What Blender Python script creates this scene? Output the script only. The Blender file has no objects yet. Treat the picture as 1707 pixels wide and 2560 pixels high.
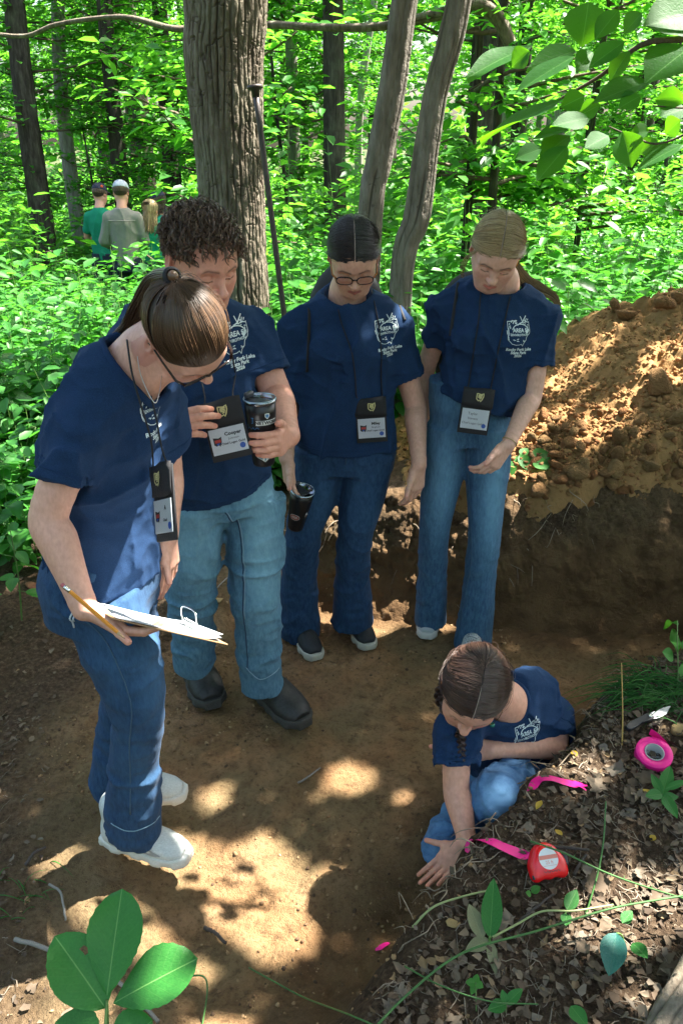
import bpy, bmesh, math, random
import numpy as np
from mathutils import Vector, Matrix, Euler
from mathutils.bvhtree import BVHTree

# ---------------------------------------------------------------- camera, sky, sun, exposure
SC = bpy.context.scene
COL = SC.collection
CAM_Z, CAM_PITCH, FOC = 1.85, math.radians(25.0), 2000.0      # focal length in pixels of a 1707 x 2560 frame
_cd = bpy.data.cameras.new('camera')
_cd.sensor_fit = 'VERTICAL'; _cd.sensor_height = 36.0; _cd.lens = 36.0 * FOC / 2560.0
_cd.clip_start = 0.05; _cd.clip_end = 400.0
_co = bpy.data.objects.new('camera', _cd); COL.objects.link(_co)
_co.location = (0, 0, CAM_Z); _co.rotation_euler = (math.pi / 2 - CAM_PITCH, 0, 0)
SC.camera = _co

SUN_EL, SUN_AZ = math.radians(60), math.radians(22)            # azimuth from +x towards +y (away from the camera)
SUN = np.array([math.cos(SUN_EL) * math.cos(SUN_AZ), math.cos(SUN_EL) * math.sin(SUN_AZ), math.sin(SUN_EL)])
_w = bpy.data.worlds.new('World'); SC.world = _w; _w.use_nodes = True
_nt = _w.node_tree; _nt.nodes.clear()
_sky = _nt.nodes.new('ShaderNodeTexSky'); _sky.sky_type = 'NISHITA'; _sky.sun_disc = False
_sky.sun_elevation = SUN_EL; _sky.sun_rotation = math.pi / 2 - SUN_AZ
_sky.air_density = 1.0; _sky.dust_density = 5.0; _sky.ozone_density = 0.6
_bg = _nt.nodes.new('ShaderNodeBackground'); _bg.inputs['Strength'].default_value = 0.075
_wo = _nt.nodes.new('ShaderNodeOutputWorld')
_nt.links.new(_sky.outputs[0], _bg.inputs[0]); _nt.links.new(_bg.outputs[0], _wo.inputs[0])
_sd = bpy.data.lights.new('sun', 'SUN'); _sd.energy = 4.0; _sd.angle = math.radians(0.6); _sd.color = (1.0, 0.95, 0.86)
_so = bpy.data.objects.new('sun', _sd); COL.objects.link(_so)
_so.rotation_euler = Vector(-SUN).to_track_quat('-Z', 'Y').to_euler(); _so.location = (6, 2, 12)
SC.view_settings.view_transform = 'Standard'; SC.view_settings.look = 'None'
SC.view_settings.exposure = 3.08; SC.view_settings.gamma = 1.0; SC.view_settings.use_curve_mapping = False
SC.cycles.max_bounces = 8; SC.cycles.diffuse_bounces = 4; SC.cycles.glossy_bounces = 3
SC.cycles.transmission_bounces = 6; SC.cycles.transparent_max_bounces = 8
SC.cycles.caustics_reflective = False; SC.cycles.caustics_refractive = False
SC.cycles.sample_clamp_indirect = 6.0
SC.cycles.use_denoising = True

random.seed(7); RNG = np.random.default_rng(7)
A = np.array

def P(x, y, Y):
    """world point seen at photo pixel (x, y) and standing at world depth Y"""
    cx, cy = (x - 853.5) / FOC, (1280.0 - y) / FOC
    c, s = math.cos(CAM_PITCH), math.sin(CAM_PITCH)
    d = A([cx, c + cy * s, -s + cy * c])
    return A([0, 0, CAM_Z]) + d * (Y / d[1])
def PZ(x, y, z):
    cx, cy = (x - 853.5) / FOC, (1280.0 - y) / FOC
    c, s = math.cos(CAM_PITCH), math.sin(CAM_PITCH)
    d = A([cx, c + cy * s, -s + cy * c])
    return A([0, 0, CAM_Z]) + d * ((z - CAM_Z) / d[2])
def nrm(v):
    v = np.asarray(v, float); return v / max(1e-9, np.linalg.norm(v))
def lerp(a, b, t): return a + (b - a) * t
def sstep(a, b, x):
    t = np.clip((x - a) / (b - a), 0, 1); return t * t * (3 - 2 * t)

# ---------------------------------------------------------------- noise
_TAB = np.random.default_rng(11).random((32, 32, 32)).astype(np.float32)
def vnoise(p):
    """value noise in -1..1, p (N,3)"""
    p = np.asarray(p, np.float32); i = np.floor(p).astype(np.int32); f = p - i; f = f * f * f * (f * (f * 6 - 15) + 10)
    i0 = i & 31; i1 = (i + 1) & 31
    x0, y0, z0 = i0[:, 0], i0[:, 1], i0[:, 2]; x1, y1, z1 = i1[:, 0], i1[:, 1], i1[:, 2]
    fx, fy, fz = f[:, 0], f[:, 1], f[:, 2]
    a = _TAB[x0, y0, z0] * (1 - fx) + _TAB[x1, y0, z0] * fx; b = _TAB[x0, y1, z0] * (1 - fx) + _TAB[x1, y1, z0] * fx
    c = _TAB[x0, y0, z1] * (1 - fx) + _TAB[x1, y0, z1] * fx; d = _TAB[x0, y1, z1] * (1 - fx) + _TAB[x1, y1, z1] * fx
    return ((a * (1 - fy) + b * fy) * (1 - fz) + (c * (1 - fy) + d * fy) * fz) * 2 - 1
def fbm(p, oct=4, gain=0.5):
    p = np.asarray(p, np.float32); v = 0; a = 1.0; s = 0
    for o in range(oct):
        v = v + a * vnoise(p * (2.03 ** o) + 7.31 * o); s += a; a *= gain
    return v / s
def worley(p):
    """distance to the nearest jittered cell point, p (N,3)"""
    p = np.asarray(p, np.float32); i = np.floor(p).astype(np.int32); best = np.full(len(p), 9.0, np.float32)
    for dx in (-1, 0, 1):
        for dy in (-1, 0, 1):
            for dz in (-1, 0, 1):
                c = i + A([dx, dy, dz], np.int32); a = c & 31
                j = np.stack([_TAB[a[:, 0], a[:, 1], a[:, 2]], _TAB[a[:, 1], a[:, 2], a[:, 0]], _TAB[a[:, 2], a[:, 0], a[:, 1]]], 1)
                best = np.minimum(best, ((c + j - p) ** 2).sum(1))
    return np.sqrt(best)
def xyz(x, y, z=0.0):
    x, y, z = np.broadcast_arrays(x, y, z); return np.stack([x.ravel(), y.ravel(), z.ravel()], 1)

# ---------------------------------------------------------------- scene objects
def mesh_from(name, v, f, smooth=True):
    """f: (M,3) or (M,4) array, or a list of such arrays / index tuples"""
    me = bpy.data.meshes.new(name); v = np.asarray(v, np.float32)
    fl = f if isinstance(f, list) else [f]
    if fl and not isinstance(fl[0], np.ndarray): 
        me.from_pydata(v.tolist(), [], [tuple(int(i) for i in q) for q in fl])
    else:
        fl = [np.asarray(q, np.int32) for q in fl if len(q)]
        me.vertices.add(len(v)); me.vertices.foreach_set('co', v.ravel())
        idx = np.concatenate([q.ravel() for q in fl]); tot = np.concatenate([np.full(len(q), q.shape[1], np.int32) for q in fl])
        st = np.concatenate([[0], np.cumsum(tot)[:-1]]).astype(np.int32)
        me.loops.add(len(idx)); me.loops.foreach_set('vertex_index', idx.astype(np.int32))
        me.polygons.add(len(tot)); me.polygons.foreach_set('loop_start', st)
        me.update(calc_edges=True)
    if smooth: me.polygons.foreach_set('use_smooth', np.ones(len(me.polygons), bool))
    return me
def vcol(me, name, c):
    c = np.asarray(c, np.float32)
    if c.ndim == 1: c = np.repeat(c[:, None], 3, 1)
    if c.shape[1] == 3: c = np.concatenate([c, np.ones((len(c), 1), np.float32)], 1)
    at = me.color_attributes.new(name, 'FLOAT_COLOR', 'POINT'); at.data.foreach_set('color', c.ravel())
def tag(o, label=None, cat=None, group=None, kind=None):
    if label: o['label'] = label
    if cat: o['category'] = cat
    if group: o['group'] = group
    if kind: o['kind'] = kind
    return o
def thing(name, label, cat, loc=(0, 0, 0), group=None):
    o = bpy.data.objects.new(name, None); COL.objects.link(o); o.location = Vector([float(c) for c in loc]); o.empty_display_size = 0.1
    return tag(o, label, cat, group)
def obj(name, me, mat=None, parent=None, kind=None):
    o = bpy.data.objects.new(name, me); COL.objects.link(o)
    if mat is not None and not me.materials: me.materials.append(mat)
    if parent is not None:
        o.parent = parent
        root = parent
        while root.parent is not None: root = root.parent
        # parts are written in world coordinates; only the root carries a location
        o.matrix_parent_inverse = Matrix.Translation(-root.location) if parent is root else Matrix.Identity(4)
    if kind: o['kind'] = kind
    return o
def copy_tree(o, parent=None):
    c = o.copy(); COL.objects.link(c); c.parent = parent
    for ch in list(o.children): copy_tree(ch, c)
    return c

class MB:
    """collects verts and faces"""
    def __init__(self): self.v = []; self.f = []; self.n = 0; self.c = []
    def add(self, v, f, c=None):
        v = np.asarray(v, float); self.v.append(v)
        self.f += [tuple(int(i) + self.n for i in q) for q in f]; self.n += len(v)
        if c is not None: self.c.append(np.tile(np.asarray(c, float), (len(v), 1)))
        return self
    def tube(self, pts, r, n=8, cap=True, c=None, flat=1.0):
        pts = np.asarray(pts, float); m = len(pts); r = np.broadcast_to(np.asarray(r, float), (m,))
        tg = np.gradient(pts, axis=0); up = A([0.13, 0.21, 0.97]); vs = []
        x = nrm(np.cross(tg[0], up)) if np.linalg.norm(np.cross(tg[0], up)) > 1e-6 else A([1., 0, 0])
        for i in range(m):
            t = nrm(tg[i]); x = nrm(x - t * np.dot(x, t)); y = np.cross(t, x)
            a = np.arange(n) * 2 * math.pi / n
            vs.append(pts[i] + r[i] * (np.cos(a)[:, None] * x + flat * np.sin(a)[:, None] * y))
        f = [(i * n + j, i * n + (j + 1) % n, (i + 1) * n + (j + 1) % n, (i + 1) * n + j) for i in range(m - 1) for j in range(n)]
        if cap: f += [tuple(range(n - 1, -1, -1)), tuple((m - 1) * n + j for j in range(n))]
        return self.add(np.concatenate(vs), f, c)
    def box(self, c, s, R=None, col=None):
        c = np.asarray(c, float); s = np.asarray(s, float) / 2
        q = A([[x, y, z] for x in (-1, 1) for y in (-1, 1) for z in (-1, 1)]) * s
        if R is not None: q = q @ np.asarray(R).T
        return self.add(q + c, [(0, 1, 3, 2), (4, 6, 7, 5), (0, 4, 5, 1), (2, 3, 7, 6), (0, 2, 6, 4), (1, 5, 7, 3)], col)
    def lathe(self, prof, n=24, R=None, o=(0, 0, 0), cap=True):
        v = []
        for (r, z) in prof:
            a = np.arange(n) * 2 * math.pi / n
            v.append(np.stack([r * np.cos(a), r * np.sin(a), np.full(n, z)], 1))
        v = np.concatenate(v); m = len(prof)
        if R is not None: v = v @ np.asarray(R).T
        f = [(i * n + j, i * n + (j + 1) % n, (i + 1) * n + (j + 1) % n, (i + 1) * n + j) for i in range(m - 1) for j in range(n)]
        if cap: f += [tuple(range(n - 1, -1, -1)), tuple((m - 1) * n + j for j in range(n))]
        return self.add(v + np.asarray(o, float), f)
    def mesh(self, name, smooth=True, attr=None):
        me = mesh_from(name, np.concatenate(self.v), self.f, smooth)
        if attr and self.c: vcol(me, attr, np.concatenate(self.c))
        return me
    def build(self, name, mat, parent=None, smooth=True, attr=None, kind=None):
        return obj(name, self.mesh(name, smooth, attr), mat, parent, kind)
def bevel(o, w, seg=2):
    m = o.modifiers.new('bevel', 'BEVEL'); m.width = w; m.segments = seg; m.limit_method = 'ANGLE'; return o
def spline(pts, n):
    pts = np.asarray(pts, float); m = len(pts)
    if m == 2: return pts[0] + (pts[1] - pts[0]) * np.linspace(0, 1, n)[:, None]
    e = np.concatenate([[2 * pts[0] - pts[1]], pts, [2 * pts[-1] - pts[-2]]]); out = []
    for u in np.linspace(0, m - 1, n):
        i = min(int(u), m - 2); t = u - i; p0, p1, p2, p3 = e[i], e[i + 1], e[i + 2], e[i + 3]
        out.append(0.5 * (2 * p1 + (p2 - p0) * t + (2 * p0 - 5 * p1 + 4 * p2 - p3) * t * t + (3 * p1 - p0 - 3 * p2 + p3) * t ** 3))
    return A(out)

# ---------------------------------------------------------------- materials
class NT:
    def __init__(self, name):
        self.m = bpy.data.materials.new(name); self.m.use_nodes = True; self.t = self.m.node_tree; self.t.nodes.clear()
        self.out = self.t.nodes.new('ShaderNodeOutputMaterial')
    def n(self, ty, ins=None, **kw):
        q = self.t.nodes.new('ShaderNode' + ty)
        for k, v in kw.items(): setattr(q, k, v)
        for k, v in (ins or {}).items():
            s = q.inputs[k]
            if isinstance(v, bpy.types.NodeSocket): self.t.links.new(v, s)
            elif isinstance(v, bpy.types.Node): self.t.links.new(v.outputs[0], s)
            else:
                if s.type == 'RGBA' and len(v) == 3: v = (*v, 1)
                s.default_value = v
        return q
    def surf(self, node): self.t.links.new(node.outputs[0], self.out.inputs[0]); return self.m
    def ramp(self, fac, stops):
        r = self.n('ValToRGB', {0: fac}); e = r.color_ramp.elements
        while len(e) < len(stops): e.new(0.5)
        for q, (p, c) in zip(e, stops): q.position = p; q.color = (*c, 1) if len(c) == 3 else c
        return r
    def noise(self, scale, detail=4, rough=0.55, vec=None, dist=0.0):
        return self.n('TexNoise', {'Scale': scale, 'Detail': detail, 'Roughness': rough, 'Distortion': dist, **({'Vector': vec} if vec is not None else {})})
    def mix(self, fac, a, b, mode='MIX'):
        q = self.n('Mix', data_type='RGBA', blend_type=mode)
        for s, v in ((q.inputs[0], fac), (q.inputs[6], a), (q.inputs[7], b)):
            if isinstance(v, bpy.types.NodeSocket): self.t.links.new(v, s)
            elif isinstance(v, bpy.types.Node): self.t.links.new(v.outputs[0], s)
            else: s.default_value = (*v, 1) if (not np.isscalar(v) and len(v) == 3) else v
        return q.outputs[2]
    def bump(self, h, dist=0.005, strength=0.5): return self.n('Bump', {'Height': h, 'Distance': dist, 'Strength': strength})
    def coord(self): return self.n('TexCoord').outputs['Object']
    def attr(self, name): return self.n('Attribute', attribute_name=name).outputs['Color']
def simple(name, col, rough=0.6, metal=0.0, spec=0.5, var=0.0, scale=30.0, bump=0.0, **kw):
    t = NT(name); base = col
    if var:
        nz = t.noise(scale, 4)
        base = t.ramp(nz.outputs[0], [(0.3, tuple(c * (1 - var) for c in col)), (0.7, tuple(min(1, c * (1 + var)) for c in col))])
    ins = {'Base Color': base, 'Roughness': rough, 'Metallic': metal, 'Specular IOR Level': spec, **kw}
    if bump:
        ins['Normal'] = t.bump(t.noise(scale * 2, 5).outputs[0], 0.004, bump)
    return t.surf(t.n('BsdfPrincipled', ins))

# ---------------------------------------------------------------- signed-distance modelling (smooth unions meshed by surface nets)
def smin(a, b, k):
    if k <= 0: return np.minimum(a, b)
    h = np.maximum(k - np.abs(a - b), 0) / k; return np.minimum(a, b) - h * h * k * 0.25
class Field:
    def __init__(s, lo, hi, h):
        s.h = h; s.lo = np.asarray(lo, float) - 3 * h; s.n = np.ceil((np.asarray(hi, float) + 3 * h - s.lo) / h).astype(int) + 1
        s.ax = [(s.lo[i] + h * np.arange(s.n[i])).astype(np.float32) for i in range(3)]
        s.d = np.full(s.n, 10.0, np.float32)
    def _sl(s, bb, pad):
        a = np.clip(np.floor((bb[0] - pad - s.lo) / s.h).astype(int), 0, s.n); b = np.clip(np.ceil((bb[1] + pad - s.lo) / s.h).astype(int) + 1, 0, s.n)
        return None if (b <= a).any() else tuple(slice(a[i], b[i]) for i in range(3))
    def _go(s, pr, k, fn):
        sl = s._sl(pr.bb(), k + 3 * s.h)
        if sl is None: return s
        X = s.ax[0][sl[0]][:, None, None]; Y = s.ax[1][sl[1]][None, :, None]; Z = s.ax[2][sl[2]][None, None, :]
        s.d[sl] = fn(s.d[sl], pr.ev(X, Y, Z)); return s
    def add(s, pr, k=0.0): return s._go(pr, k, lambda a, b: smin(a, b, k))
    def cut(s, pr, k=0.0): return s._go(pr, k, lambda a, b: -smin(-a, b, k))
    def keep(s, pr, k=0.0):
        X = s.ax[0][:, None, None]; Y = s.ax[1][None, :, None]; Z = s.ax[2][None, None, :]
        s.d = -smin(-s.d, -pr.ev(X, Y, Z).astype(np.float32), k); return s
    def warp(s, fn, band=0.03):
        i = np.nonzero(np.abs(s.d) < band); p = np.stack([s.ax[0][i[0]], s.ax[1][i[1]], s.ax[2][i[2]]], 1)
        s.d[i] += fn(p).astype(np.float32); return s
    def mesh(s):
        d = s.d; n = s.n; neg = d < 0
        c = neg[:-1, :-1, :-1].astype(np.int8)
        for o in range(1, 8): c += neg[o & 1: n[0] - 1 + (o & 1), (o >> 1) & 1: n[1] - 1 + ((o >> 1) & 1), (o >> 2) & 1: n[2] - 1 + ((o >> 2) & 1)]
        ci = np.argwhere((c > 0) & (c < 8)); vid = np.full(n - 1, -1, np.int32); vid[tuple(ci.T)] = np.arange(len(ci))
        acc = np.zeros((len(ci), 3)); cnt = np.zeros(len(ci))
        cv = [d[ci[:, 0] + (o & 1), ci[:, 1] + ((o >> 1) & 1), ci[:, 2] + ((o >> 2) & 1)] for o in range(8)]
        for a in range(8):
            for bit in (1, 2, 4):
                if a & bit: continue
                b = a | bit; va, vb = cv[a], cv[b]; m = (va < 0) != (vb < 0)
                t = np.where(m, va / np.where(m, va - vb, 1), 0)
                pa = A([a & 1, (a >> 1) & 1, (a >> 2) & 1], float); pb = A([b & 1, (b >> 1) & 1, (b >> 2) & 1], float)
                acc += m[:, None] * (pa + t[:, None] * (pb - pa)); cnt += m
        v = s.lo + (ci + acc / cnt[:, None]) * s.h
        fs = []
        for ax in range(3):
            u, w = (ax + 1) % 3, (ax + 2) % 3
            sa = [slice(None)] * 3; sb = [slice(None)] * 3; sa[ax] = slice(0, n[ax] - 1); sb[ax] = slice(1, n[ax])
            x = neg[tuple(sa)] != neg[tuple(sb)]; e = np.argwhere(x)
            e = e[(e[:, u] > 0) & (e[:, w] > 0) & (e[:, u] < n[u] - 1) & (e[:, w] < n[w] - 1)]
            q = []
            for du, dw in ((-1, -1), (0, -1), (0, 0), (-1, 0)):
                g = e.copy(); g[:, u] += du; g[:, w] += dw; q.append(vid[tuple(g.T)])
            q = np.stack(q, 1); flip = ~neg[tuple(e.T)]
            q[flip] = q[flip][:, ::-1]; fs.append(q)
        return v, np.concatenate(fs)
class Ball:
    def __init__(s, c, r, R=None):
        s.c = np.asarray(c, float); s.r = np.broadcast_to(np.asarray(r, float), (3,)); s.R = None if R is None else np.asarray(R, float)
    def bb(s): m = s.r.max() if s.R is not None else s.r; return s.c - m, s.c + m
    def ev(s, X, Y, Z):
        x, y, z = X - s.c[0], Y - s.c[1], Z - s.c[2]
        if s.R is not None:
            R = s.R; x, y, z = (R[0, 0] * x + R[1, 0] * y + R[2, 0] * z), (R[0, 1] * x + R[1, 1] * y + R[2, 1] * z), (R[0, 2] * x + R[1, 2] * y + R[2, 2] * z)
        k = np.sqrt((x / s.r[0]) ** 2 + (y / s.r[1]) ** 2 + (z / s.r[2]) ** 2) + 1e-6
        k2 = np.sqrt((x / s.r[0] ** 2) ** 2 + (y / s.r[1] ** 2) ** 2 + (z / s.r[2] ** 2) ** 2) + 1e-6
        return k * (k - 1) / k2
class Cone:
    def __init__(s, a, b, ra, rb): s.a, s.b, s.ra, s.rb = np.asarray(a, float), np.asarray(b, float), ra, rb
    def bb(s): m = max(s.ra, s.rb); return np.minimum(s.a, s.b) - m, np.maximum(s.a, s.b) + m
    def ev(s, X, Y, Z):
        e = s.b - s.a; L = max(1e-9, e @ e); x, y, z = X - s.a[0], Y - s.a[1], Z - s.a[2]
        t = np.clip((x * e[0] + y * e[1] + z * e[2]) / L, 0, 1)
        return np.sqrt((x - t * e[0]) ** 2 + (y - t * e[1]) ** 2 + (z - t * e[2]) ** 2) - (s.ra + (s.rb - s.ra) * t)
class Plane:
    def __init__(s, p, n): s.p, s.n_ = np.asarray(p, float), nrm(n)
    def bb(s): return A([-1e3] * 3), A([1e3] * 3)
    def ev(s, X, Y, Z): return (X - s.p[0]) * s.n_[0] + (Y - s.p[1]) * s.n_[1] + (Z - s.p[2]) * s.n_[2]
class Loft:
    """elliptical sections along a smooth spine; rows of (point, rx, ry); side = direction(s) of the rx axis"""
    def __init__(s, pts, rx, ry, side, n=None, cap=True, dr=(0.0, 0.0)):
        m = len(pts); n = n or max(6, 5 * (m - 1) + 1); u = np.linspace(0, m - 1, n)
        s.p = spline(pts, n); s.rx = np.interp(u, range(m), np.broadcast_to(rx, (m,))); s.ry = np.interp(u, range(m), np.broadcast_to(ry, (m,)))
        sd = np.asarray(side, float); sd = np.tile(sd, (m, 1)) if sd.ndim == 1 else sd
        sd = np.stack([np.interp(u, range(m), sd[:, i]) for i in range(3)], 1)
        t = np.gradient(s.p, axis=0); t /= np.linalg.norm(t, axis=1)[:, None]
        sd = sd - t * (sd * t).sum(1)[:, None]; s.x = sd / np.linalg.norm(sd, axis=1)[:, None]; s.t = t; s.y = np.cross(t, s.x); s.cap = cap
    def bb(s):
        m = np.maximum(s.rx, s.ry)[:, None]; return (s.p - m).min(0), (s.p + m).max(0)
    def ev(s, X, Y, Z):
        best = None; n = len(s.p); u = None
        for i in range(n - 1):
            e = s.p[i + 1] - s.p[i]; L = max(1e-12, e @ e); x, y, z = X - s.p[i][0], Y - s.p[i][1], Z - s.p[i][2]
            t = np.clip((x * e[0] + y * e[1] + z * e[2]) / L, 0, 1)
            d = (x - t * e[0]) ** 2 + (y - t * e[1]) ** 2 + (z - t * e[2]) ** 2
            if best is None: best = d; u = t
            else:
                m = d < best; best = np.where(m, d, best); u = np.where(m, i + t, u)
        i = np.minimum(u.astype(np.int32), n - 2); f = (u - i).astype(np.float32)
        def g(a): a = a.astype(np.float32); return a[i] * (1 - f) + a[i + 1] * f
        x, y, z = X - g(s.p[:, 0]), Y - g(s.p[:, 1]), Z - g(s.p[:, 2])
        qx = x * g(s.x[:, 0]) + y * g(s.x[:, 1]) + z * g(s.x[:, 2]); qy = x * g(s.y[:, 0]) + y * g(s.y[:, 1]) + z * g(s.y[:, 2])
        qt = np.abs(x * g(s.t[:, 0]) + y * g(s.t[:, 1]) + z * g(s.t[:, 2]))
        rx, ry = g(s.rx), g(s.ry); k = np.sqrt((qx / rx) ** 2 + (qy / ry) ** 2) + 1e-5
        d = np.sqrt(qx * qx + qy * qy) * (1 - 1 / k); d = np.where(k < 0.2, -np.minimum(rx, ry) * 0.8, d)
        end = (u < 1e-4) | (u > n - 1 - 1e-4); qt = np.where(end, qt, 0.0)
        return np.where(qt > 1e-4, np.maximum(d, qt), d) if s.cap else np.where(qt > 1e-4, np.sqrt(np.maximum(d, 0) ** 2 + qt ** 2), d)
def fold_noise(seed, scale, stretch=(1, 1, 1), R=None):
    """smooth cloth folds: warped ridges; returns f(p) in about -1..1"""
    o = np.random.default_rng(seed).random(3) * 20
    def f(p):
        q = p if R is None else p @ R
        q = q * A(stretch) * scale + o
        w = np.stack([vnoise(q * 0.6 + 3), vnoise(q * 0.6 + 9), vnoise(q * 0.6 + 15)], 1)
        n = np.clip(vnoise(q + 0.9 * w), -1, 1); n2 = np.clip(vnoise(q * 1.9 + 0.8 * w + 5), -1, 1)
        return ((1 - np.abs(n)) ** 3.2 - 0.45) * 1.1 + 0.45 * ((1 - np.abs(n2)) ** 3 - 0.45)
    return f

# ================================================================ PEOPLE
def mat_skin(name, col, lip, blush=0.5):
    t = NT(name); v = t.attr('feat')          # r: lips/ears, g: hair-coloured (brows, lashes), b: cheek blush
    s = t.n('SeparateColor', {0: v})
    nz = t.noise(60, 4).outputs[0]
    base = t.ramp(nz, [(0.25, tuple(c * m for c, m in zip(col, (0.86, 0.82, 0.80)))), (0.75, tuple(min(1, c * 1.08) for c in col))])
    c1 = t.mix(s.outputs[2], base.outputs[0], tuple(c * m for c, m in zip(col, (1.02, 0.72, 0.68))))
    c2 = t.mix(s.outputs[0], c1, lip)
    c3 = t.mix(s.outputs[1], c2, (0.035, 0.02, 0.012))
    return t.surf(t.n('BsdfPrincipled', {'Base Color': c3, 'Roughness': 0.48, 'Specular IOR Level': 0.42,
        'Subsurface Weight': 0.12, 'Subsurface Radius': (0.012, 0.005, 0.003), 'Subsurface Scale': 0.6,
        'Normal': t.bump(t.noise(420, 3).outputs[0], 0.0006, 0.35)}))
def mat_cloth(name, col, col2, heather=260.0, rough=0.92, weave=0.35):
    t = NT(name); n1 = t.noise(heather, 3, 0.7).outputs[0]; n2 = t.noise(9, 3).outputs[0]
    c = t.ramp(n1, [(0.35, col), (0.68, col2)])
    c = t.mix(t.ramp(n2, [(0.35, (0, 0, 0)), (0.8, (0.35, 0.35, 0.35))]).outputs[0], c.outputs[0], tuple(x * 0.72 for x in col))
    return t.surf(t.n('BsdfPrincipled', {'Base Color': c, 'Roughness': rough, 'Specular IOR Level': 0.18, 'Sheen Weight': 0.06, 'Sheen Roughness': 0.6,
        'Sheen Tint': tuple(min(1, x * 4) for x in col2) + (1,), 'Normal': t.bump(n1, 0.0015, weave)}))
def mat_denim(name, dark, light):
    """wash: attribute 'wash' r = fade, g = seam stitching"""
    t = NT(name); s = t.n('SeparateColor', {0: t.attr('wash')}); co = t.coord()
    sc = t.n('Mapping', {'Vector': co, 'Scale': (700, 700, 60)}); n1 = t.noise(1.0, 3, 0.7, sc.outputs[0]).outputs[0]
    n2 = t.noise(34, 5, 0.65).outputs[0]
    fac = t.n('Math', {0: s.outputs[0], 1: t.n('Math', {0: n2, 1: 0.52}, operation='MULTIPLY').outputs[0]}, operation='ADD')
    f2 = t.n('Math', {0: fac.outputs[0], 1: t.n('Math', {0: n1, 1: 0.35}, operation='MULTIPLY').outputs[0]}, operation='ADD')
    c = t.ramp(f2.outputs[0], [(0.30, dark), (1.15 if False else 1.0, light)])
    c = t.mix(s.outputs[1], c.outputs[0], tuple(min(1, x * 1.9 + 0.02) for x in light))
    return t.surf(t.n('BsdfPrincipled', {'Base Color': c, 'Roughness': 0.88, 'Specular IOR Level': 0.2, 'Sheen Weight': 0.03,
        'Normal': t.bump(n1, 0.0015, 0.4)}))
def mat_hair(name, c1, c2, rough=0.38):
    t = NT(name); r = t.n('NewGeometry').outputs['Random Per Island']
    c = t.ramp(r, [(0.0, c1), (1.0, c2)])
    return t.surf(t.n('BsdfPrincipled', {'Base Color': c, 'Roughness': rough, 'Specular IOR Level': 0.55, 'Anisotropic': 0.4}))

M = {}
M['skin_a'] = mat_skin('skin_fair', (0.66, 0.37, 0.275), (0.45, 0.16, 0.13))
M['skin_b'] = mat_skin('skin_ruddy', (0.64, 0.325, 0.235), (0.46, 0.15, 0.11))
M['skin_c'] = mat_skin('skin_warm', (0.65, 0.375, 0.275), (0.40, 0.14, 0.11))
M['skin_d'] = mat_skin('skin_pale', (0.68, 0.405, 0.31), (0.52, 0.18, 0.14))
M['skin_e'] = mat_skin('skin_tan', (0.65, 0.345, 0.245), (0.44, 0.15, 0.12))
M['navy'] = mat_cloth('navy_heather_jersey', (0.008, 0.023, 0.064), (0.018, 0.050, 0.122))
M['collar'] = mat_cloth('navy_rib', (0.008, 0.024, 0.070), (0.016, 0.046, 0.115), 420.0)
M['print'] = simple('white_ink', (0.62, 0.72, 0.74), 0.8)
M['green_tee'] = mat_cloth('green_jersey', (0.010, 0.18, 0.105), (0.016, 0.26, 0.15))
M['grey_shirt'] = mat_cloth('grey_poplin', (0.20, 0.19, 0.17), (0.27, 0.255, 0.23))
M['dark_trouser'] = mat_cloth('dark_twill', (0.015, 0.02, 0.035), (0.03, 0.04, 0.06))
M['denim_dark'] = mat_denim('denim_dark', (0.006, 0.020, 0.060), (0.055, 0.135, 0.25))
M['denim_mid'] = mat_denim('denim_mid', (0.008, 0.034, 0.098), (0.14, 0.30, 0.44))
M['denim_light'] = mat_denim('denim_light', (0.012, 0.060, 0.130), (0.19, 0.37, 0.47))
M['denim_sky'] = mat_denim('denim_sky', (0.012, 0.065, 0.19), (0.17, 0.34, 0.56))
M['hair_brown'] = mat_hair('hair_brown', (0.028, 0.015, 0.008), (0.13, 0.072, 0.038))
M['hair_curl'] = mat_hair('hair_curl', (0.055, 0.034, 0.021), (0.18, 0.112, 0.070), 0.45)
M['hair_black'] = mat_hair('hair_black', (0.006, 0.005, 0.005), (0.022, 0.017, 0.017), 0.34)
M['hair_blonde'] = mat_hair('hair_blonde', (0.17, 0.11, 0.045), (0.46, 0.34, 0.175), 0.4)
M['hair_deep'] = mat_hair('hair_deep_brown', (0.026, 0.014, 0.010), (0.085, 0.046, 0.034), 0.34)
M['scalp'] = simple('scalp', (0.27, 0.21, 0.175), 0.6)
M['black_frame'] = simple('glasses_acetate', (0.018, 0.010, 0.008), 0.22)
M['tortoise'] = simple('tortoise_acetate', (0.30, 0.10, 0.02), 0.25, var=0.7, scale=120)
def mat_lens():
    t = NT('lens'); g = t.n('BsdfGlossy', {'Color': (0.9, 0.9, 0.95), 'Roughness': 0.03}); tr = t.n('BsdfTransparent', {'Color': (0.96, 0.94, 0.95)})
    fr = t.n('Fresnel', {'IOR': 1.22}); return t.surf(t.n('MixShader', {0: fr.outputs[0], 1: tr.outputs[0], 2: g.outputs[0]}))
M['lens'] = mat_lens()
M['gold'] = simple('gold', (0.75, 0.48, 0.14), 0.25, 1.0)
M['silver'] = simple('silver', (0.7, 0.68, 0.62), 0.28, 1.0)
M['emerald'] = simple('emerald', (0.01, 0.16, 0.11), 0.12)
M['black_cloth'] = simple('black_nylon', (0.010, 0.010, 0.012), 0.75, var=0.3, scale=200, bump=0.3)
M['black_elastic'] = simple('hair_elastic', (0.010, 0.012, 0.016), 0.8)

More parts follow.
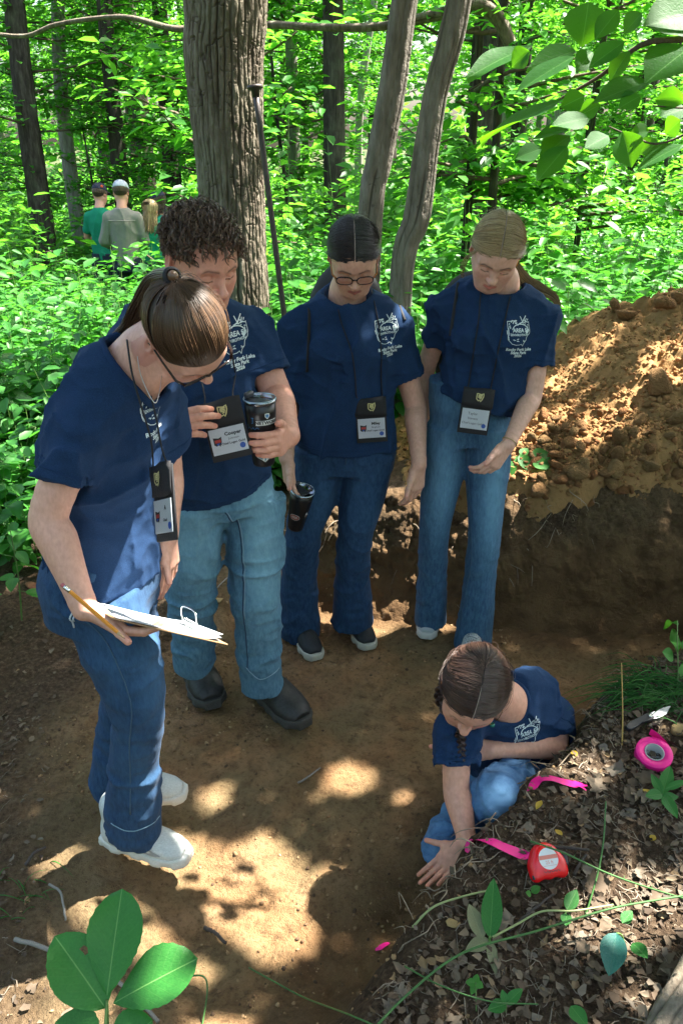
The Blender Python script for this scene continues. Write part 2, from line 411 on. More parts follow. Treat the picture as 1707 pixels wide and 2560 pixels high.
UPV = A([0, 0, 1.0])
def frame(f, u):
    f = nrm(f); r = nrm(np.cross(f, u)); return np.stack([r, f, np.cross(r, f)], 1)      # columns: right, forward, up

def head_prims(F, c, R, hs=1.0, jaw=1.0, male=False, nose=1.0):
    """head in its own axes (x right, y forward, z up); eyes at z=0, crown .115, chin -.112"""
    def W(x, y, z): return c + R @ (A([x, y, z]) * hs)
    def ball(p, r, k, cut=False):
        b = Ball(W(*p), A(r) * hs if not np.isscalar(r) else r * hs, R); (F.cut if cut else F.add)(b, k * hs)
    def cone(a, b, ra, rb, k): F.add(Cone(W(*a), W(*b), ra * hs, rb * hs), k * hs)
    ball((0, -0.010, 0.030), (0.075, 0.094, 0.084), 0)
    ball((0, 0.022, 0.022), (0.066, 0.072, 0.066), 0.03)                      # forehead
    ball((0, 0.030, -0.030), (0.058, 0.056, 0.066), 0.03)                      # mid face
    for s in (-1, 1):
        cone((s * 0.052, -0.002, -0.050), (s * 0.030 * jaw, 0.052, -0.090), 0.020 * jaw, 0.018, 0.03)     # jaw line
        ball((s * 0.043, 0.058, -0.026), (0.021, 0.022, 0.020), 0.025)          # cheekbone
        ball((s * 0.034, 0.058, -0.056), (0.022, 0.024, 0.022), 0.025)          # cheek
        cone((s * 0.012, 0.0835, 0.017), (s * 0.046, 0.070, 0.016), 0.011, 0.009, 0.014)    # brow ridge
    cone((-0.022, 0.066, -0.092), (0.022, 0.066, -0.092), 0.019, 0.019, 0.025)
    ball((0, 0.074, -0.098), (0.017, 0.016, 0.015), 0.018)                     # chin
    ball((0, 0.070, -0.066), (0.028, 0.022, 0.026), 0.02)                      # muzzle
    for s in (-1, 1):
        ball((s * 0.031, 0.096, -0.003), (0.020, 0.016, 0.013), 0.014, True)    # socket
        ball((s * 0.031, 0.0705, -0.004), (0.0150, 0.0145, 0.0125), 0.003)      # eyeball under its lid
        cone((s * 0.019, 0.0835, -0.0085), (s * 0.031, 0.0862, -0.0105), 0.0016, 0.0018, 0.002)   # lash line
        cone((s * 0.031, 0.0862, -0.0105), (s * 0.044, 0.0790, -0.0085), 0.0018, 0.0014, 0.002)
    cone((0, 0.080, 0.010), (0, 0.104 * (0.5 + 0.5 * nose), -0.030), 0.0075, 0.0092, 0.012)            # nose
    ball((0, 0.1075 * (0.4 + 0.6 * nose), -0.0345), (0.0118, 0.0105, 0.0098), 0.008)
    for s in (-1, 1):
        ball((s * 0.0115, 0.094, -0.0385), (0.0078, 0.0095, 0.0072), 0.007)
        ball((s * 0.0062, 0.1005, -0.0452), (0.0036, 0.005, 0.0034), 0.003, True)
    for s in (-1, 1):                                                          # lips
        cone((s * 0.004, 0.0938, -0.0600), (s * 0.021, 0.0845, -0.0645), 0.0050, 0.0026, 0.005)
        cone((0, 0.0925, -0.0722), (s * 0.019, 0.0845, -0.0668), 0.0058, 0.0026, 0.005)
        F.cut(Cone(W(0, 0.0985, -0.0656), W(s * 0.025, 0.0865, -0.0658), 0.0016 * hs, 0.0009 * hs), 0.002 * hs)
    for s in (-1, 1):                                                          # ears
        Re = R @ np.asarray(Euler((0.15, 0, s * -0.45)).to_matrix())
        F.add(Ball(W(s * 0.0775, -0.016, -0.002), A([0.0085, 0.0185, 0.0310]) * hs, Re), 0.010 * hs)
        F.cut(Ball(W(s * 0.0865, -0.012, 0.002), A([0.0075, 0.0105, 0.0190]) * hs, Re), 0.004 * hs)
        ball((s * 0.0755, -0.006, -0.027), (0.006, 0.0075, 0.008), 0.006)
    return W

def head_feat(v, c, R, hs, brow=1.0, blush=0.6):
    q = ((v - c) @ R) / hs; x, y, z = np.abs(q[:, 0]), q[:, 1], q[:, 2]; out = np.zeros((len(v), 3))
    front = sstep(0.045, 0.06, y)
    lipz = np.where(z > -0.0656, (z + 0.0656) / (0.0082 - 0.12 * x), (-0.0656 - z) / (0.0105 - 0.22 * x))
    out[:, 0] = front * (1 - sstep(0.65, 1.15, lipz)) * (1 - sstep(0.020, 0.024, x)) * (y > 0.075)
    ear = sstep(0.071, 0.080, x) * (np.abs(y + 0.01) < 0.03) * (np.abs(z) < 0.045); out[:, 0] = np.maximum(out[:, 0], ear * 0.55)
    bz = 0.0195 + 0.10 * (x - 0.014) - 2.2 * np.maximum(0, x - 0.034) ** 2 * 20
    b = np.exp(-((z - bz) / (0.0036 * brow)) ** 2) * sstep(0.009, 0.014, x) * (1 - sstep(0.044, 0.053, x)) * front
    lash = np.exp(-((z + 0.0105 - 6.0 * (x - 0.031) ** 2) / 0.0017) ** 2) * sstep(0.016, 0.020, x) * (1 - sstep(0.043, 0.048, x)) * front
    out[:, 1] = np.clip(np.maximum(0.75 * b, 0.95 * lash), 0, 1)
    out[:, 2] = blush * (np.exp(-(((x - 0.042) / 0.018) ** 2 + ((z + 0.034) / 0.016) ** 2)) + 0.9 * np.exp(-((x / 0.014) ** 2 + ((z + 0.036) / 0.012) ** 2))) * front
    return out

def hand_prims(F, w, d, n, side, L=0.178, curl=((25, 35, 20),) * 4, spread=6, thumb=(38, -10, 12, 10), fat=1.0):
    """wrist w, direction d to the knuckles, n = back of the hand, side=+1 when the thumb lies along cross(d, n)"""
    d = nrm(d); n = nrm(n - d * np.dot(n, d)); s = np.cross(d, n) * side; k = L / 0.178
    tips = []
    mc = [(0.026, 0.084), (0.0085, 0.088), (-0.009, 0.084), (-0.0255, 0.076)]
    ln = [(0.040, 0.024, 0.020), (0.044, 0.027, 0.021), (0.041, 0.025, 0.021), (0.032, 0.019, 0.018)]
    for i in range(4):
        a = w + s * mc[i][0] * 0.55 * k + d * 0.004; b = w + (s * mc[i][0] + d * mc[i][1]) * k
        F.add(Cone(a, b, 0.0135 * k * fat, 0.0100 * k * fat), 0.012 * k)
        F.add(Cone(lerp(a, b, 0.25) - n * 0.006 * k, b - n * 0.004 * k, 0.0120 * k, 0.0090 * k), 0.010 * k)
        sp = math.radians(spread) * (1.2 - i * 0.8); dd = nrm(d * math.cos(sp) + s * math.sin(sp)); ang = 0.0; p = b; r0 = (0.0092 - 0.0006 * (i == 3)) * k * fat
        for j in range(3):
            ang += math.radians(curl[i][j]); v = dd * math.cos(ang) - n * math.sin(ang)
            q = p + v * ln[i][j] * k; F.add(Cone(p, q, r0 * (1 - 0.08 * j), r0 * (0.93 - 0.09 * j)), 0.0025 * k); p = q
        tips.append(p)
    o, fw, c1, c2 = thumb
    p = w + (s * 0.014 + d * 0.020 - n * 0.006) * k; a = math.radians(o); v = nrm(d * math.cos(a) + s * math.sin(a) - n * math.sin(math.radians(-fw)))
    q = p + v * 0.040 * k; F.add(Cone(p, q, 0.0155 * k, 0.0112 * k), 0.012 * k); F.add(Cone(q, w + (s * 0.024 + d * 0.075) * k, 0.009 * k, 0.008 * k), 0.014 * k) if o < 60 else None
    inn = nrm(d - s * 0.25)
    for j, (l, cc) in enumerate(((0.032, c1), (0.027, c2))):
        v = nrm(v * math.cos(math.radians(cc)) + inn * math.sin(math.radians(cc))); r = q + v * l * k
        F.add(Cone(q, r, (0.0104 - 0.0008 * j) * k * fat, (0.0098 - 0.0016 * j) * k * fat), 0.003 * k); q = r
    tips.append(q); return tips

def arm_rows(sh, el, wr, f=1.0):
    fe = lerp(el, wr, 0.25)
    pts = [sh, lerp(sh, el, 0.5), el, fe, lerp(el, wr, 0.62), wr]
    r = A([0.036, 0.0405, 0.0380, 0.0395, 0.0315, 0.0245]) * f
    return pts, r
def limb(F, pts, r, k=0.0, n=4):
    u = np.linspace(0, len(pts) - 1, (len(pts) - 1) * n + 1); p = spline(pts, len(u)); rr = spline(A(r)[:, None], len(u))[:, 0]
    for i in range(len(u) - 1): F.add(Cone(p[i], p[i + 1], rr[i], rr[i + 1]), 0.004 if i else k)
def bbox_of(pts, pad): pts = np.asarray(pts); return pts.min(0) - pad, pts.max(0) + pad

def join_meshes(name, parts):
    vs, fs, n = [], [], 0
    for v, f in parts: vs.append(v); fs.append(f + n); n += len(v)
    return np.concatenate(vs), np.concatenate(fs)

def make_body(S):
    """one mesh: head, neck, chest, arms with hands"""
    parts = []; c, R, hs = S['head'], S['R'], S.get('hs', 1.0)
    nb = S['neck']; W = lambda x, y, z: c + R @ (A([x, y, z]) * hs)
    F = Field(*bbox_of([c - 0.15, c + 0.15, nb - 0.09, nb + 0.05], 0.0), 0.0024 if S.get('near', True) else 0.006)
    head_prims(F, c, R, hs, S.get('jaw', 1.0), nose=S.get('nose', 1.0))
    nr = S.get('neck_r', 0.056)
    F.add(Cone(W(0, -0.028, -0.030), nb + A([0, 0, -0.01]), nr * 0.98, nr * 1.08), 0.03); F.add(Cone(nb, nb - nrm(S.get('neck_axis', UPV)) * 0.06, nr * 1.08, nr * 1.35), 0.03)
    v, f = F.mesh(); parts.append((v, f)); nh = len(v)
    for k in ('R', 'L'):
        a = S.get('arm' + k)
        if not a: continue
        sh, el, wr = a['sh'], a['el'], a['wr']; af = S.get('arm_f', 1.0); pts, r = arm_rows(sh, el, wr, af)
        pp = [lerp(sh, el, 0.35), el, wr, wr + nrm(a['d']) * 0.20 * a.get('L', 0.178) / 0.178]
        F = Field(*bbox_of(pp, 0.075), 0.0026 if S.get('near', True) else 0.006)
        limb(F, pts, r); F.add(Cone(lerp(el, wr, 0.93), wr, r[-1], r[-1] * 0.98), 0.01)
        a['tips'] = hand_prims(F, wr + nrm(a['d']) * 0.006, a['d'], a['n'], a['side'], a.get('L', 0.178), a['curl'], a.get('spread', 6), a.get('thumb', (38, -10, 12, 10)), S.get('fat', 1.0))
        parts.append(F.mesh())
    F = Field(*bbox_of([nb, S['chest'], S['pelvis'], S['armR']['sh'], S['armL']['sh']], 0.16), 0.012)                  # trunk under the shirt
    side = nrm(S['armR']['sh'] - S['armL']['sh'])
    F.add(Loft([nb + nrm(S['chest'] - nb) * 0.06, S['chest'], S['pelvis']], [0.06, 0.085, 0.085], [0.045, 0.055, 0.055], side), 0)
    for k in ('R', 'L'):
        F.add(Cone(S['arm' + k]['sh'], lerp(S['arm' + k]['sh'], S['arm' + k]['el'], 0.55), 0.034, 0.034), 0.02); F.add(Cone(nb + nrm(S['chest'] - nb) * 0.045, S['arm' + k]['sh'] + nrm(S['chest'] - nb) * 0.02, 0.034, 0.034), 0.03)
    parts.append(F.mesh())
    v, f = join_meshes('body', parts); me = mesh_from('body', v, f)
    ft = np.zeros((len(v), 3)); ft[:nh] = head_feat(v[:nh], c, R, hs, S.get('brow', 1.0), S.get('blush', 0.38))
    for k in ('R', 'L'):                                                      # knuckles and fingertips are pinker
        a = S.get('arm' + k)
        if a:
            for tp in a['tips']: ft[:, 2] = np.maximum(ft[:, 2], 0.7 * np.exp(-((v - tp) ** 2).sum(1) / 0.014 ** 2))
    vcol(me, 'feat', ft); return me

def make_shirt(S):
    T = S['torso']; F = None; nb = S['neck']
    sl = []
    for k in ('R', 'L'):
        a = S['arm' + k]; sl.append(lerp(a['sh'], a['el'], a.get('sleeve', 0.72)))
    pts = [t[0] for t in T] + sl + [nb, S['armR']['sh'], S['armL']['sh']]
    F = Field(*bbox_of(pts, 0.2), 0.0055)
    F.add(Loft([t[0] for t in T], [t[1] for t in T], [t[2] for t in T], [t[3] for t in T]), 0)
    for e in S.get('bust', []): F.add(Ball(e[0], e[1], e[2]), e[3])
    sx = S.get('sleeve_r', 0.066); dn = nrm(S['chest'] - nb)
    for k, en in zip(('R', 'L'), sl):
        a = S['arm' + k]; sh = a['sh']; d = nrm(a['el'] - a['sh'])
        F.add(Cone(nb + nrm(sh - nb) * 0.05 + dn * 0.026, sh + dn * 0.010, 0.048, sx * 0.70), 0.05); F.add(Ball(sh + d * 0.030 + dn * 0.004, sx * 0.84), 0.05)
        drop = a.get('drop', A([0, 0, -0.012])); q = a.get('sq', 1.0)
        F.add(Loft([sh + d * 0.035, lerp(sh, en, 0.55) + drop * 0.6, en + drop], [sx * 0.80, sx * 1.0, sx * 1.12 * a.get('flare', 1.0)], [sx * 0.80, sx * 0.96 * q, sx * 1.05 * q], a.get('sdir', A([0, 1.0, 0.01]))), 0.05)
    for fn in S.get('shirt_folds', []): F.warp(fn)
    # openings: neck and sleeves are hollow
    c, R = S['head'], S['R']; na = nrm(S.get('neck_axis', S['neck'] - S['chest']))
    F.cut(Cone(nb - na * S.get('neck_dip', 0.045), nb + na * 0.10, S.get('neck_open', 0.070), S.get('neck_open', 0.070) * 1.25), 0.008)
    for k, en in zip(('R', 'L'), sl):
        a = S['arm' + k]; d = nrm(a['el'] - a['sh']); dr = a.get('drop', A([0, 0, -0.012]))
        F.cut(Cone(en + dr - d * 0.015, en + dr + d * 0.02, sx * 0.80, sx * 0.86), 0.004)
    if 'hem' in S: F.cut(S['hem'], 0.006)
    v, f = F.mesh(); return mesh_from('shirt', v, f)

def make_jeans(S):
    J = S['jeans']; allp = [J['waist'], J['crotch']] + [p for k in ('R', 'L') for p in J[k][0]]
    F = Field(*bbox_of(allp, 0.19), 0.0058)
    side = J['side']
    for pl in J['pelvis']: F.add(Loft([q[0] for q in pl], [q[1] for q in pl], [q[2] for q in pl], side), 0)
    for k in ('R', 'L'):
        pts, rx, ry = J[k][:3]; F.add(Loft(pts, rx, ry, J[k][3] if len(J[k]) > 3 else side, cap=True), J.get('k', 0.035))
    for b in J.get('extra', []): F.add(b[0], b[1])
    for fn in J.get('folds', []): F.warp(fn, 0.035)
    v, f = F.mesh(); me = mesh_from('jeans', v, f)
    w = np.zeros((len(v), 3))
    for (p, rad, amt) in J.get('fade', []): w[:, 0] = np.maximum(w[:, 0], amt * np.exp(-((v - p) ** 2 / A(rad) ** 2).sum(1)))
    w[:, 0] += J.get('base', 0.25)
    vcol(me, 'wash', w); return me, v

def stack_folds(p0, p1, amp, freq, seed, cen=None, wid=0.5, tilt=None):
    """creases that ring a limb between p0 and p1, strongest near `cen` (0..1 along it)"""
    p0 = np.asarray(p0); p1 = np.asarray(p1); ax = p1 - p0; L = np.linalg.norm(ax); ax = ax / L; rg = np.random.default_rng(seed); o = rg.random(3) * 9
    tl = np.zeros(3) if tilt is None else np.asarray(tilt, float)
    def f(p):
        t = ((p - p0) @ ax) / L; e = np.exp(-((t - cen) / wid) ** 2) if cen is not None else 1.0
        e = e * sstep(-0.08, 0.02, t) * (1 - sstep(0.98, 1.08, t))
        ph = (p + 0) @ tl
        n = vnoise(p * 9 + o); m = vnoise(p * 5 + o + 3)
        s = np.sin(2 * math.pi * freq * (t + ph) + 3.2 * n)
        return -amp * e * (np.abs(s) ** 1.6 - 0.4) * (0.45 + 0.55 * m)
    return f

# ---------------------------------------------------------------- hair
def strand_mesh(paths, r, nseg=9, tip=0.35, sides=3):
    """thin tubes along many paths at once: paths (N, m, 3)"""
    paths = np.asarray(paths, float); N, m, _ = paths.shape
    t = np.gradient(paths, axis=1); t /= np.linalg.norm(t, axis=2, keepdims=True) + 1e-9
    ref = A([0.31, 0.52, 0.79]); x = np.cross(t, ref); x /= np.linalg.norm(x, axis=2, keepdims=True) + 1e-9; y = np.cross(t, x)
    rad = (np.asarray(r)[:, None] if np.ndim(r) else np.full((N, 1), r)) * np.interp(np.linspace(0, 1, m), [0, 0.12, 0.6, 1], [0.7, 1, 1, tip])[None]
    vs = np.stack([paths + rad[..., None] * (math.cos(a) * x + math.sin(a) * y) for a in np.arange(sides) * 2 * math.pi / sides], 2)
    base = (np.arange(N) * m * sides)[:, None, None, None]; i = np.arange(m - 1)[None, :, None, None]; j = np.arange(sides)[None, None, :, None]; j2 = (j + 1) % sides
    q = np.concatenate(np.broadcast_arrays(base + i * sides + j, base + i * sides + j2, base + (i + 1) * sides + j2, base + (i + 1) * sides + j), 3).reshape(-1, 4)
    return vs.reshape(-1, 3), q
CAP_C, CAP_R = A([0, -0.010, 0.032]), A([0.0812, 0.1012, 0.0905])
def on_cap(q, off=0.0):
    """push head-space points radially onto the skull ellipsoid"""
    d = (q - CAP_C) / CAP_R; d /= np.linalg.norm(d, axis=-1, keepdims=True) + 1e-9
    return CAP_C + d * (CAP_R + np.asarray(off)[..., None] if np.ndim(off) else CAP_R + off)
def hair_cap(S, thick=0.0, hl=(0.086, 0.060), nape=(-0.085, -0.066)):
    c, R, hs = S['head'], S['R'], S.get('hs', 1.0)
    F = Field(*bbox_of([c], 0.17), 0.003)
    F.add(Ball(c + R @ (CAP_C * hs), (CAP_R + thick) * hs, R), 0)
    dy, dz = hl[0] - nape[0], hl[1] - nape[1]; n = R @ A([0, -dz, dy])
    F.keep(Plane(c + R @ (A([0, hl[0], hl[1]]) * hs), -n), 0.006)
    for s in (-1, 1): F.cut(Ball(c + R @ (A([s * 0.082, -0.004, -0.012]) * hs), A([0.03, 0.027, 0.036]) * hs, R), 0.006)
    v, f = F.mesh(); return v, f
def hairline_root(x, j=0.0, hl=(0.088, 0.067), nape=(-0.085, -0.066)):
    """point of the skull where the hair line crosses at sideways distance x"""
    n = nrm(A([-(hl[1] - nape[1]), hl[0] - nape[0]])); kx = math.sqrt(max(0.02, 1 - (x / CAP_R[0]) ** 2)); th = np.linspace(-0.3, 1.45, 60)
    y, z = CAP_C[1] + CAP_R[1] * kx * np.cos(th), CAP_C[2] + CAP_R[2] * kx * np.sin(th); g = (y - hl[0]) * n[0] + (z - hl[1]) * n[1]
    i = int(np.argmin(np.abs(g - j))); return A([x, y[i], z[i]])
def slick_paths(S, n, tie, part_x=0.0, seed=1, part_back=-0.045, wav=0.0008, sag=0.0, layers=3):
    """straight hair combed from a centre parting over the sides back to the tie"""
    rg = np.random.default_rng(seed); m = 13; out = []
    u = np.linspace(0, 1, m)
    for i in range(n):
        s = 1 if i % 2 else -1; a = rg.random()
        kind = rg.random()
        if kind < 0.56:                                                        # from the parting
            y0 = lerp(0.088, part_back, a); z0 = 0.115
            root = A([part_x + s * 0.0018, y0, z0 - 0.9 * max(0, y0 - 0.02)])
            lat = lerp(0.088, 0.060, a); mid = A([s * lat, lerp(0.030, -0.050, a), lerp(0.036, 0.070, a) + rg.normal() * 0.004])
            mid2 = A([s * lerp(0.080, 0.05, a), lerp(-0.050, -0.085, a), lerp(0.000, 0.045, a)])
        elif kind < 0.76:                                                      # from the hair line at the temple
            root = hairline_root(s * (0.002 + 0.072 * a), rg.normal() * 0.0012)
            mid = A([s * lerp(0.078, 0.086, a), lerp(0.035, -0.012, a), lerp(0.036, 0.012, a)]); mid2 = A([s * 0.074, -0.06, lerp(0.01, -0.01, a)])
        elif kind < 0.94:                                                      # fan over the crown
            root = A([part_x + s * 0.002, part_back + 0.02 * rg.random(), 0.12]); b = rg.random(); mid = A([s * lerp(0.002, 0.062, b), lerp(-0.085, -0.055, b), lerp(0.088, 0.075, b)]); mid2 = A([s * lerp(0.001, 0.055, b), -0.11, 0.035])
        else:                                                                  # nape
            root = A([s * lerp(0.070, 0.01, a), lerp(-0.030, -0.085, a), lerp(-0.030, -0.070, a)])
            mid = root * 0.6 + A(tie) * 0.4; mid2 = root * 0.3 + A(tie) * 0.7
        p = spline([root, mid, mid2, A(tie)], m)
        off = (0.0004 + 0.0024 * rg.random() + 0.0022 * abs(math.sin(a * 47 + s))) * np.sin(math.pi * np.clip(u * 1.1 + 0.05, 0, 1)) + 0.0006
        q = on_cap(p, off); q = lerp(q, p, (sstep(0.86, 1.0, u) * 0.5)[:, None])
        q += rg.normal(0, wav, 3) * np.sin(u * 9 + rg.random() * 6)[:, None] * 0.6
        out.append(q)
    return A(out)
def tail_paths(p0, pts, n, seed, r0=0.016, r1=0.020, wav=0.004, m=14, tipr=0.3):
    rg = np.random.default_rng(seed); base = spline([p0] + list(pts), m); out = []; u = np.linspace(0, 1, m)
    for i in range(n):
        a = rg.random() * 6.283; rr = math.sqrt(rg.random()); t = np.gradient(base, axis=0); x = np.cross(t, A([0.3, 0.1, 0.9])); x /= np.linalg.norm(x, axis=1)[:, None]; y = np.cross(t, x); y /= np.linalg.norm(y, axis=1)[:, None]
        R_ = lerp(r0, r1, np.sin(math.pi * u) ** 0.7) * rr * (1 - (1 - tipr) * u ** 3)
        cut = rg.uniform(0.75, 1.0); b2 = np.stack([np.interp(u * cut, u, base[:, k]) for k in range(3)], 1)
        out.append(b2 + R_[:, None] * (math.cos(a) * x + math.sin(a) * y) + (wav * np.sin(u * rg.uniform(4, 9) + rg.random() * 6))[:, None] * x * u[:, None])
    return A(out)
def to_world(S, q): return S['head'] + (np.asarray(q) * S.get('hs', 1.0)) @ S['R'].T
GAP_MATS = {}
def gap_shade_of(mat):  # darker copy for the skull cap: shade between strands put into its colour
    if mat.name not in GAP_MATS: c = mat.node_tree.nodes['Color Ramp'].color_ramp.elements[0].color; GAP_MATS[mat.name] = simple(mat.name + '_root', tuple(x * 0.75 for x in c[:3]), 0.6)
    return GAP_MATS[mat.name]
def add_hair(S, person, mat, paths, r, cap=True, cap_kw=None, part=None, name='hair', extra=None):
    parts = []
    if cap: parts.append(hair_cap(S, **(cap_kw or {})))
    parts.append(strand_mesh(to_world(S, paths), r))
    rgf = np.random.default_rng(len(paths)); fly = A(paths)[rgf.integers(0, len(paths), 90)].copy(); uu = np.linspace(0, 1, fly.shape[1])            # stray hairs lifting off
    out = fly - CAP_C; out /= np.linalg.norm(out, axis=2, keepdims=True); fly += out * (rgf.uniform(0.002, 0.011, (90, 1)) * np.sin(math.pi * uu))[..., None] + (rgf.normal(0, 0.004, (90, 1, 3)) * np.sin(uu * 5)[None, :, None]); parts.append(strand_mesh(to_world(S, fly), 0.00045))
    if cap and r is not None and np.ndim(r) == 0 and r < 0.002:                # fine short hairs that soften the hair line
        hl = (cap_kw or {}).get('hl', (0.088, 0.066)); bb = []
        for i in range(420):
            x = rgf.uniform(-0.072, 0.072); q0 = hairline_root(x, rgf.uniform(-0.0035, 0.002), hl); q1 = hairline_root(x * 1.1, 0.012 + 0.01 * rgf.random(), hl) + A([0.006 * rgf.normal(), -0.004, 0.003]); bb.append(on_cap(spline([q0, lerp(q0, q1, 0.5), q1], 5), np.linspace(-0.0026, 0.0010, 5)))
        parts.append(strand_mesh(to_world(S, A(bb)), 0.00055))
    for e in (extra or []): parts.append(strand_mesh(e[0], e[1]))
    v, f = join_meshes(name, parts); me = mesh_from(name, v, f); me.materials.append(mat); me.materials.append(gap_shade_of(mat))
    if cap: mi = np.zeros(len(f), np.int32); mi[:len(parts[0][1])] = 1; me.polygons.foreach_set('material_index', mi)
    o = obj(name, me, None, person)
    if part is not None:                                                       # pale line of scalp in the parting
        pv = on_cap(spline(part, 24), 0.0021); w = np.interp(np.linspace(0, 1, 24), [0, 0.2, 0.75, 1], [0.0018, 0.0015, 0.0011, 0.0003])
        b = MB().tube(to_world(S, pv), w, 6, flat=0.6); b.build('parting', M['scalp'], o)
    return o

# ---------------------------------------------------------------- accessories and lettering
def text_mesh(txt, size, font_w=1.0, bold=0.0, align='CENTER'):
    cu = bpy.data.curves.new('lettering', 'FONT'); cu.body = txt; cu.size = size; cu.align_x = align; cu.align_y = 'CENTER'; cu.offset = bold; cu.resolution_u = 2; cu.space_line = 0.9
    o = bpy.data.objects.new('lettering', cu); me = bpy.data.meshes.new_from_object(o)
    bpy.data.objects.remove(o); v = A([x.co for x in me.vertices]).reshape(-1, 3); f = [tuple(p.vertices) for p in me.polygons]; bpy.data.meshes.remove(me)
    if len(v): v[:, 0] *= font_w
    return v, f
def flat_on(mb, v2, f, o, ex, ey, ez, lift=0.0):
    mb.add(o + v2[:, :1] * ex + v2[:, 1:2] * ey + ez * lift, f)
def bvh_of(me): return BVHTree.FromPolygons([tuple(v.co) for v in me.vertices], [tuple(p.vertices) for p in me.polygons])
def drape(v2, f, bvh, o, ex, ey, ez, lift=0.0012):
    """lay flat print onto a garment: each vertex is pressed along -ez until it meets the cloth"""
    out = []
    for x, y in v2[:, :2]:
        p = o + ex * x + ey * y + ez * 0.15; h = bvh.ray_cast(Vector(p), Vector(-ez), 0.6)
        out.append(np.asarray(h[0]) + np.asarray(ez) * lift if h[0] is not None else o + ex * x + ey * y)
    return A(out), f
def ribbon2d(pts, w):
    """outline stroke in 2-D as quads"""
    pts = np.asarray(pts, float); t = np.gradient(pts, axis=0); t /= np.linalg.norm(t, axis=1)[:, None] + 1e-9; nn = np.stack([-t[:, 1], t[:, 0]], 1)
    v = np.concatenate([pts + nn * w / 2, pts - nn * w / 2]); n = len(pts)
    return v, [(i, i + 1, n + i + 1, n + i) for i in range(n - 1)]
def dense(pts, step):
    out = [pts[0]]
    for a, b in zip(pts[:-1], pts[1:]):
        k = max(1, int(np.linalg.norm(A(b) - A(a)) / step))
        out += [lerp(A(a), A(b), (i + 1) / k) for i in range(k)]
    return A(out)
def crest_2d(s, seed=3):
    """the shirt's emblem: a state outline filled with trees, an arch, AREA 5 / ENVIROTHON and three lines of text (unit = s)"""
    L = []; rg = np.random.default_rng(seed)
    def st(pts, w=0.022): v, f = ribbon2d(dense(A(pts, float), 0.03) * s, w * s); L.append((v, f))
    st([(-0.50, 0.42), (-0.47, -0.28), (-0.36, -0.40), (-0.30, -0.46), (-0.16, -0.50), (0.0, -0.50), (0.10, -0.46), (0.16, -0.56), (0.20, -0.42), (0.30, -0.32), (0.34, -0.18), (0.46, -0.06), (0.50, 0.10), (0.45, 0.42)], 0.02)
    st([(-0.50, 0.42), (-0.1, 0.46)], 0.03)
    for i in range(26):                                                       # leaf clusters along the top and down both sides
        a = rg.uniform(0, 6.28); x = rg.uniform(-0.48, 0.0) if i < 14 else rg.uniform(0.16, 0.46); y = rg.uniform(0.30, 0.46) if i < 14 else rg.uniform(0.22, 0.52)
        l = rg.uniform(0.05, 0.10); st([(x, y), (x + l * math.cos(a), y + l * math.sin(a))], 0.03)
    for i in range(10):
        y = rg.uniform(-0.2, 0.3); x = -0.44 + 0.04 * rg.normal(); st([(x, y), (x + 0.02, y - 0.12)], 0.022)
    for i in range(10):
        a = rg.uniform(0.2, 2.4); x, y = 0.42, -0.02; l = rg.uniform(0.12, 0.26); st([(x - 0.1, y - 0.05), (x - 0.1 + l * math.cos(a), y + l * math.sin(a))], 0.016)
    st([(0.0, 0.34), (0.16, 0.40), (0.32, 0.64)], 0.04); st([(0.16, 0.40), (0.06, 0.62)], 0.03); st([(0.30, 0.42), (0.34, 0.54)], 0.03)      # bird
    th = np.linspace(0.15, 2.99, 14); st(np.stack([0.05 + 0.36 * np.cos(th), 0.06 + 0.26 * np.sin(th)], 1), 0.035)
    for t_, sz, y, b in (('AREA 5', 0.215, 0.075, 0.006), ('ENVIROTHON', 0.125, -0.10, 0.003)):
        v, f = text_mesh(t_, sz * s, 0.92, b * s); v = v[:, :2].copy(); v[:, 1] += y * s; v[:, 0] += 0.03 * s; L.append((v, f))
    for i in range(9):
        x = rg.uniform(-0.3, 0.2); y = rg.uniform(-0.38, -0.24); st([(x, y), (x + rg.uniform(0.04, 0.10), y + rg.uniform(-0.03, 0.03))], 0.024)
    for t_, y in (('Rocky Fork Lake', -0.70), ('State Park', -0.84), ('2026', -0.98)):
        v, f = text_mesh(t_, 0.165 * s, 1.0, 0.0065 * s); v = v[:, :2].copy(); v[:, 1] += y * s; v[:, 0] += 0.06 * s; L.append((v, f))
    return L
def put_crest(shirt_obj, o, ex, ey, size):
    ex = nrm(ex); ez = nrm(np.cross(ex, ey)); ey = np.cross(ez, ex); bvh = bvh_of(shirt_obj.data); mb = MB()
    for v, f in crest_2d(size):
        v3, ff = drape(v, f, bvh, o, ex, ey, ez); mb.add(v3, ff)
    return mb.build('chest_print', M['print'], shirt_obj, smooth=False)
def collar(S, person_shirt, r=0.070, w=0.0085, tilt=None, scale=(1.0, 0.95)):
    na = nrm(S.get('neck_axis', S['neck'] - S['chest'])); return None

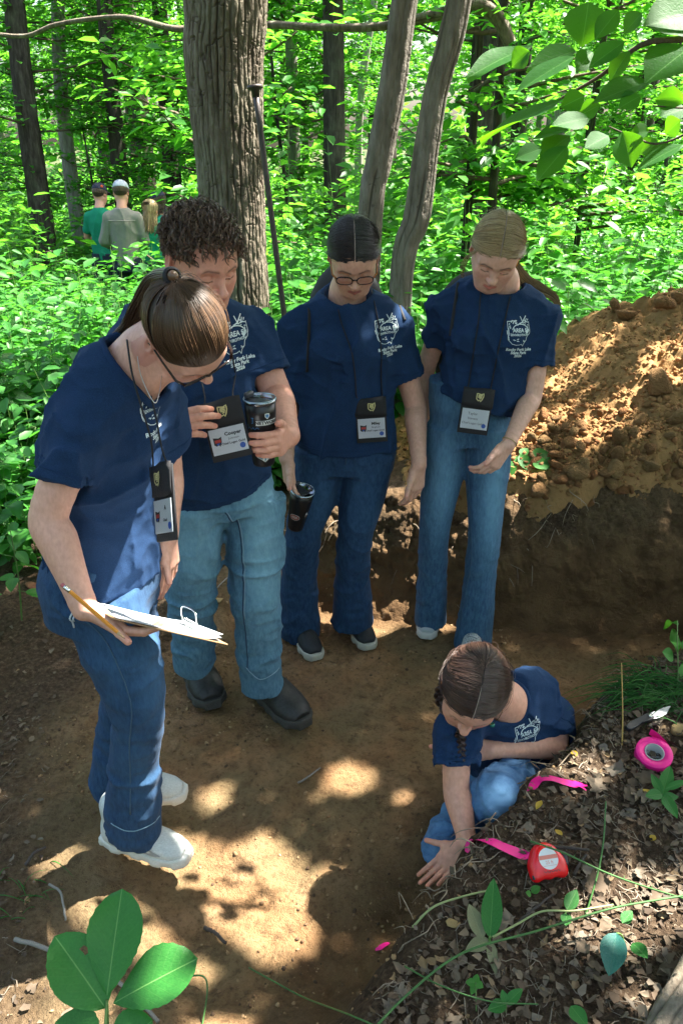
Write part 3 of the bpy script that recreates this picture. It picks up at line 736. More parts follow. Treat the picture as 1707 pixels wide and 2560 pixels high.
# ---------------------------------------------------------------- footwear
def shoe(person, heel, toe, up, style, name='shoe', w=1.0, L=0.265):
    """sneaker or boot with its sole; heel and toe are points on the ground"""
    heel, toe = np.asarray(heel, float), np.asarray(toe, float); d = toe - heel; d[2] *= 1.0; Lr = np.linalg.norm(d); d = nrm(d)
    R = frame(d, A([0, 0, 1.0])); k = L / 0.265
    def Wp(x, y, z): return heel + R @ (A([x * w, y, z]) * k)
    F = Field(*bbox_of([Wp(0, -0.02, 0), Wp(0, 0.28, 0.14), heel], 0.08), 0.0035)
    boot = style == 'boot'; hgt = 1.25 if boot else 1.0
    F.add(Loft([Wp(0, 0.012, 0.045), Wp(0, 0.06, 0.050), Wp(0, 0.12, 0.050), Wp(0, 0.18, 0.040), Wp(0, 0.225, 0.032), Wp(0, 0.252, 0.026)],
               A([0.028, 0.037, 0.040, 0.047, 0.042, 0.026]) * k * w * (1.08 if boot else 1), A([0.040, 0.050, 0.048 * hgt, 0.036 * hgt, 0.028 * hgt, 0.018 * hgt]) * k, R[:, 0], cap=False), 0)
    F.add(Cone(Wp(0, 0.05, 0.06), np.asarray(up, float) if up is not None else Wp(0, 0.045, 0.15), 0.043 * k * (1.15 if boot else 1), 0.042 * k * (1.15 if boot else 1)), 0.03)
    F.keep(Plane(Wp(0, 0, 0.016), -R[:, 2]), 0.004)
    if style == 'mesh':
        pass
    up_o = obj('upper', mesh_from('upper', *F.mesh()), M[{'boot': 'rubber_boot', 'white': 'shoe_white', 'black': 'shoe_black', 'mesh': 'shoe_mesh'}[style]], None)
    G = Field(*bbox_of([Wp(0, -0.02, 0), Wp(0, 0.28, 0.06), heel], 0.07), 0.0035)
    th = 0.030 if style != 'boot' else 0.026
    G.add(Loft([Wp(0, -0.010, th * 0.5), Wp(0, 0.03, th * 0.5), Wp(0, 0.10, th * 0.5), Wp(0, 0.18, th * 0.5), Wp(0, 0.235, th * 0.5 + 0.002), Wp(0, 0.268, th * 0.5 + 0.005)],
               A([0.024, 0.040, 0.040, 0.051, 0.046, 0.022]) * k * w * (1.06 if boot else 1), np.full(6, 0.05), R[:, 0], cap=False), 0)
    G.keep(Plane(Wp(0, 0, th + (0.004 if boot else 0)), R[:, 2]), 0.006); G.keep(Plane(Wp(0, 0, 0.0), -R[:, 2]), 0.004)
    def grooves(p):
        q = (p - heel) @ R / k; fr = 95.0 if not boot else 130.0
        return 0.0018 * np.clip(np.sin(q[:, 1] * fr) * 3, -1, 1) * (q[:, 2] < th * 0.55)
    G.warp(grooves, 0.01)
    e = thing(name, None, None, heel) if False else None
    up_o.parent = person; up_o.name = name; up_o.data.name = name
    up_o.matrix_parent_inverse = Matrix.Translation(-person.location)
    obj('sole', mesh_from('sole', *G.mesh()), M[{'boot': 'boot_sole', 'white': 'sole_white', 'black': 'sole_cream', 'mesh': 'sole_white'}[style]], up_o)
    if style in ('white', 'black', 'mesh'):                                     # laces and tongue
        b = MB(); bv = bvh_of(up_o.data)
        for i, y in enumerate((0.110, 0.128, 0.146, 0.164)):
            row = []
            for x in np.linspace(-0.020, 0.020, 7):
                h = bv.ray_cast(Vector(Wp(x, y + 0.004 * (1 if i % 2 else -1) * (x / 0.02), 0.2)), Vector(-R[:, 2]), 0.3)
                if h[0] is not None: row.append(np.asarray(h[0]) + R[:, 2] * 0.001)
            if len(row) > 2: b.tube(row, 0.0026 * k, 5)
        if b.v: b.build('laces', M['shoe_grey' if style != 'black' else 'shoe_black'], up_o)
    if style == 'white':                                                        # grey tongue and side panel
        bv = bvh_of(up_o.data); b = MB(); g = []
        for y in np.linspace(0.105, 0.172, 8):
            for x in np.linspace(-1, 1, 7) * (0.026 - 0.010 * (y - 0.105) / 0.067):
                h = bv.ray_cast(Vector(Wp(x, y, 0.2)), Vector(-R[:, 2]), 0.3); g.append(np.asarray(h[0]) + R[:, 2] * 0.0012 if h[0] is not None else Wp(x, y, 0.05))
        b.add(g, [(j * 7 + i, j * 7 + i + 1, (j + 1) * 7 + i + 1, (j + 1) * 7 + i) for j in range(7) for i in range(6)]); b.build('tongue', M['shoe_grey'], up_o)
        b = MB(); g = []
        for y, z0_, z1_ in zip(np.linspace(0.125, 0.20, 8), np.linspace(0.034, 0.040, 8), np.interp(np.linspace(0, 1, 8), [0, 0.5, 1], [0.040, 0.058, 0.044])):
            for z in (z0_, z1_):
                h = bv.ray_cast(Vector(Wp(0.12, y, z)), Vector(-R[:, 0]), 0.2); g.append(np.asarray(h[0]) + R[:, 0] * 0.0012 if h[0] is not None else Wp(0.03, y, z))
        b.add(g, [(2 * i, 2 * i + 2, 2 * i + 3, 2 * i + 1) for i in range(7)]); b.build('side_panel', M['shoe_grey'], up_o)
    if style == 'mesh':                                                         # perforations and the tick-shaped mark on the side
        b = MB(); bv = bvh_of(up_o.data)
        for iy in range(11):
            for ix in range(7):
                x = (ix - 3 + 0.5 * (iy % 2)) * 0.0095; y = 0.125 + iy * 0.0108
                if abs(x) > 0.030 - max(0, y - 0.2) * 0.35: continue
                h = bv.ray_cast(Vector(Wp(x, y, 0.2)), Vector(-R[:, 2]), 0.3)
                if h[0] is None: continue
                n = np.asarray(h[1]); tx = nrm(np.cross(n, R[:, 1])); ty = np.cross(n, tx); o = np.asarray(h[0]) + n * 0.0006
                b.add([o + tx * 0.0032, o + ty * 0.0018, o - tx * 0.0032, o - ty * 0.0018], [(0, 1, 2, 3)])
        b.build('vent_holes', M['shoe_dark'], up_o, smooth=False)
        b = MB(); tick = [(0.150, 0.052), (0.165, 0.040), (0.172, 0.040), (0.205, 0.056), (0.172, 0.046), (0.166, 0.047)]
        for s_ in (1,):
            vs = []
            for (y, z) in tick:
                h = bv.ray_cast(Vector(Wp(s_ * 0.12, y, z * 0.8)), Vector(-R[:, 0] * s_), 0.2)
                if h[0] is not None: vs.append(np.asarray(h[0]) + R[:, 0] * s_ * 0.0012)
            if len(vs) == 6: b.add(vs, [(0, 1, 2, 5), (5, 2, 3, 4)] if s_ > 0 else [(0, 5, 2, 1), (5, 4, 3, 2)])
        if b.v: b.build('side_mark', M['shoe_dark'], up_o, smooth=False)
    return up_o
M['rubber_boot'] = simple('rubber_boot', (0.020, 0.022, 0.022), 0.55, var=0.5, scale=25, bump=0.25)
M['boot_sole'] = simple('boot_sole', (0.045, 0.045, 0.040), 0.8, var=0.5, scale=60, bump=0.3)
M['shoe_white'] = simple('shoe_white', (0.52, 0.55, 0.53), 0.55, var=0.14, scale=40, bump=0.15)
M['sole_white'] = simple('sole_white', (0.56, 0.57, 0.53), 0.6, var=0.18, scale=50)
M['shoe_grey'] = simple('shoe_grey', (0.27, 0.29, 0.30), 0.6, var=0.2, scale=80)
M['shoe_mesh'] = simple('shoe_mesh', (0.42, 0.46, 0.47), 0.65, var=0.1, scale=150, bump=0.2)
M['shoe_dark'] = simple('shoe_dark', (0.015, 0.02, 0.028), 0.7)
M['shoe_black'] = simple('shoe_black', (0.013, 0.015, 0.018), 0.65, var=0.5, scale=120, bump=0.3)
M['sole_cream'] = simple('sole_cream', (0.44, 0.43, 0.36), 0.65, var=0.2, scale=60)

def glasses(S, person, mat_f, mat_t, w=0.026, h=0.0165, y=0.101, z=-0.010, tilt=0.0):
    W = lambda q: to_world(S, A(q)); b = MB(); rim = []
    for s in (-1, 1):
        th = np.linspace(0, 2 * math.pi, 29); cx = s * 0.0335
        ex = np.sign(np.cos(th)) * np.abs(np.cos(th)) ** 0.72 * w; ez = np.sign(np.sin(th)) * np.abs(np.sin(th)) ** 0.8 * h
        pts = np.stack([cx + ex, y - 1.4 * (cx + ex) ** 2 - 0.10 * ez * 0, z + ez], 1); rim.append(pts)
        b.tube(W(pts), np.where(ez > 0, 0.0022, 0.0016), 6, cap=False)
    b.tube(W([(-0.0085, y, z + 0.004), (0, y + 0.003, z + 0.0065), (0.0085, y, z + 0.004)]), 0.0024, 6)
    o = b.build('glasses', mat_f, person)
    for s in (-1, 1):
        t = MB(); t.tube(W([(s * 0.0605, y - 0.006, z + 0.008), (s * 0.0720, y - 0.022, z + 0.010), (s * 0.0765, 0.03, z + 0.012), (s * 0.0785, -0.005, z + 0.016), (s * 0.080, -0.028, z + 0.002)]), [0.0030, 0.0028, 0.0022, 0.0022, 0.0020], 6).build('temple_arm', mat_t, o)

    for s, r_ in zip((-1, 1), rim):
        l = MB(); cpt = r_.mean(0); l.add(W(np.concatenate([[cpt], r_[:-1]])), [(0, i, i % 28 + 1) for i in range(1, 29)]); l.build('lens', M['lens'], o)
    return o

def lanyard_badge(label, S, strapA, strapB, top, ex, ey, name_lines, hand=False, w=0.105, hflap=0.062, hcard=0.078, print_mark=True, cat='badge'):
    """neck pouch: cord, black pouch with flap and gold emblem, clear window with the name card. top = middle of the upper edge"""
    ex, ey = nrm(ex), np.asarray(ey, float); ey = nrm(ey - ex * np.dot(ex, ey)); ez = np.cross(ex, ey)
    t = thing('name_badge', label, cat, top - ey * (hflap + hcard + 0.02), 'badge pouches hanging on neck cords')
    def q(x, y, z=0.0): return top + ex * x + ey * y + ez * z
    b = MB()
    for st, xx in ((strapA, -0.36 * w), (strapB, 0.36 * w)):
        b.tube(spline(list(st) + [q(xx, 0.0, 0.002)], 26), 0.0021, 6)
    b.build('neck_cord', M['black_cloth'], t)
    n = 9
    def sheet(y0, y1, ww, z0, bulge, th):
        v, f = [], []
        for j in range(5):
            for i in range(n):
                u = i / (n - 1) * 2 - 1; yy = lerp(y0, y1, j / 4); v.append(q(u * ww / 2, yy + 0.002 * math.sin(3 * u + j), z0 + bulge * (1 - u * u) * (0.6 + 0.4 * math.sin(j * 1.3)) + 0.0015 * math.sin(5 * u + j)))
        f = [(j * n + i, (j + 1) * n + i, (j + 1) * n + i + 1, j * n + i + 1) for j in range(4) for i in range(n - 1)]
        return v, f
    pb = MB(); pb.box(q(0, -(hflap + hcard + 0.012) / 2, -0.003), (w, hflap + hcard + 0.012, 0.005), np.stack([ex, ey, ez], 1)); bevel(pb.build('pouch', M['black_cloth'], t), 0.0015)
    fl = MB(); fl.add(*sheet(0.004, -hflap, w * 1.03, 0.0035, 0.007, 0)); fo = fl.build('flap', M['black_cloth'], t); so = fo.modifiers.new('solid', 'SOLIDIFY'); so.thickness = 0.002
    g = MB(); s_ = 0.0115; oc = q(0.004, -hflap * 0.42, 0.0125)
    for pts in ([(-1, 1), (-1, -0.5), (-0.4, -1.1), (0.1, -0.9), (0.3, -1.3), (0.7, -0.6), (1, 0.2), (1, 1.1), (0.3, 0.8), (-1, 1)], [(-0.6, 0.5), (0.7, 0.6)], [(-0.6, 0.2), (0.6, 0.25)], [(-0.6, -0.1), (0.6, -0.1)], [(-0.2, -0.5), (0.4, -0.4)]):
        v, f = ribbon2d(dense(A(pts, float), 0.3) * s_, 0.0032); flat_on(g, v, f, oc, ex, ey, ez)
    g.build('emblem', M['gold_ink'], fo, smooth=False)
    y0 = -hflap - 0.006; cw, ch = w * 0.88, hcard * 0.86; cc = q(0, y0 - ch / 2, 0.0022)
    cb = MB(); cb.box(cc, (cw, ch, 0.0016), np.stack([ex, ey, ez], 1)); co = cb.build('name_card', M['card'], t, smooth=False)
    zl = 0.0012; tb = MB()
    for (txt, sz, x, y, bd, fw) in name_lines:
        v, f = text_mesh(txt, sz, fw, bd)
        if len(v): flat_on(tb, v, f, cc + ex * x * cw + ey * y * ch, ex, ey, ez, zl)
    tb.build('name_text', M['black_ink'], co, smooth=False)
    th = np.arange(20) * 2 * math.pi / 20; dv = np.stack([np.cos(th), np.sin(th)], 1) * 0.0075
    d = MB(); flat_on(d, dv, [tuple(range(20))], cc + ex * 0.36 * cw - ey * 0.30 * ch, ex, ey, ez, zl); d.build('blue_dot', M['dot_blue'], co, smooth=False)
    if print_mark:
        k = 0.011; o_ = cc - ex * 0.30 * cw + ey * 0.02 * ch; lm = MB()
        flat_on(lm, A([(-1, 1), (-1, -0.7), (-0.5, -1.1), (0.1, -0.9), (0.35, -1.3), (0.9, -0.3), (1, 1.0), (0.3, 0.7)]) * k, [tuple(range(8))], o_, ex, ey, ez, zl * 0.8); lm.build('card_mark', M['black_ink'], co, smooth=False)
        lm = MB(); flat_on(lm, A([(-0.7, 0.35), (-0.7, -0.35), (0.75, -0.3), (0.75, 0.4)]) * k, [(0, 1, 2, 3)], o_, ex, ey, ez, zl * 1.3); lm.build('card_mark', M['dot_red'], co, smooth=False)
        lm = MB(); flat_on(lm, A([(-0.4, -0.45), (-0.3, -0.95), (0.1, -0.8), (0.5, -0.45)]) * k, [(0, 1, 2, 3)], o_, ex, ey, ez, zl * 1.3); lm.build('card_mark', M['dot_blue'], co, smooth=False)
    wb = MB(); wb.add([q(-cw / 2, y0 + 0.001, 0.0048), q(cw / 2, y0 + 0.001, 0.0048), q(cw / 2, y0 - ch, 0.0042), q(-cw / 2, y0 - ch, 0.0042)], [(0, 3, 2, 1)]); wb.build('clear_window', M['lens'], t, smooth=False)
    return t
M['gold_ink'] = simple('gold_ink', (0.52, 0.46, 0.20), 0.5)
M['card'] = simple('card_paper', (0.60, 0.64, 0.66), 0.6, var=0.04, scale=20)
M['black_ink'] = simple('black_ink', (0.02, 0.02, 0.022), 0.6)
M['dot_blue'] = simple('dot_blue', (0.03, 0.10, 0.42), 0.6)
M['dot_red'] = simple('dot_red', (0.45, 0.05, 0.04), 0.6)

def finish(S, label, skin, denim, group='students in navy T-shirts around the soil pit'):
    base = A([S['pelvis'][0], S['pelvis'][1], S.get('z0', 0.0)])
    p = thing('person', label, 'person', base, group)
    obj('body', make_body(S), M[skin], p)
    sh = obj('shirt', make_shirt(S), M['navy'], p)
    me, v = make_jeans(S); je = obj('jeans', me, M[denim], p)
    # ribbed collar that rings the neck
    na = nrm(S.get('neck_axis', S['neck'] - S['chest'])); R = S.get('neck_open', 0.070) * 1.06
    x = nrm(np.cross(na, A([0, 1.0, 0.1]))); y = np.cross(na, x); th = np.linspace(0, 2 * math.pi, 41); o = S['neck'] + na * S.get('collar_h', 0.012); bv = bvh_of(sh.data); ring = []
    for t in th[:-1]:
        d = x * math.cos(t) + y * math.sin(t); q0 = o + na * 0.12 + d * R; h = bv.ray_cast(Vector(q0), Vector(-na), 0.4)
        ring.append(np.asarray(h[0]) if h[0] is not None else o + d * R)
    ring = A(ring); hts = (ring - o) @ na; hts = np.minimum(hts, np.median(hts) + 0.05); hts = np.maximum(hts, np.median(hts) - 0.06)
    for _ in range(3): hts = (np.roll(hts, 1) + hts + np.roll(hts, -1)) / 3
    ring = ring - na * ((ring - o) @ na)[:, None] + na * hts[:, None] if True else ring
    ring = np.concatenate([ring, ring[:1]])
    c = MB(); c.tube(ring, 0.0085, 8, cap=False); c.build('collar', M['collar'], sh)
    # stitched bands at the sleeve ends
    def ring_on(cen, ax, rmax, lo=0.0):
        x = nrm(np.cross(ax, A([0.2, 0.9, 0.3]))); y = np.cross(ax, x); run, runs = [], []
        for t in np.linspace(0, 2 * math.pi, 73):
            d = x * math.cos(t) + y * math.sin(t); h = bv.ray_cast(Vector(cen + d * 0.5), Vector(-d), 0.5); ok = h[0] is not None and np.linalg.norm(np.asarray(h[0]) - cen) < rmax
            if ok: run.append(np.asarray(h[0]) + d * 0.0004)
            elif run: runs.append(run); run = []
        if run: runs.append(run)
        for r_ in runs:
            if len(r_) > 8: MB().tube(r_, 0.0013, 5, cap=False).build('hem_stitch', M['collar'], sh)
    for k in ('R', 'L'):
        a = S['arm' + k]; d = nrm(a['el'] - a['sh']); en = lerp(a['sh'], a['el'], a.get('sleeve', 0.72)) + a.get('drop', A([0, 0, -0.012])); ring_on(en - d * 0.018, d, S.get('sleeve_r', 0.066) * 1.45)
    T = S['torso']; ax = nrm(T[-1][0] - T[-2][0])
    if 'hem' not in S: ring_on(T[-1][0] - ax * 0.022, ax, 0.3)
    return p, sh, je
def seams(je, S, lines, mat, w=0.0022, off=0.0012):
    """stitch lines pressed onto the jeans"""
    bv = bvh_of(je.data)
    for pts, dirv in lines:
        row = []; b = MB()
        for p in spline(pts, 34):
            h = bv.ray_cast(Vector(p - A(dirv) * 0.3), Vector(nrm(dirv)), 0.6)
            if h[0] is not None: row.append(np.asarray(h[0]) - nrm(dirv) * off)
        if len(row) > 4: b.tube(row, w, 5).build('seam', mat, je)
M['stitch_pale'] = simple('stitch_pale', (0.20, 0.32, 0.40), 0.8)
M['stitch_mid'] = simple('stitch_mid', (0.045, 0.10, 0.17), 0.8)
M['stitch_dark'] = simple('stitch_dark', (0.020, 0.05, 0.10), 0.8)
M['stitch_white'] = simple('stitch_white', (0.50, 0.56, 0.60), 0.8)

UP = A([0, 0, 1.0])
def T_(c, rx, ry, side): return (np.asarray(c, float), rx, ry, np.asarray(side, float))

# ================================================================ dark-haired girl with glasses and a tumbler (middle)
def person_middle():
    S = {}; X = A([1.0, 0, 0])
    S['head'] = P(884, 640, 2.645); S['R'] = frame((0.03, -0.80, -0.60), (0.0, -0.55, 0.83)); S['hs'] = 0.97
    S['neck'] = P(868, 728, 2.745); S['chest'] = P(868, 850, 2.74); S['pelvis'] = P(868, 1090, 2.74); S['neck_r'] = 0.050; S['neck_axis'] = A([0.02, -0.42, 0.9]); S['neck_open'] = 0.078
    S['armR'] = dict(sh=P(748, 800, 2.75), el=P(722, 1000, 2.76), wr=P(716, 1145, 2.63), d=A([0.10, -0.30, -0.95]), n=A([-0.85, -0.45, 0.0]), side=-1, L=0.172,
                     curl=((12, 30, 20), (14, 32, 22), (18, 32, 22), (22, 32, 22)), spread=7, thumb=(34, 22, 6, 6), sleeve=0.80, sq=1.05)
    S['armL'] = dict(sh=P(978, 800, 2.75), el=P(1036, 1010, 2.78), wr=P(1046, 1098, 2.70), d=A([-0.10, -0.12, -0.98]), n=A([0.55, -0.83, 0.05]), side=1, L=0.176,
                     curl=((14, 22, 14), (18, 26, 16), (22, 28, 18), (24, 28, 18)), spread=4, thumb=(30, 18, 4, 6), sleeve=0.62)
    S['armL']['wr'] = S['armL']['el'] + nrm(P(1044, 1120, 2.68) - S['armL']['el']) * 0.225; S['armL']['side'] = 1
    S['torso'] = [T_(P(868, 722, 2.765), 0.080, 0.068, X), T_(P(869, 760, 2.755), 0.150, 0.088, X), T_(P(869, 830, 2.74), 0.168, 0.112, X), T_(P(869, 900, 2.73), 0.170, 0.122, X),
                  T_(P(868, 985, 2.735), 0.168, 0.124, X), T_(P(866, 1060, 2.735), 0.180, 0.132, X), T_(P(866, 1108, 2.74), 0.182, 0.132, X)]
    S['bust'] = [(P(822, 880, 2.655), A([0.062, 0.05, 0.06]), None, 0.05), (P(915, 880, 2.655), A([0.062, 0.05, 0.06]), None, 0.05)]
    S['shirt_folds'] = [lambda p, f=fold_noise(31, 7.5, (1, 1, 0.40)): -0.0150 * f(p), lambda p, f=fold_noise(32, 15, (0.7, 1, 1.4)): -0.0048 * f(p) * sstep(0.9, 1.15, p[:, 2])]
    S['sleeve_r'] = 0.064
    wc = P(866, 1040, 2.745)
    S['jeans'] = dict(waist=wc, crotch=P(866, 1190, 2.75), side=X, pelvis=[[(wc, 0.165, 0.118), (P(866, 1100, 2.755), 0.182, 0.128), (P(866, 1160, 2.76), 0.170, 0.118)]],
        R=([P(797, 1125, 2.75), P(785, 1230, 2.735), P(760, 1330, 2.715), P(750, 1430, 2.745), P(748, 1578, 2.765)], [0.096, 0.087, 0.068, 0.068, 0.088], [0.103, 0.090, 0.069, 0.069, 0.092]),
        L=([P(922, 1125, 2.75), P(908, 1230, 2.735), P(889, 1330, 2.715), P(881, 1430, 2.755), P(881, 1552, 2.785)], [0.096, 0.087, 0.068, 0.068, 0.088], [0.103, 0.090, 0.069, 0.069, 0.092]), k=0.03)
    J = S['jeans']
    J['folds'] = [stack_folds(J[k][0][1], J[k][0][4], 0.0048, 5.5, 40 + i, 0.95, 0.45, A([0.35 * (1 if i else -1), 0, 0.2])) for i, k in enumerate('RL')] + [lambda p, f=fold_noise(41, 9, (1, 1, 0.8)): -0.0060 * f(p)]
    J['fade'] = [(P(800, 1250, 2.64), (0.06, 0.12, 0.14), 0.18), (P(905, 1250, 2.64), (0.06, 0.12, 0.14), 0.16)]; J['base'] = 0.02
    p, sh, je = finish(S, 'person with slicked-back black hair and glasses holding a black tumbler at the thigh', 'skin_c', 'denim_dark')
    seams(je, S, [([P(866, 1102, 2.6), P(866, 1130, 2.6), P(864, 1165, 2.62)], (0, 1, 0))], M['stitch_dark'])
    # turned hem stitching
    add_hair(S, p, M['hair_black'], slick_paths(S, 2600, (0, -0.118, 0.010), part_x=0.0, seed=5), 0.00105, part=[(0.0, 0.090, 0.068), (0.0, 0.05, 0.11), (0.0, 0.005, 0.12), (0.0, -0.03, 0.118)], cap_kw=dict(hl=(0.088, 0.068)))
    glasses(S, p, M['black_frame'], M['tortoise'])
    z0 = 0.0
    shoe(p, PZ(737, 1570, z0) , PZ(776, 1628, z0), None, 'black', L=0.25)
    shoe(p, PZ(872, 1545, z0), PZ(912, 1606, z0), None, 'black', L=0.25)
    put_crest(sh, P(975, 830, 2.63), A([1, 0.18, 0.06]), A([-0.02, 0.1, 1.0]), 0.083)
    return S, p, sh, je

# ================================================================ blonde girl (right)
def person_blonde():
    S = {}; X = nrm(A([1.0, -0.10, 0]))
    S['head'] = P(1240, 628, 2.66); S['R'] = frame((-0.14, -0.78, -0.61), (0.10, -0.5, 0.85)); S['hs'] = 0.97; S['jaw'] = 0.92
    S['neck'] = P(1252, 702, 2.765); S['chest'] = P(1235, 830, 2.75); S['pelvis'] = P(1170, 1050, 2.76); S['neck_r'] = 0.050; S['neck_axis'] = A([-0.02, -0.35, 0.93]); S['neck_open'] = 0.082
    S['armL'] = dict(sh=P(1358, 775, 2.74), el=P(1330, 985, 2.69), wr=P(1270, 1112, 2.55), d=A([-0.62, -0.35, -0.70]), n=A([0.45, -0.80, 0.05]), side=1, L=0.168,
                     curl=((22, 35, 22), (26, 38, 24), (30, 40, 25), (32, 40, 25)), spread=3, thumb=(26, 20, 8, 8), sleeve=0.60)
    S['armR'] = dict(sh=P(1120, 748, 2.80), el=P(1062, 930, 2.90), wr=P(1050, 1090, 2.86), d=A([0.05, -0.1, -1.0]), n=A([-0.6, 0.6, 0]), side=-1, L=0.165,
                     curl=((20, 30, 20),) * 4, sleeve=0.50)
    S['arm_f'] = 0.88; S['fat'] = 0.95
    S['torso'] = [T_(P(1247, 692, 2.79), 0.085, 0.064, X), T_(P(1242, 728, 2.775), 0.150, 0.082, X), T_(P(1236, 800, 2.755), 0.166, 0.108, X), T_(P(1228, 870, 2.745), 0.164, 0.115, X),
                  T_(P(1205, 955, 2.745), 0.150, 0.112, X), T_(P(1183, 1020, 2.75), 0.146, 0.114, X), T_(P(1172, 1085, 2.755), 0.140, 0.112, X)]
    S['bust'] = [(P(1180, 850, 2.67), A([0.056, 0.045, 0.055]), None, 0.05), (P(1276, 856, 2.66), A([0.056, 0.045, 0.055]), None, 0.05)]
    hp = P(1165, 1012, 2.66); S['hem'] = Plane(hp, nrm(A([0.34, 0.0, 1.0])))
    S['shirt_folds'] = [lambda p, f=fold_noise(51, 8, (1.1, 1, 0.42)): -0.0175 * f(p), lambda p, f=fold_noise(52, 16, (0.8, 1, 1.3)): -0.0048 * f(p)]
    S['sleeve_r'] = 0.060
    wc = P(1162, 935, 2.77)
    S['jeans'] = dict(waist=wc, crotch=P(1165, 1120, 2.77), side=X, pelvis=[[(wc, 0.128, 0.098), (P(1172, 1050, 2.775), 0.146, 0.112), (P(1172, 1092, 2.78), 0.142, 0.106)]],
        R=([P(1124, 1065, 2.77), P(1108, 1170, 2.76), P(1088, 1300, 2.75), P(1080, 1420, 2.79), P(1076, 1552, 2.82)], [0.082, 0.078, 0.060, 0.056, 0.064], [0.092, 0.082, 0.062, 0.058, 0.068]),
        L=([P(1222, 1070, 2.76), P(1218, 1180, 2.74), P(1210, 1330, 2.71), P(1198, 1450, 2.72), P(1180, 1624, 2.715)], [0.082, 0.079, 0.062, 0.060, 0.078], [0.092, 0.083, 0.064, 0.062, 0.082]), k=0.022)
    J = S['jeans']
    J['folds'] = [stack_folds(J[k][0][1], J[k][0][4], 0.0040, 5.0, 60 + i, 0.80, 0.45, A([0.4 * (1 if i else -1), 0, 0.3])) for i, k in enumerate('RL')] + [lambda p, f=fold_noise(61, 10, (1, 1, 0.7)): -0.0048 * f(p)]
    J['fade'] = [(P(1105, 1200, 2.68), (0.05, 0.1, 0.20), 0.36), (P(1232, 1230, 2.66), (0.04, 0.1, 0.24), 0.50), (P(1150, 1020, 2.66), (0.15, 0.1, 0.05), 0.2)]; J['base'] = 0.06
    p, sh, je = finish(S, 'person with blonde hair looking down, white mesh shoe, thin cord bracelet on the left wrist', 'skin_d', 'denim_mid')
    seams(je, S, [([P(1162, 1120, 2.66), P(1172, 1250, 2.64), P(1178, 1400, 2.64), P(1163, 1500, 2.64), P(1145, 1610, 2.64)], (0.15, 1, 0))], M['stitch_mid'], 0.0018)
    pp = slick_paths(S, 2800, (0.01, -0.115, -0.03), part_x=0.0, seed=15)
    tail = tail_paths(to_world(S, A([0.0, -0.115, -0.03])), [P(1300, 690, 2.80), P(1345, 720, 2.84), P(1385, 745, 2.86), P(1400, 790, 2.88)], 260, 3, 0.016, 0.024, 0.006)
    wisp = tail_paths(to_world(S, A([0.070, 0.045, 0.03])), [to_world(S, A([0.088, 0.03, -0.02])), to_world(S, A([0.093, 0.03, -0.08])), to_world(S, A([0.085, 0.025, -0.12]))], 14, 4, 0.003, 0.010, 0.004)
    add_hair(S, p, M['hair_blonde'], pp, 0.00105, part=[(0.0, 0.090, 0.066), (0.002, 0.05, 0.11), (0.0, 0.0, 0.12), (0.0, -0.035, 0.118)], extra=[(tail, 0.0011), (wisp, 0.0007)], cap_kw=dict(hl=(0.088, 0.066)))
    for zz in (-0.030, -0.043):
        b = MB(); th = np.linspace(0, 2 * math.pi, 15); b.tube(to_world(S, np.stack([np.full(15, -0.081), -0.004 + 0.008 * np.cos(th), zz + 0.008 * np.sin(th)], 1)), 0.0016, 6, cap=False); b.build('hoop_earring', M['gold'], p)
    a = S['armL']; d = nrm(a['wr'] - a['el']); x = nrm(np.cross(d, A([0, 1.0, 0.2]))); y = np.cross(d, x); th = np.linspace(0, 2 * math.pi, 25); o = a['wr'] - d * 0.012
    MB().tube(o + 0.0265 * (np.cos(th)[:, None] * x + np.sin(th)[:, None] * y) + d * 0.004 * np.sin(th)[:, None], 0.0019, 6, cap=False).build('cord_bracelet', M['bracelet'], p)
    shoe(p, PZ(1078, 1520, 0.0), PZ(1064, 1604, 0.0), None, 'mesh', L=0.245)
    shoe(p, PZ(1182, 1590, 0.0), PZ(1172, 1680, 0.0), None, 'mesh', L=0.245)
    put_crest(sh, P(1300, 832, 2.62), A([1, 0.10, -0.03]), A([0.03, 0.1, 1.0]), 0.080)
    return S, p, sh, je
M['bracelet'] = simple('bracelet', (0.42, 0.30, 0.13), 0.6)

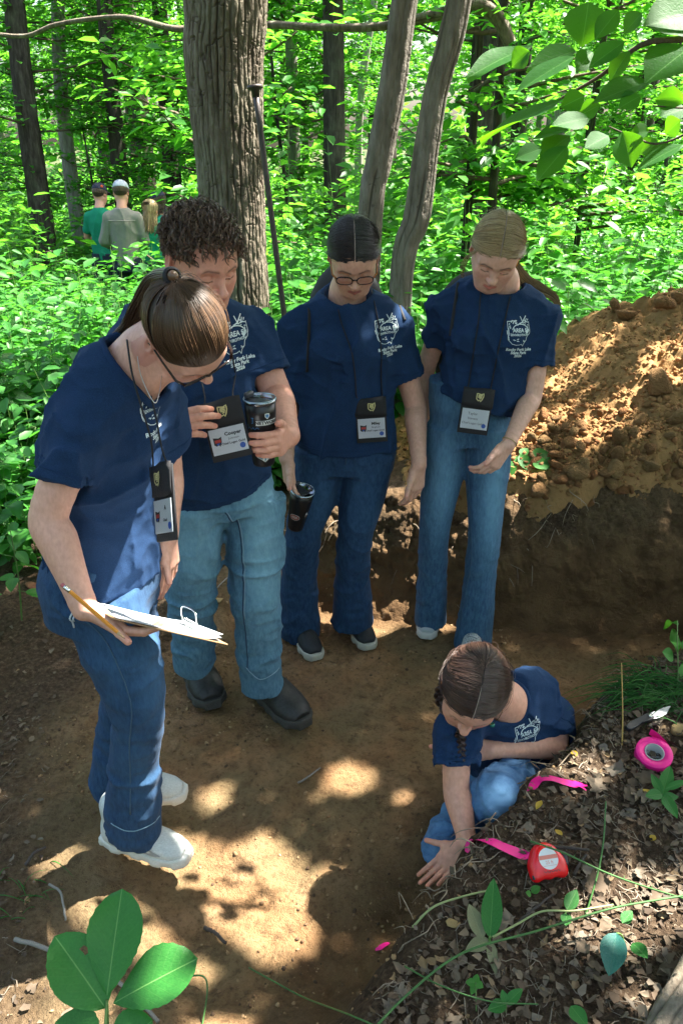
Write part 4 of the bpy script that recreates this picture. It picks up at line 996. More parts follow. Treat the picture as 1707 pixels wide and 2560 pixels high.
# ================================================================ boy with curly hair and boots
def person_boy():
    S = {}; X = nrm(A([0.92, 0.39, 0]))
    S['head'] = P(500, 646, 2.14); S['R'] = frame((0.62, -0.66, -0.40), (0.35, -0.45, 0.82)); S['hs'] = 1.06; S['jaw'] = 1.08; S['nose'] = 1.08; S['brow'] = 0.9
    S['neck'] = P(472, 742, 2.27); S['chest'] = P(488, 900, 2.27); S['pelvis'] = P(545, 1200, 2.29); S['neck_r'] = 0.066; S['neck_axis'] = A([0.16, -0.30, 0.93]); S['neck_open'] = 0.090
    S['armR'] = dict(sh=P(328, 860, 2.17), el=P(300, 1050, 2.13), wr=P(372, 1078, 1.92), d=A([0.90, -0.05, 0.22]), n=A([0.05, -0.85, 0.50]), side=-1, L=0.185,
                     curl=((16, 34, 18), (14, 30, 18), (18, 34, 20), (22, 38, 22)), spread=4, thumb=(22, -40, 10, 10), sleeve=0.72)
    S['armL'] = dict(sh=P(616, 815, 2.35), el=P(690, 985, 2.28), wr=P(722, 1090, 2.08), d=A([-0.22, -0.96, 0.12]), n=A([0.95, -0.22, 0.05]), side=-1, L=0.182,
                     curl=((30, 42, 30), (32, 44, 32), (32, 44, 32), (34, 44, 32)), spread=3, thumb=(40, 10, 25, 30), sleeve=0.66)
    S['armL']['side'] = 1
    S['arm_f'] = 1.20; S['fat'] = 1.08
    S['torso'] = [T_(P(470, 725, 2.29), 0.090, 0.078, X), T_(P(470, 765, 2.285), 0.170, 0.098, X), T_(P(474, 850, 2.27), 0.196, 0.126, X), T_(P(482, 950, 2.25), 0.202, 0.140, X),
                  T_(P(502, 1060, 2.24), 0.198, 0.150, X), T_(P(525, 1150, 2.25), 0.190, 0.146, X), T_(P(538, 1205, 2.27), 0.184, 0.138, X)]
    S['shirt_folds'] = [lambda p, f=fold_noise(71, 6.5, (1, 1, 0.5)): -0.0160 * f(p), lambda p, f=fold_noise(72, 13, (0.8, 1, 1.3)): -0.0048 * f(p)]
    S['sleeve_r'] = 0.072
    wc = P(540, 1140, 2.29)
    S['jeans'] = dict(waist=wc, crotch=P(560, 1290, 2.30), side=X, pelvis=[[(wc, 0.166, 0.128), (P(548, 1215, 2.295), 0.178, 0.134), (P(556, 1262, 2.30), 0.172, 0.126)]],
        R=([P(478, 1255, 2.25), P(480, 1370, 2.235), P(478, 1480, 2.23), P(482, 1570, 2.27), P(487, 1662, 2.30)], [0.098, 0.096, 0.080, 0.074, 0.068], [0.108, 0.100, 0.082, 0.076, 0.070]),
        L=([P(636, 1240, 2.33), P(636, 1370, 2.30), P(640, 1500, 2.27), P(648, 1610, 2.28), P(652, 1722, 2.275)], [0.100, 0.098, 0.080, 0.076, 0.074], [0.110, 0.102, 0.082, 0.078, 0.076]), k=0.03)
    J = S['jeans']
    J['folds'] = [stack_folds(J[k][0][0], J[k][0][4], 0.0020, 9.0, 80 + i, 0.45, 0.7, A([0.25 * (1 if i else -1), 0, 0.25])) for i, k in enumerate('RL')] + [lambda p, f=fold_noise(81, 8, (0.8, 0.8, 1.5)): -0.0110 * f(p)]
    J['fade'] = [(P(480, 1340, 2.14), (0.09, 0.15, 0.20), 0.34), (P(650, 1380, 2.18), (0.06, 0.15, 0.28), 0.40)]; J['base'] = 0.10
    p, sh, je = finish(S, 'person with short curly brown hair and rubber boots, holding a large black tumbler', 'skin_b', 'denim_light')
    seams(je, S, [([P(575, 1270, 2.2), P(592, 1400, 2.16), P(600, 1560, 2.16), P(606, 1690, 2.16)], (0.25, 1, 0)), ([P(568, 1190, 2.1), P(565, 1230, 2.1), P(560, 1262, 2.14)], (-0.3, 1, 0))], M['stitch_dark'], 0.0020)
    seams(je, S, [([P(608, 1690, 2.16), P(640, 1728, 2.14), P(690, 1708, 2.16)], (0.1, 1, 0)), ([P(578, 1270, 2.2), P(597, 1400, 2.16), P(604, 1560, 2.16)], (0.25, 1, 0))], M['stitch_pale'], 0.0016)
    # curls: short coiled locks all over the skull, longer at the fringe
    rg = np.random.default_rng(5); paths = []; rad = []; m = 16; u = np.linspace(0, 1, m)
    for i in range(1500):
        d = rg.normal(size=3); d /= np.linalg.norm(d); q0 = CAP_C + d * CAP_R
        front = -0.62 * q0[1] + 0.78 * q0[2]
        lim = 0.022 if abs(q0[0]) < 0.062 else 0.012
        if front < lim or (abs(q0[0]) > 0.055 and q0[2] < 0.018 and q0[1] > -0.055) or q0[2] < -0.045: continue
        top = sstep(0.02, 0.07, q0[2]); ln = lerp(0.014, 0.042, top) * rg.uniform(0.7, 1.2); cr = lerp(0.0012, 0.0052, top) * rg.uniform(0.7, 1.2)
        flow = nrm(A([0.3 * rg.normal(), 0.75 + 0.3 * rg.normal(), -0.1]) + 0.5 * A([d[0], 0, -0.5 * (d[2] < 0.4)])); flow = nrm(flow - d * (flow @ d) * 0.9); b = np.cross(d, flow); ph = rg.random() * 6.28; w_ = rg.uniform(7, 12)
        base = q0 + flow * (u * ln * 1.25)[:, None] + d * (0.001 + 0.34 * ln * u * (1 - 0.85 * u) * lerp(0.3, 1.0, top))[:, None]
        for j in range(4):
            o2 = rg.normal(0, 0.0011, 3)
            paths.append(base + o2 + cr * (np.cos(u * w_ + ph)[:, None] * b + np.sin(u * w_ + ph)[:, None] * d) * np.minimum(1, u * 3)[:, None]); rad.append(0.0010 * rg.uniform(0.7, 1.3))
    add_hair(S, p, M['hair_curl'], A(paths), A(rad), cap_kw=dict(hl=(0.080, 0.090), nape=(-0.088, -0.06)))
    shoe(p, PZ(478, 1660, 0.03), PZ(533, 1768, 0.03), None, 'boot', name='boot', w=1.12, L=0.29)
    shoe(p, PZ(640, 1718, 0.02), PZ(756, 1812, 0.02), None, 'boot', name='boot', w=1.12, L=0.29)
    put_crest(sh, P(600, 858, 2.15), A([0.95, 0.28, 0.03]), A([0.0, 0.0, 1.0]), 0.085)
    return S, p, sh, je

# ================================================================ girl bending over her clipboard (left)
def person_clipboard():
    S = {}; X = nrm(A([0.36, 0.93, 0]))                       # across the shoulders, her right side towards the viewer
    S['head'] = P(462, 832, 1.585); S['R'] = frame((0.50, -0.20, -0.84), np.cross(nrm((0.50, -0.20, -0.84)), nrm((0.80, 0.52, 0.30)))); S['hs'] = 0.92; S['blush'] = 0.5
    S['neck'] = P(362, 890, 1.63); S['chest'] = P(290, 1060, 1.66); S['pelvis'] = P(265, 1420, 1.66); S['neck_r'] = 0.053; S['neck_axis'] = A([0.62, -0.22, 0.72]); S['neck_open'] = 0.078
    S['armR'] = dict(sh=P(212, 1030, 1.53), el=P(122, 1292, 1.47), wr=P(212, 1520, 1.40), d=A([0.80, -0.12, -0.55]), n=A([-0.45, -0.70, -0.60]), side=-1, L=0.172,
                     curl=((28, 20, 15), (30, 24, 16), (32, 26, 18), (34, 28, 18)), spread=3, thumb=(24, 14, 2, 4), sleeve=0.60, drop=A([0.004, 0, -0.004]))
    S['armL'] = dict(sh=P(392, 985, 1.78), el=P(418, 1180, 1.84), wr=P(420, 1335, 1.78), d=A([-0.04, -0.10, -1.0]), n=A([0.85, -0.5, 0.0]), side=1, L=0.172,
                     curl=((6, 8, 6), (8, 10, 8), (10, 12, 8), (12, 12, 8)), spread=2, thumb=(14, 24, 4, 4), sleeve=0.5)
    S['torso'] = [T_(P(352, 882, 1.65), 0.078, 0.070, X), T_(P(322, 930, 1.655), 0.138, 0.090, X), T_(P(286, 1020, 1.66), 0.152, 0.108, X), T_(P(268, 1110, 1.665), 0.152, 0.116, X),
                  T_(P(264, 1220, 1.665), 0.146, 0.112, X), T_(P(266, 1340, 1.665), 0.148, 0.114, X), T_(P(266, 1452, 1.665), 0.160, 0.124, X), T_(P(266, 1500, 1.665), 0.162, 0.126, X)]
    S['bust'] = [(P(335, 1090, 1.60), A([0.048, 0.048, 0.05]), None, 0.05)]
    S['shirt_folds'] = [lambda p, f=fold_noise(91, 7.5, (1, 1, 0.7)): -0.0160 * f(p), lambda p, f=fold_noise(92, 14, (1, 1, 1.2)): -0.0048 * f(p)]
    S['sleeve_r'] = 0.062
    S['hem'] = Plane(P(262, 1492, 1.55), nrm(A([0.05, 0.0, 1.0])))
    wc = P(266, 1360, 1.67)
    S['jeans'] = dict(waist=wc, crotch=P(280, 1540, 1.67), side=X, pelvis=[[(wc, 0.150, 0.112), (P(256, 1450, 1.67), 0.168, 0.134), (P(262, 1510, 1.67), 0.160, 0.122)]],
        R=([P(245, 1500, 1.59), P(300, 1620, 1.575), P(345, 1760, 1.57), P(336, 1900, 1.60), P(335, 2088, 1.605)], [0.088, 0.083, 0.066, 0.061, 0.066], [0.104, 0.093, 0.070, 0.067, 0.078]),
        L=([P(295, 1480, 1.76), P(310, 1600, 1.77), P(315, 1730, 1.78), P(292, 1850, 1.80), P(285, 1975, 1.80)], [0.088, 0.082, 0.065, 0.060, 0.064], [0.102, 0.090, 0.069, 0.064, 0.072]), k=0.03)
    J = S['jeans']
    J['folds'] = [stack_folds(J[k][0][0], J[k][0][4], 0.0052, 6.0, 100 + i, 0.75, 0.45, A([0, 0.3 * (1 if i else -1), 0.3])) for i, k in enumerate('RL')] + [lambda p, f=fold_noise(101, 9, (1, 1, 1.0)): -0.0075 * f(p)]
    J['fade'] = [(P(300, 1640, 1.47), (0.10, 0.06, 0.16), 0.20), (P(380, 1660, 1.52), (0.05, 0.08, 0.2), 0.30), (P(340, 1950, 1.5), (0.05, 0.1, 0.16), 0.22)]; J['base'] = 0.08
    p, sh, je = finish(S, 'person with a brown ponytail and glasses bending over a clipboard, white sneakers', 'skin_a', 'denim_dark')
    seams(je, S, [([P(200, 1530, 1.5), P(265, 1640, 1.46), P(318, 1780, 1.46), P(312, 1900, 1.48), P(310, 2075, 1.48)], (0, 1, -0.2))], M['stitch_mid'], 0.0018)
    seams(je, S, [([P(262, 2088, 1.5), P(300, 2112, 1.48), P(360, 2105, 1.48), P(412, 2075, 1.5)], (0, 1, -0.3))], M['stitch_pale'], 0.0014)
    # worn back pocket with pale thread
    seams(je, S, [([P(128, 1455, 1.5), P(150, 1480, 1.48), P(160, 1530, 1.48), P(165, 1580, 1.48)], (0.4, 1, -0.2)), ([P(140, 1440, 1.5), P(166, 1500, 1.48), P(172, 1560, 1.48)], (0.4, 1, -0.2))], M['stitch_white'], 0.0022)
    # ponytail hair: combed straight back from the forehead to a high tie
    rg = np.random.default_rng(8); tie = A([-0.012, -0.092, 0.088]); paths = []; u = np.linspace(0, 1, 13)
    for i in range(3000):
        s = rg.uniform(-1, 1); kind = rg.random()
        if kind < 0.66:
            x0 = s * 0.072; a = abs(s); root = hairline_root(x0, rg.normal() * 0.0012, (0.090, 0.064)); mid = A([x0 * 1.12, lerp(0.03, -0.01, a), lerp(0.12, 0.055, a)])
        else:
            an = math.radians(rg.uniform(78, 180)); sg = 1 if s > 0 else -1; root = A([sg * 0.082 * math.sin(an), 0.10 * math.cos(an) - 0.01, np.interp(math.degrees(an), [78, 100, 130, 180], [0.034, 0.028, -0.02, -0.062]) + rg.normal() * 0.002]); mid = root * 0.5 + tie * 0.5 + A([sg * 0.018 * math.sin(an), -0.012, 0])
        q = spline([root, mid, lerp(mid, tie, 0.6) + A([0, 0, 0.004]), tie], 13)
        off = (0.0008 + 0.0026 * rg.random()) * np.sin(math.pi * np.clip(u * 1.2, 0, 1)) + 0.0008
        w_ = on_cap(q, off); paths.append(lerp(w_, q + A([0, -0.006, 0.012]), (sstep(0.88, 1, u) * 0.6)[:, None]))
    t0 = to_world(S, tie + A([0, -0.006, 0.006])); tail = tail_paths(t0, [P(392, 705, 1.63), P(352, 770, 1.66), P(322, 815, 1.68), P(285, 842, 1.70)], 420, 6, 0.014, 0.024, 0.004, tipr=0.5)
    h = add_hair(S, p, M['hair_brown'], A(paths), 0.00105, extra=[(tail, 0.0010)], cap_kw=dict(hl=(0.090, 0.064)))
    vk, fk = ico(2); obj('hair_knot', mesh_from('hair_knot', vk * A([0.0110, 0.0110, 0.0110]) + t0, fk), M['hair_brown'], h)
    d = nrm(P(392, 705, 1.63) - t0); x = nrm(np.cross(d, A([0, 1.0, 0]))); y = np.cross(d, x); th = np.linspace(0, 2 * math.pi, 19)
    MB().tube(t0 + d * 0.006 + 0.0128 * (np.cos(th)[:, None] * x + np.sin(th)[:, None] * y), 0.0058, 8, cap=False).build('hair_tie', M['black_elastic'], h)
    glasses(S, p, M['black_frame'], M['black_frame'])
    nb = S['neck']
    MB().tube(spline([P(340, 850, 1.60), P(352, 935, 1.53), P(385, 1005, 1.50), P(398, 985, 1.52), P(405, 940, 1.56)], 40), 0.0010, 5).build('necklace', M['silver'], p)
    shoe(p, PZ(268, 2098, 0.07), PZ(502, 2158, 0.07), None, 'white', L=0.255)
    shoe(p, PZ(256, 1985, 0.06), PZ(486, 1990, 0.06), None, 'white', L=0.255)
    put_crest(sh, P(412, 1010, 1.60), A([0.25, 0.90, 0.0]), A([-0.2, -0.1, 1.0]), 0.078)
    return S, p, sh, je

# ================================================================ girl kneeling in the pit
def person_kneeling():
    S = {}; X = nrm(A([0.88, 0.42, 0.10]))
    S['head'] = P(1182, 1722, 1.66); S['R'] = frame((-0.22, -0.74, -0.64), (0.10, -0.45, 0.88)); S['hs'] = 0.98; S['jaw'] = 0.92
    S['neck'] = P(1262, 1752, 1.79); S['chest'] = P(1275, 1830, 1.87); S['pelvis'] = P(1300, 1960, 2.02); S['neck_r'] = 0.050; S['neck_axis'] = nrm(A([-0.25, -0.62, 0.74])); S['neck_open'] = 0.058; S['neck_dip'] = 0.012
    S['armR'] = dict(sh=P(1140, 1800, 1.70), el=P(1140, 1968, 1.62), wr=P(1168, 2110, 1.50), d=A([-0.76, -0.36, -0.54]), n=A([0.30, 0.70, -0.55]), side=-1, L=0.148,
                     curl=((4, 8, 6), (6, 10, 8), (12, 14, 8), (18, 16, 10)), spread=2, thumb=(46, 6, -4, -4), sleeve=0.55)
    S['armL'] = dict(sh=P(1385, 1780, 1.92), el=P(1386, 1862, 1.82), wr=P(1228, 1874, 1.74), d=A([-0.95, -0.05, 0.0]), n=A([0.0, -0.8, 0.6]), side=1, L=0.168, curl=((14, 22, 14),) * 4, sleeve=0.66)
    S['arm_f'] = 0.90; S['fat'] = 0.95
    S['torso'] = [T_(P(1262, 1735, 1.815), 0.082, 0.070, X), T_(P(1268, 1760, 1.84), 0.150, 0.090, X), T_(P(1275, 1810, 1.885), 0.168, 0.116, X), T_(P(1285, 1870, 1.93), 0.165, 0.124, X),
                  T_(P(1300, 1935, 1.97), 0.155, 0.125, X), T_(P(1310, 1985, 2.00), 0.155, 0.126, X)]
    S['shirt_folds'] = [lambda p, f=fold_noise(111, 8, (1, 0.6, 1)): -0.0160 * f(p), lambda p, f=fold_noise(112, 15): -0.0048 * f(p)]
    S['sleeve_r'] = 0.056
    kR, kL = P(1118, 2118, 1.575), P(1238, 1990, 1.60)
    hR, hL = P(1225, 1985, 1.95), P(1345, 1945, 2.02)
    S['jeans'] = dict(waist=P(1300, 1940, 1.99), crotch=P(1290, 2000, 1.95), side=X, pelvis=[[(P(1305, 1935, 1.99), 0.140, 0.110), (P(1295, 2010, 2.0), 0.160, 0.12)]],
        R=([hR, lerp(hR, kR, 0.35) + A([0, 0, 0.015]), lerp(hR, kR, 0.7) + A([0, 0, 0.012]), kR], [0.100, 0.090, 0.076, 0.062], [0.100, 0.086, 0.074, 0.060], UP + A([0.3, 0, 0])),
        L=([hL, lerp(hL, kL, 0.35) + A([0, 0, 0.02]), lerp(hL, kL, 0.7) + A([0, 0, 0.015]), kL], [0.100, 0.092, 0.080, 0.064], [0.100, 0.088, 0.078, 0.062], UP + A([0.3, 0, 0])), k=0.03)
    J = S['jeans']
    aR, aL = A([hR[0] + 0.02, hR[1] + 0.06, 0.045]), A([hL[0] + 0.03, hL[1] + 0.10, 0.045])
    J['extra'] = [(Ball(kR, 0.062), 0.02), (Ball(kL, 0.066), 0.02), (Cone(kR - A([0, 0, 0.02]), aR, 0.058, 0.05), 0.02), (Cone(kL - A([0, 0, 0.02]), lerp(kL, A([kL[0] + 0.12, kL[1] + 0.16, 0.04]), 1.0), 0.060, 0.05), 0.02)]
    J['folds'] = [stack_folds(hR, kR, 0.006, 4.0, 120, 0.6, 0.6), stack_folds(hL, kL, 0.006, 4.0, 121, 0.7, 0.6), lambda p, f=fold_noise(122, 12): -0.012 * f(p)]
    J['fade'] = [(kL + A([0, -0.06, 0.03]), (0.04, 0.05, 0.04), 0.75), (lerp(hR, kR, 0.7), (0.09, 0.14, 0.1), 0.40), (lerp(hL, kL, 0.6), (0.09, 0.14, 0.1), 0.36)]; J['base'] = 0.12
    S['z0'] = -0.02
    p, sh, je = finish(S, 'person with braided brown hair kneeling in the pit, one arm reaching to the bank', 'skin_e', 'denim_sky')
    pp = slick_paths(S, 2800, (-0.045, -0.070, -0.060), seed=25)
    br = [to_world(S, A([0.052, -0.045, -0.062])), to_world(S, A([0.070, 0.020, -0.105])), P(1148, 1835, 1.64), P(1154, 1900, 1.625)]; base = spline(br, 60); ex = []
    t = np.gradient(base, axis=0); t /= np.linalg.norm(t, axis=1)[:, None]; x = np.cross(t, A([0.2, 1.0, 0.1])); x /= np.linalg.norm(x, axis=1)[:, None]; y = np.cross(t, x); u = np.linspace(0, 1, 60); rg = np.random.default_rng(3)
    for k in range(3):
        ph = u * 6.28 * 4.5 + k * 2.094; cen = base + 0.0085 * np.sin(ph)[:, None] * x + 0.005 * np.sin(2 * ph)[:, None] * y
        for j in range(26): a, r_ = rg.random() * 6.28, 0.0062 * math.sqrt(rg.random()); ex.append(cen + r_ * (math.cos(a) * x + math.sin(a) * y) * (1 - 0.35 * u)[:, None])
    add_hair(S, p, M['hair_deep'], pp, 0.00105, part=[(0.0, 0.090, 0.066), (0.0, 0.055, 0.108), (0.0, 0.015, 0.12)], extra=[(A(ex), 0.0011)], cap_kw=dict(hl=(0.088, 0.066)))
    for zz, rr in ((-0.030, 0.009), (-0.042, 0.010)):
        b = MB(); th = np.linspace(0, 2 * math.pi, 15); b.tube(to_world(S, np.stack([np.full(15, -0.082), -0.004 + rr * np.cos(th), zz + rr * np.sin(th)], 1)), 0.0022, 6, cap=False); b.build('hoop_earring', M['gold'], p)
    pd = P(1230, 1812, 1.70)
    n = MB(); n.tube(spline([P(1262, 1740, 1.70), P(1252, 1785, 1.69), pd], 20), 0.0010, 5); n.tube(spline([pd, P(1212, 1806, 1.69), P(1195, 1790, 1.70)], 14), 0.0010, 5); no = n.build('necklace', M['gold'], p)
    g = MB(); g.lathe([(0.0005, -0.003), (0.006, -0.002), (0.0072, 0.0), (0.006, 0.002), (0.0005, 0.003)], 14, np.asarray(Vector((0, -0.7, 0.7)).to_track_quat('Z', 'Y').to_matrix()), pd, cap=False); g.build('pendant', M['emerald'], no)
    put_crest(sh, P(1305, 1835, 1.79), A([0.93, 0.30, 0.10]), A([-0.05, 0.55, 0.8]), 0.078)
    return S, p, sh, je

# ================================================================ GROUND, PIT, SOIL MOUND
PIT = A([(-0.12, 0.78), (0.11, 1.10), (0.25, 1.29), (0.39, 1.44), (0.59, 1.68), (0.78, 1.90), (1.00, 2.09), (1.35, 2.28), (2.3, 2.65), (2.3, 3.0), (1.4, 2.96), (0.85, 3.00),
         (0.45, 3.06), (0.15, 3.12), (-0.15, 3.18), (-0.42, 3.05), (-0.75, 2.6), (-0.95, 2.1), (-0.80, 1.5), (-0.62, 1.1), (-0.40, 0.80)])
def pit_sd(x, y):
    """signed distance to the pit outline, negative inside"""
    x = np.asarray(x, float); y = np.asarray(y, float); d = np.full(x.shape, 1e9); ins = np.zeros(x.shape, bool)
    for (ax, ay), (bx, by) in zip(PIT, np.roll(PIT, -1, 0)):
        ex, ey = bx - ax, by - ay; t = np.clip(((x - ax) * ex + (y - ay) * ey) / (ex * ex + ey * ey), 0, 1)
        d = np.minimum(d, (x - ax - t * ex) ** 2 + (y - ay - t * ey) ** 2)
        c = ((ay > y) != (by > y)) & (x < ex * (y - ay) / (ey if ey else 1e-9) + ax); ins ^= c
    return np.where(ins, -np.sqrt(d), np.sqrt(d))
_CP = A([(-2, 1, .10), (-1, 1, .075), (-.6, 1.6, .062), (-.55, 1.9, .05), (-.5, .7, .13), (-.1, .6, .22), (.2, .9, .31), (.4, 1.2, .33), (.8, 1.6, .34), (1.3, 2, .37), (.7, .7, .38), (1.5, 1, .44), (.5, 3.25, .50),
         (1.0, 3.15, .57), (1.6, 3.15, .57), (2.4, 3.15, .57), (1.2, 3.0, .56), (0.8, 3.05, .55), (0, 3.5, .44), (-.4, 3.6, .34), (-.9, 3.3, .12), (-1.4, 3.2, .12), (-2, 3, .16), (-1, 2.2, .05), (-1.6, 2.2, .08), (-2, 5, .32), (0, 5, .46), (2, 5, .52),
         (4, 6, .45), (-3, 9, -.2), (0, 9, .12), (3, 9, .3), (-5, 14, -.3), (0, 16, 0), (5, 16, .3), (-20, 20, -.2), (20, 20, .4), (0, 40, .5), (-30, 50, .5), (30, 50, .8), (-8, 2, .3), (8, 2, .6), (0, -3, .35), (-6, -4, .3), (6, -4, .5)])
def ground_base(x, y):
    num = 0; den = 0
    for (px, py, pz) in _CP:
        w = 1 / ((x - px) ** 2 + (y - py) ** 2 + 0.02) ** 2.2; num = num + w * pz; den = den + w
    return num / den
def ground_h(x, y, fine=True):
    x = np.asarray(x, float); y = np.asarray(y, float); shp = x.shape; x = x.ravel(); y = y.ravel()
    p = xyz(x, y); wob = 0.045 * fbm(p * 4.5, 3) + 0.02 * fbm(p * 15, 2)
    sd = pit_sd(x, y) + wob * np.where(x > -0.2, 1, 0.5); g = ground_base(x, y)
    soft = np.maximum(1 - sstep(-0.8, 0.15, x), 1 - sstep(0.75, 1.15, y))
    w = lerp(0.20, 0.55, soft); t = sstep(-0.85, 0.15, sd / w)
    floor_ = -0.015 + 0.14 * (1 - sstep(0.75, 1.4, y)) + 0.02 * fbm(p * 2.2 + 4, 3)
    h = lerp(floor_, g, t)
    far = sstep(4, 9, np.hypot(x, y))
    h = h + (0.028 * fbm(p * 1.3, 3) * t + 0.25 * far * fbm(p * 0.12 + 3, 3))
    if fine:
        near = 1 - sstep(4.5, 7, y)
        wall = np.exp(-((t - 0.5) / 0.33) ** 2)
        h = h + near * (0.010 * fbm(p * 14 + 1, 4) + 0.0065 * (1 - t) * fbm(p * 38 + 2, 3) + 0.012 * (1 - t) * (0.4 - np.abs(fbm(p * 6.5 + 9, 3))) + 0.010 * t * fbm(p * 30 + 5, 3) + 0.020 * wall * fbm(p * 17 + 8, 4))
        nm = (near > 0) & (y > 0.3) & (y < 3.6) & (np.abs(x) < 2.2)
        if nm.any():
            q = p[nm]; lw = np.sqrt(np.maximum(0.0, 1 - (worley(q * 15 + 0.5 * fbm(q * 8, 2)[:, None]) * 1.3) ** 2)); h[nm] += (0.014 * lw * sstep(0.05, 0.45, fbm(q * 4.0 + 2, 3)) + 0.007 * np.sqrt(np.maximum(0.0, 1 - (worley(q * 36) * 1.3) ** 2)) * sstep(-0.1, 0.4, fbm(q * 7 + 5, 2))) * (1 - 0.6 * t[nm])
    return h.reshape(shp) if shp else float(h[0])
def gz(x, y): return float(ground_h(A([float(x)]), A([float(y)]))[0])

def mat_ground():
    t = NT('soil'); s = t.n('SeparateColor', {0: t.attr('soil')}); co = t.coord()
    n1 = t.noise(6, 6, 0.6, co).outputs[0]; n2 = t.noise(70, 5, 0.65, co).outputs[0]; n3 = t.noise(260, 4, 0.6, co).outputs[0]; n4 = t.noise(2.1, 4, 0.6, co).outputs[0]
    clay = t.ramp(n1, [(0.25, (0.185, 0.098, 0.044)), (0.5, (0.30, 0.170, 0.080)), (0.72, (0.38, 0.235, 0.125))])
    olive = t.mix(t.ramp(n4, [(0.40, (0, 0, 0)), (0.58, (0.85, 0.85, 0.85))]).outputs[0], clay.outputs[0], (0.195, 0.145, 0.072))
    crumb = t.mix(t.ramp(n2, [(0.32, (0.6, 0.6, 0.6)), (0.50, (0, 0, 0))]).outputs[0], olive, (0.085, 0.050, 0.025))
    n5 = t.noise(19, 5, 0.7, co).outputs[0]; n6 = t.noise(38, 6, 0.75, co, 0.6).outputs[0]
    crumb = t.mix(t.ramp(n5, [(0.36, (0.45, 0.45, 0.45)), (0.50, (0, 0, 0))]).outputs[0], crumb, (0.105, 0.062, 0.030)); crumb = t.mix(t.ramp(n6, [(0.34, (0.6, 0.6, 0.6)), (0.42, (0, 0, 0))]).outputs[0], crumb, (0.060, 0.036, 0.020)); crumb = t.mix(t.ramp(n6, [(0.60, (0, 0, 0)), (0.74, (0.5, 0.5, 0.5))]).outputs[0], crumb, (0.40, 0.25, 0.13))
    pale = t.mix(t.ramp(n3, [(0.62, (0, 0, 0)), (0.78, (0.6, 0.6, 0.6))]).outputs[0], crumb, (0.46, 0.33, 0.19))
    humus = t.ramp(n2, [(0.3, (0.030, 0.018, 0.010)), (0.55, (0.080, 0.052, 0.031)), (0.75, (0.15, 0.110, 0.072))])
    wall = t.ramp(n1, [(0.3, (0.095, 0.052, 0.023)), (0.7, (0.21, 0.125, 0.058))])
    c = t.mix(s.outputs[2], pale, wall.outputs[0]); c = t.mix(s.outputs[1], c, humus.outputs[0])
    forest = t.ramp(n2, [(0.3, (0.03, 0.045, 0.015)), (0.7, (0.075, 0.085, 0.03))]); c = t.mix(s.outputs[0], c, forest.outputs[0])
    hh = t.n('Math', {0: n2, 1: t.n('Math', {0: n3, 1: 0.5}, operation='MULTIPLY').outputs[0]}, operation='ADD')
    return t.surf(t.n('BsdfPrincipled', {'Base Color': c, 'Roughness': 0.92, 'Specular IOR Level': 0.2, 'Normal': t.bump(hh.outputs[0], 0.020, 0.9)}))
def build_ground():
    def axis(a, b, st, lo, hi):
        v = list(np.arange(a, b, st)); s = st; x = v[-1]
        while x < hi: s *= 1.16; x += s; v.append(x)
        s = st; x = a; w = []
        while x > lo: s *= 1.16; x -= s; w.append(x)
        return A(w[::-1] + v)
    gx, gy = axis(-1.7, 2.0, 0.0125, -70, 70), axis(0.35, 3.45, 0.0125, -12, 120)
    X, Y = np.meshgrid(gx, gy, indexing='ij'); H = ground_h(X, Y); nx, ny = X.shape
    i = np.arange(nx * ny).reshape(nx, ny); f = np.stack([i[:-1, :-1], i[1:, :-1], i[1:, 1:], i[:-1, 1:]], 2).reshape(-1, 4)
    v = np.stack([X.ravel(), Y.ravel(), H.ravel()], 1); me = mesh_from('ground', v, f)
    x, y, z = v.T; p = xyz(x, y); sd = pit_sd(x, y) + 0.05 * fbm(p * 5, 3) + 0.03 * fbm(p * 18 + 3, 3)
    soft = np.maximum(1 - sstep(-0.35, 0.02, x), 1 - sstep(0.75, 1.15, y)); g = ground_base(x, y)
    edge = np.where(soft > 0.5, sstep(-0.20, 0.22, sd), sstep(-0.10, -0.01, sd))
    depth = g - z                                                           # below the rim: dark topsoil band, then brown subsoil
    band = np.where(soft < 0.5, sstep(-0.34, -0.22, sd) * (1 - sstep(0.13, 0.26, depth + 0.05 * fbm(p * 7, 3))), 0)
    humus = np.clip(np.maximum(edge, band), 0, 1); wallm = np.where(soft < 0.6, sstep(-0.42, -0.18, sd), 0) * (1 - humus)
    forest = sstep(3.6, 4.6, y) + sstep(1.35, 2.0, -x) * sstep(2.2, 2.8, y); vcol(me, 'soil', np.stack([np.clip(forest, 0, 1), humus, wallm], 1))
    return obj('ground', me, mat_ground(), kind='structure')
GROUND = build_ground()

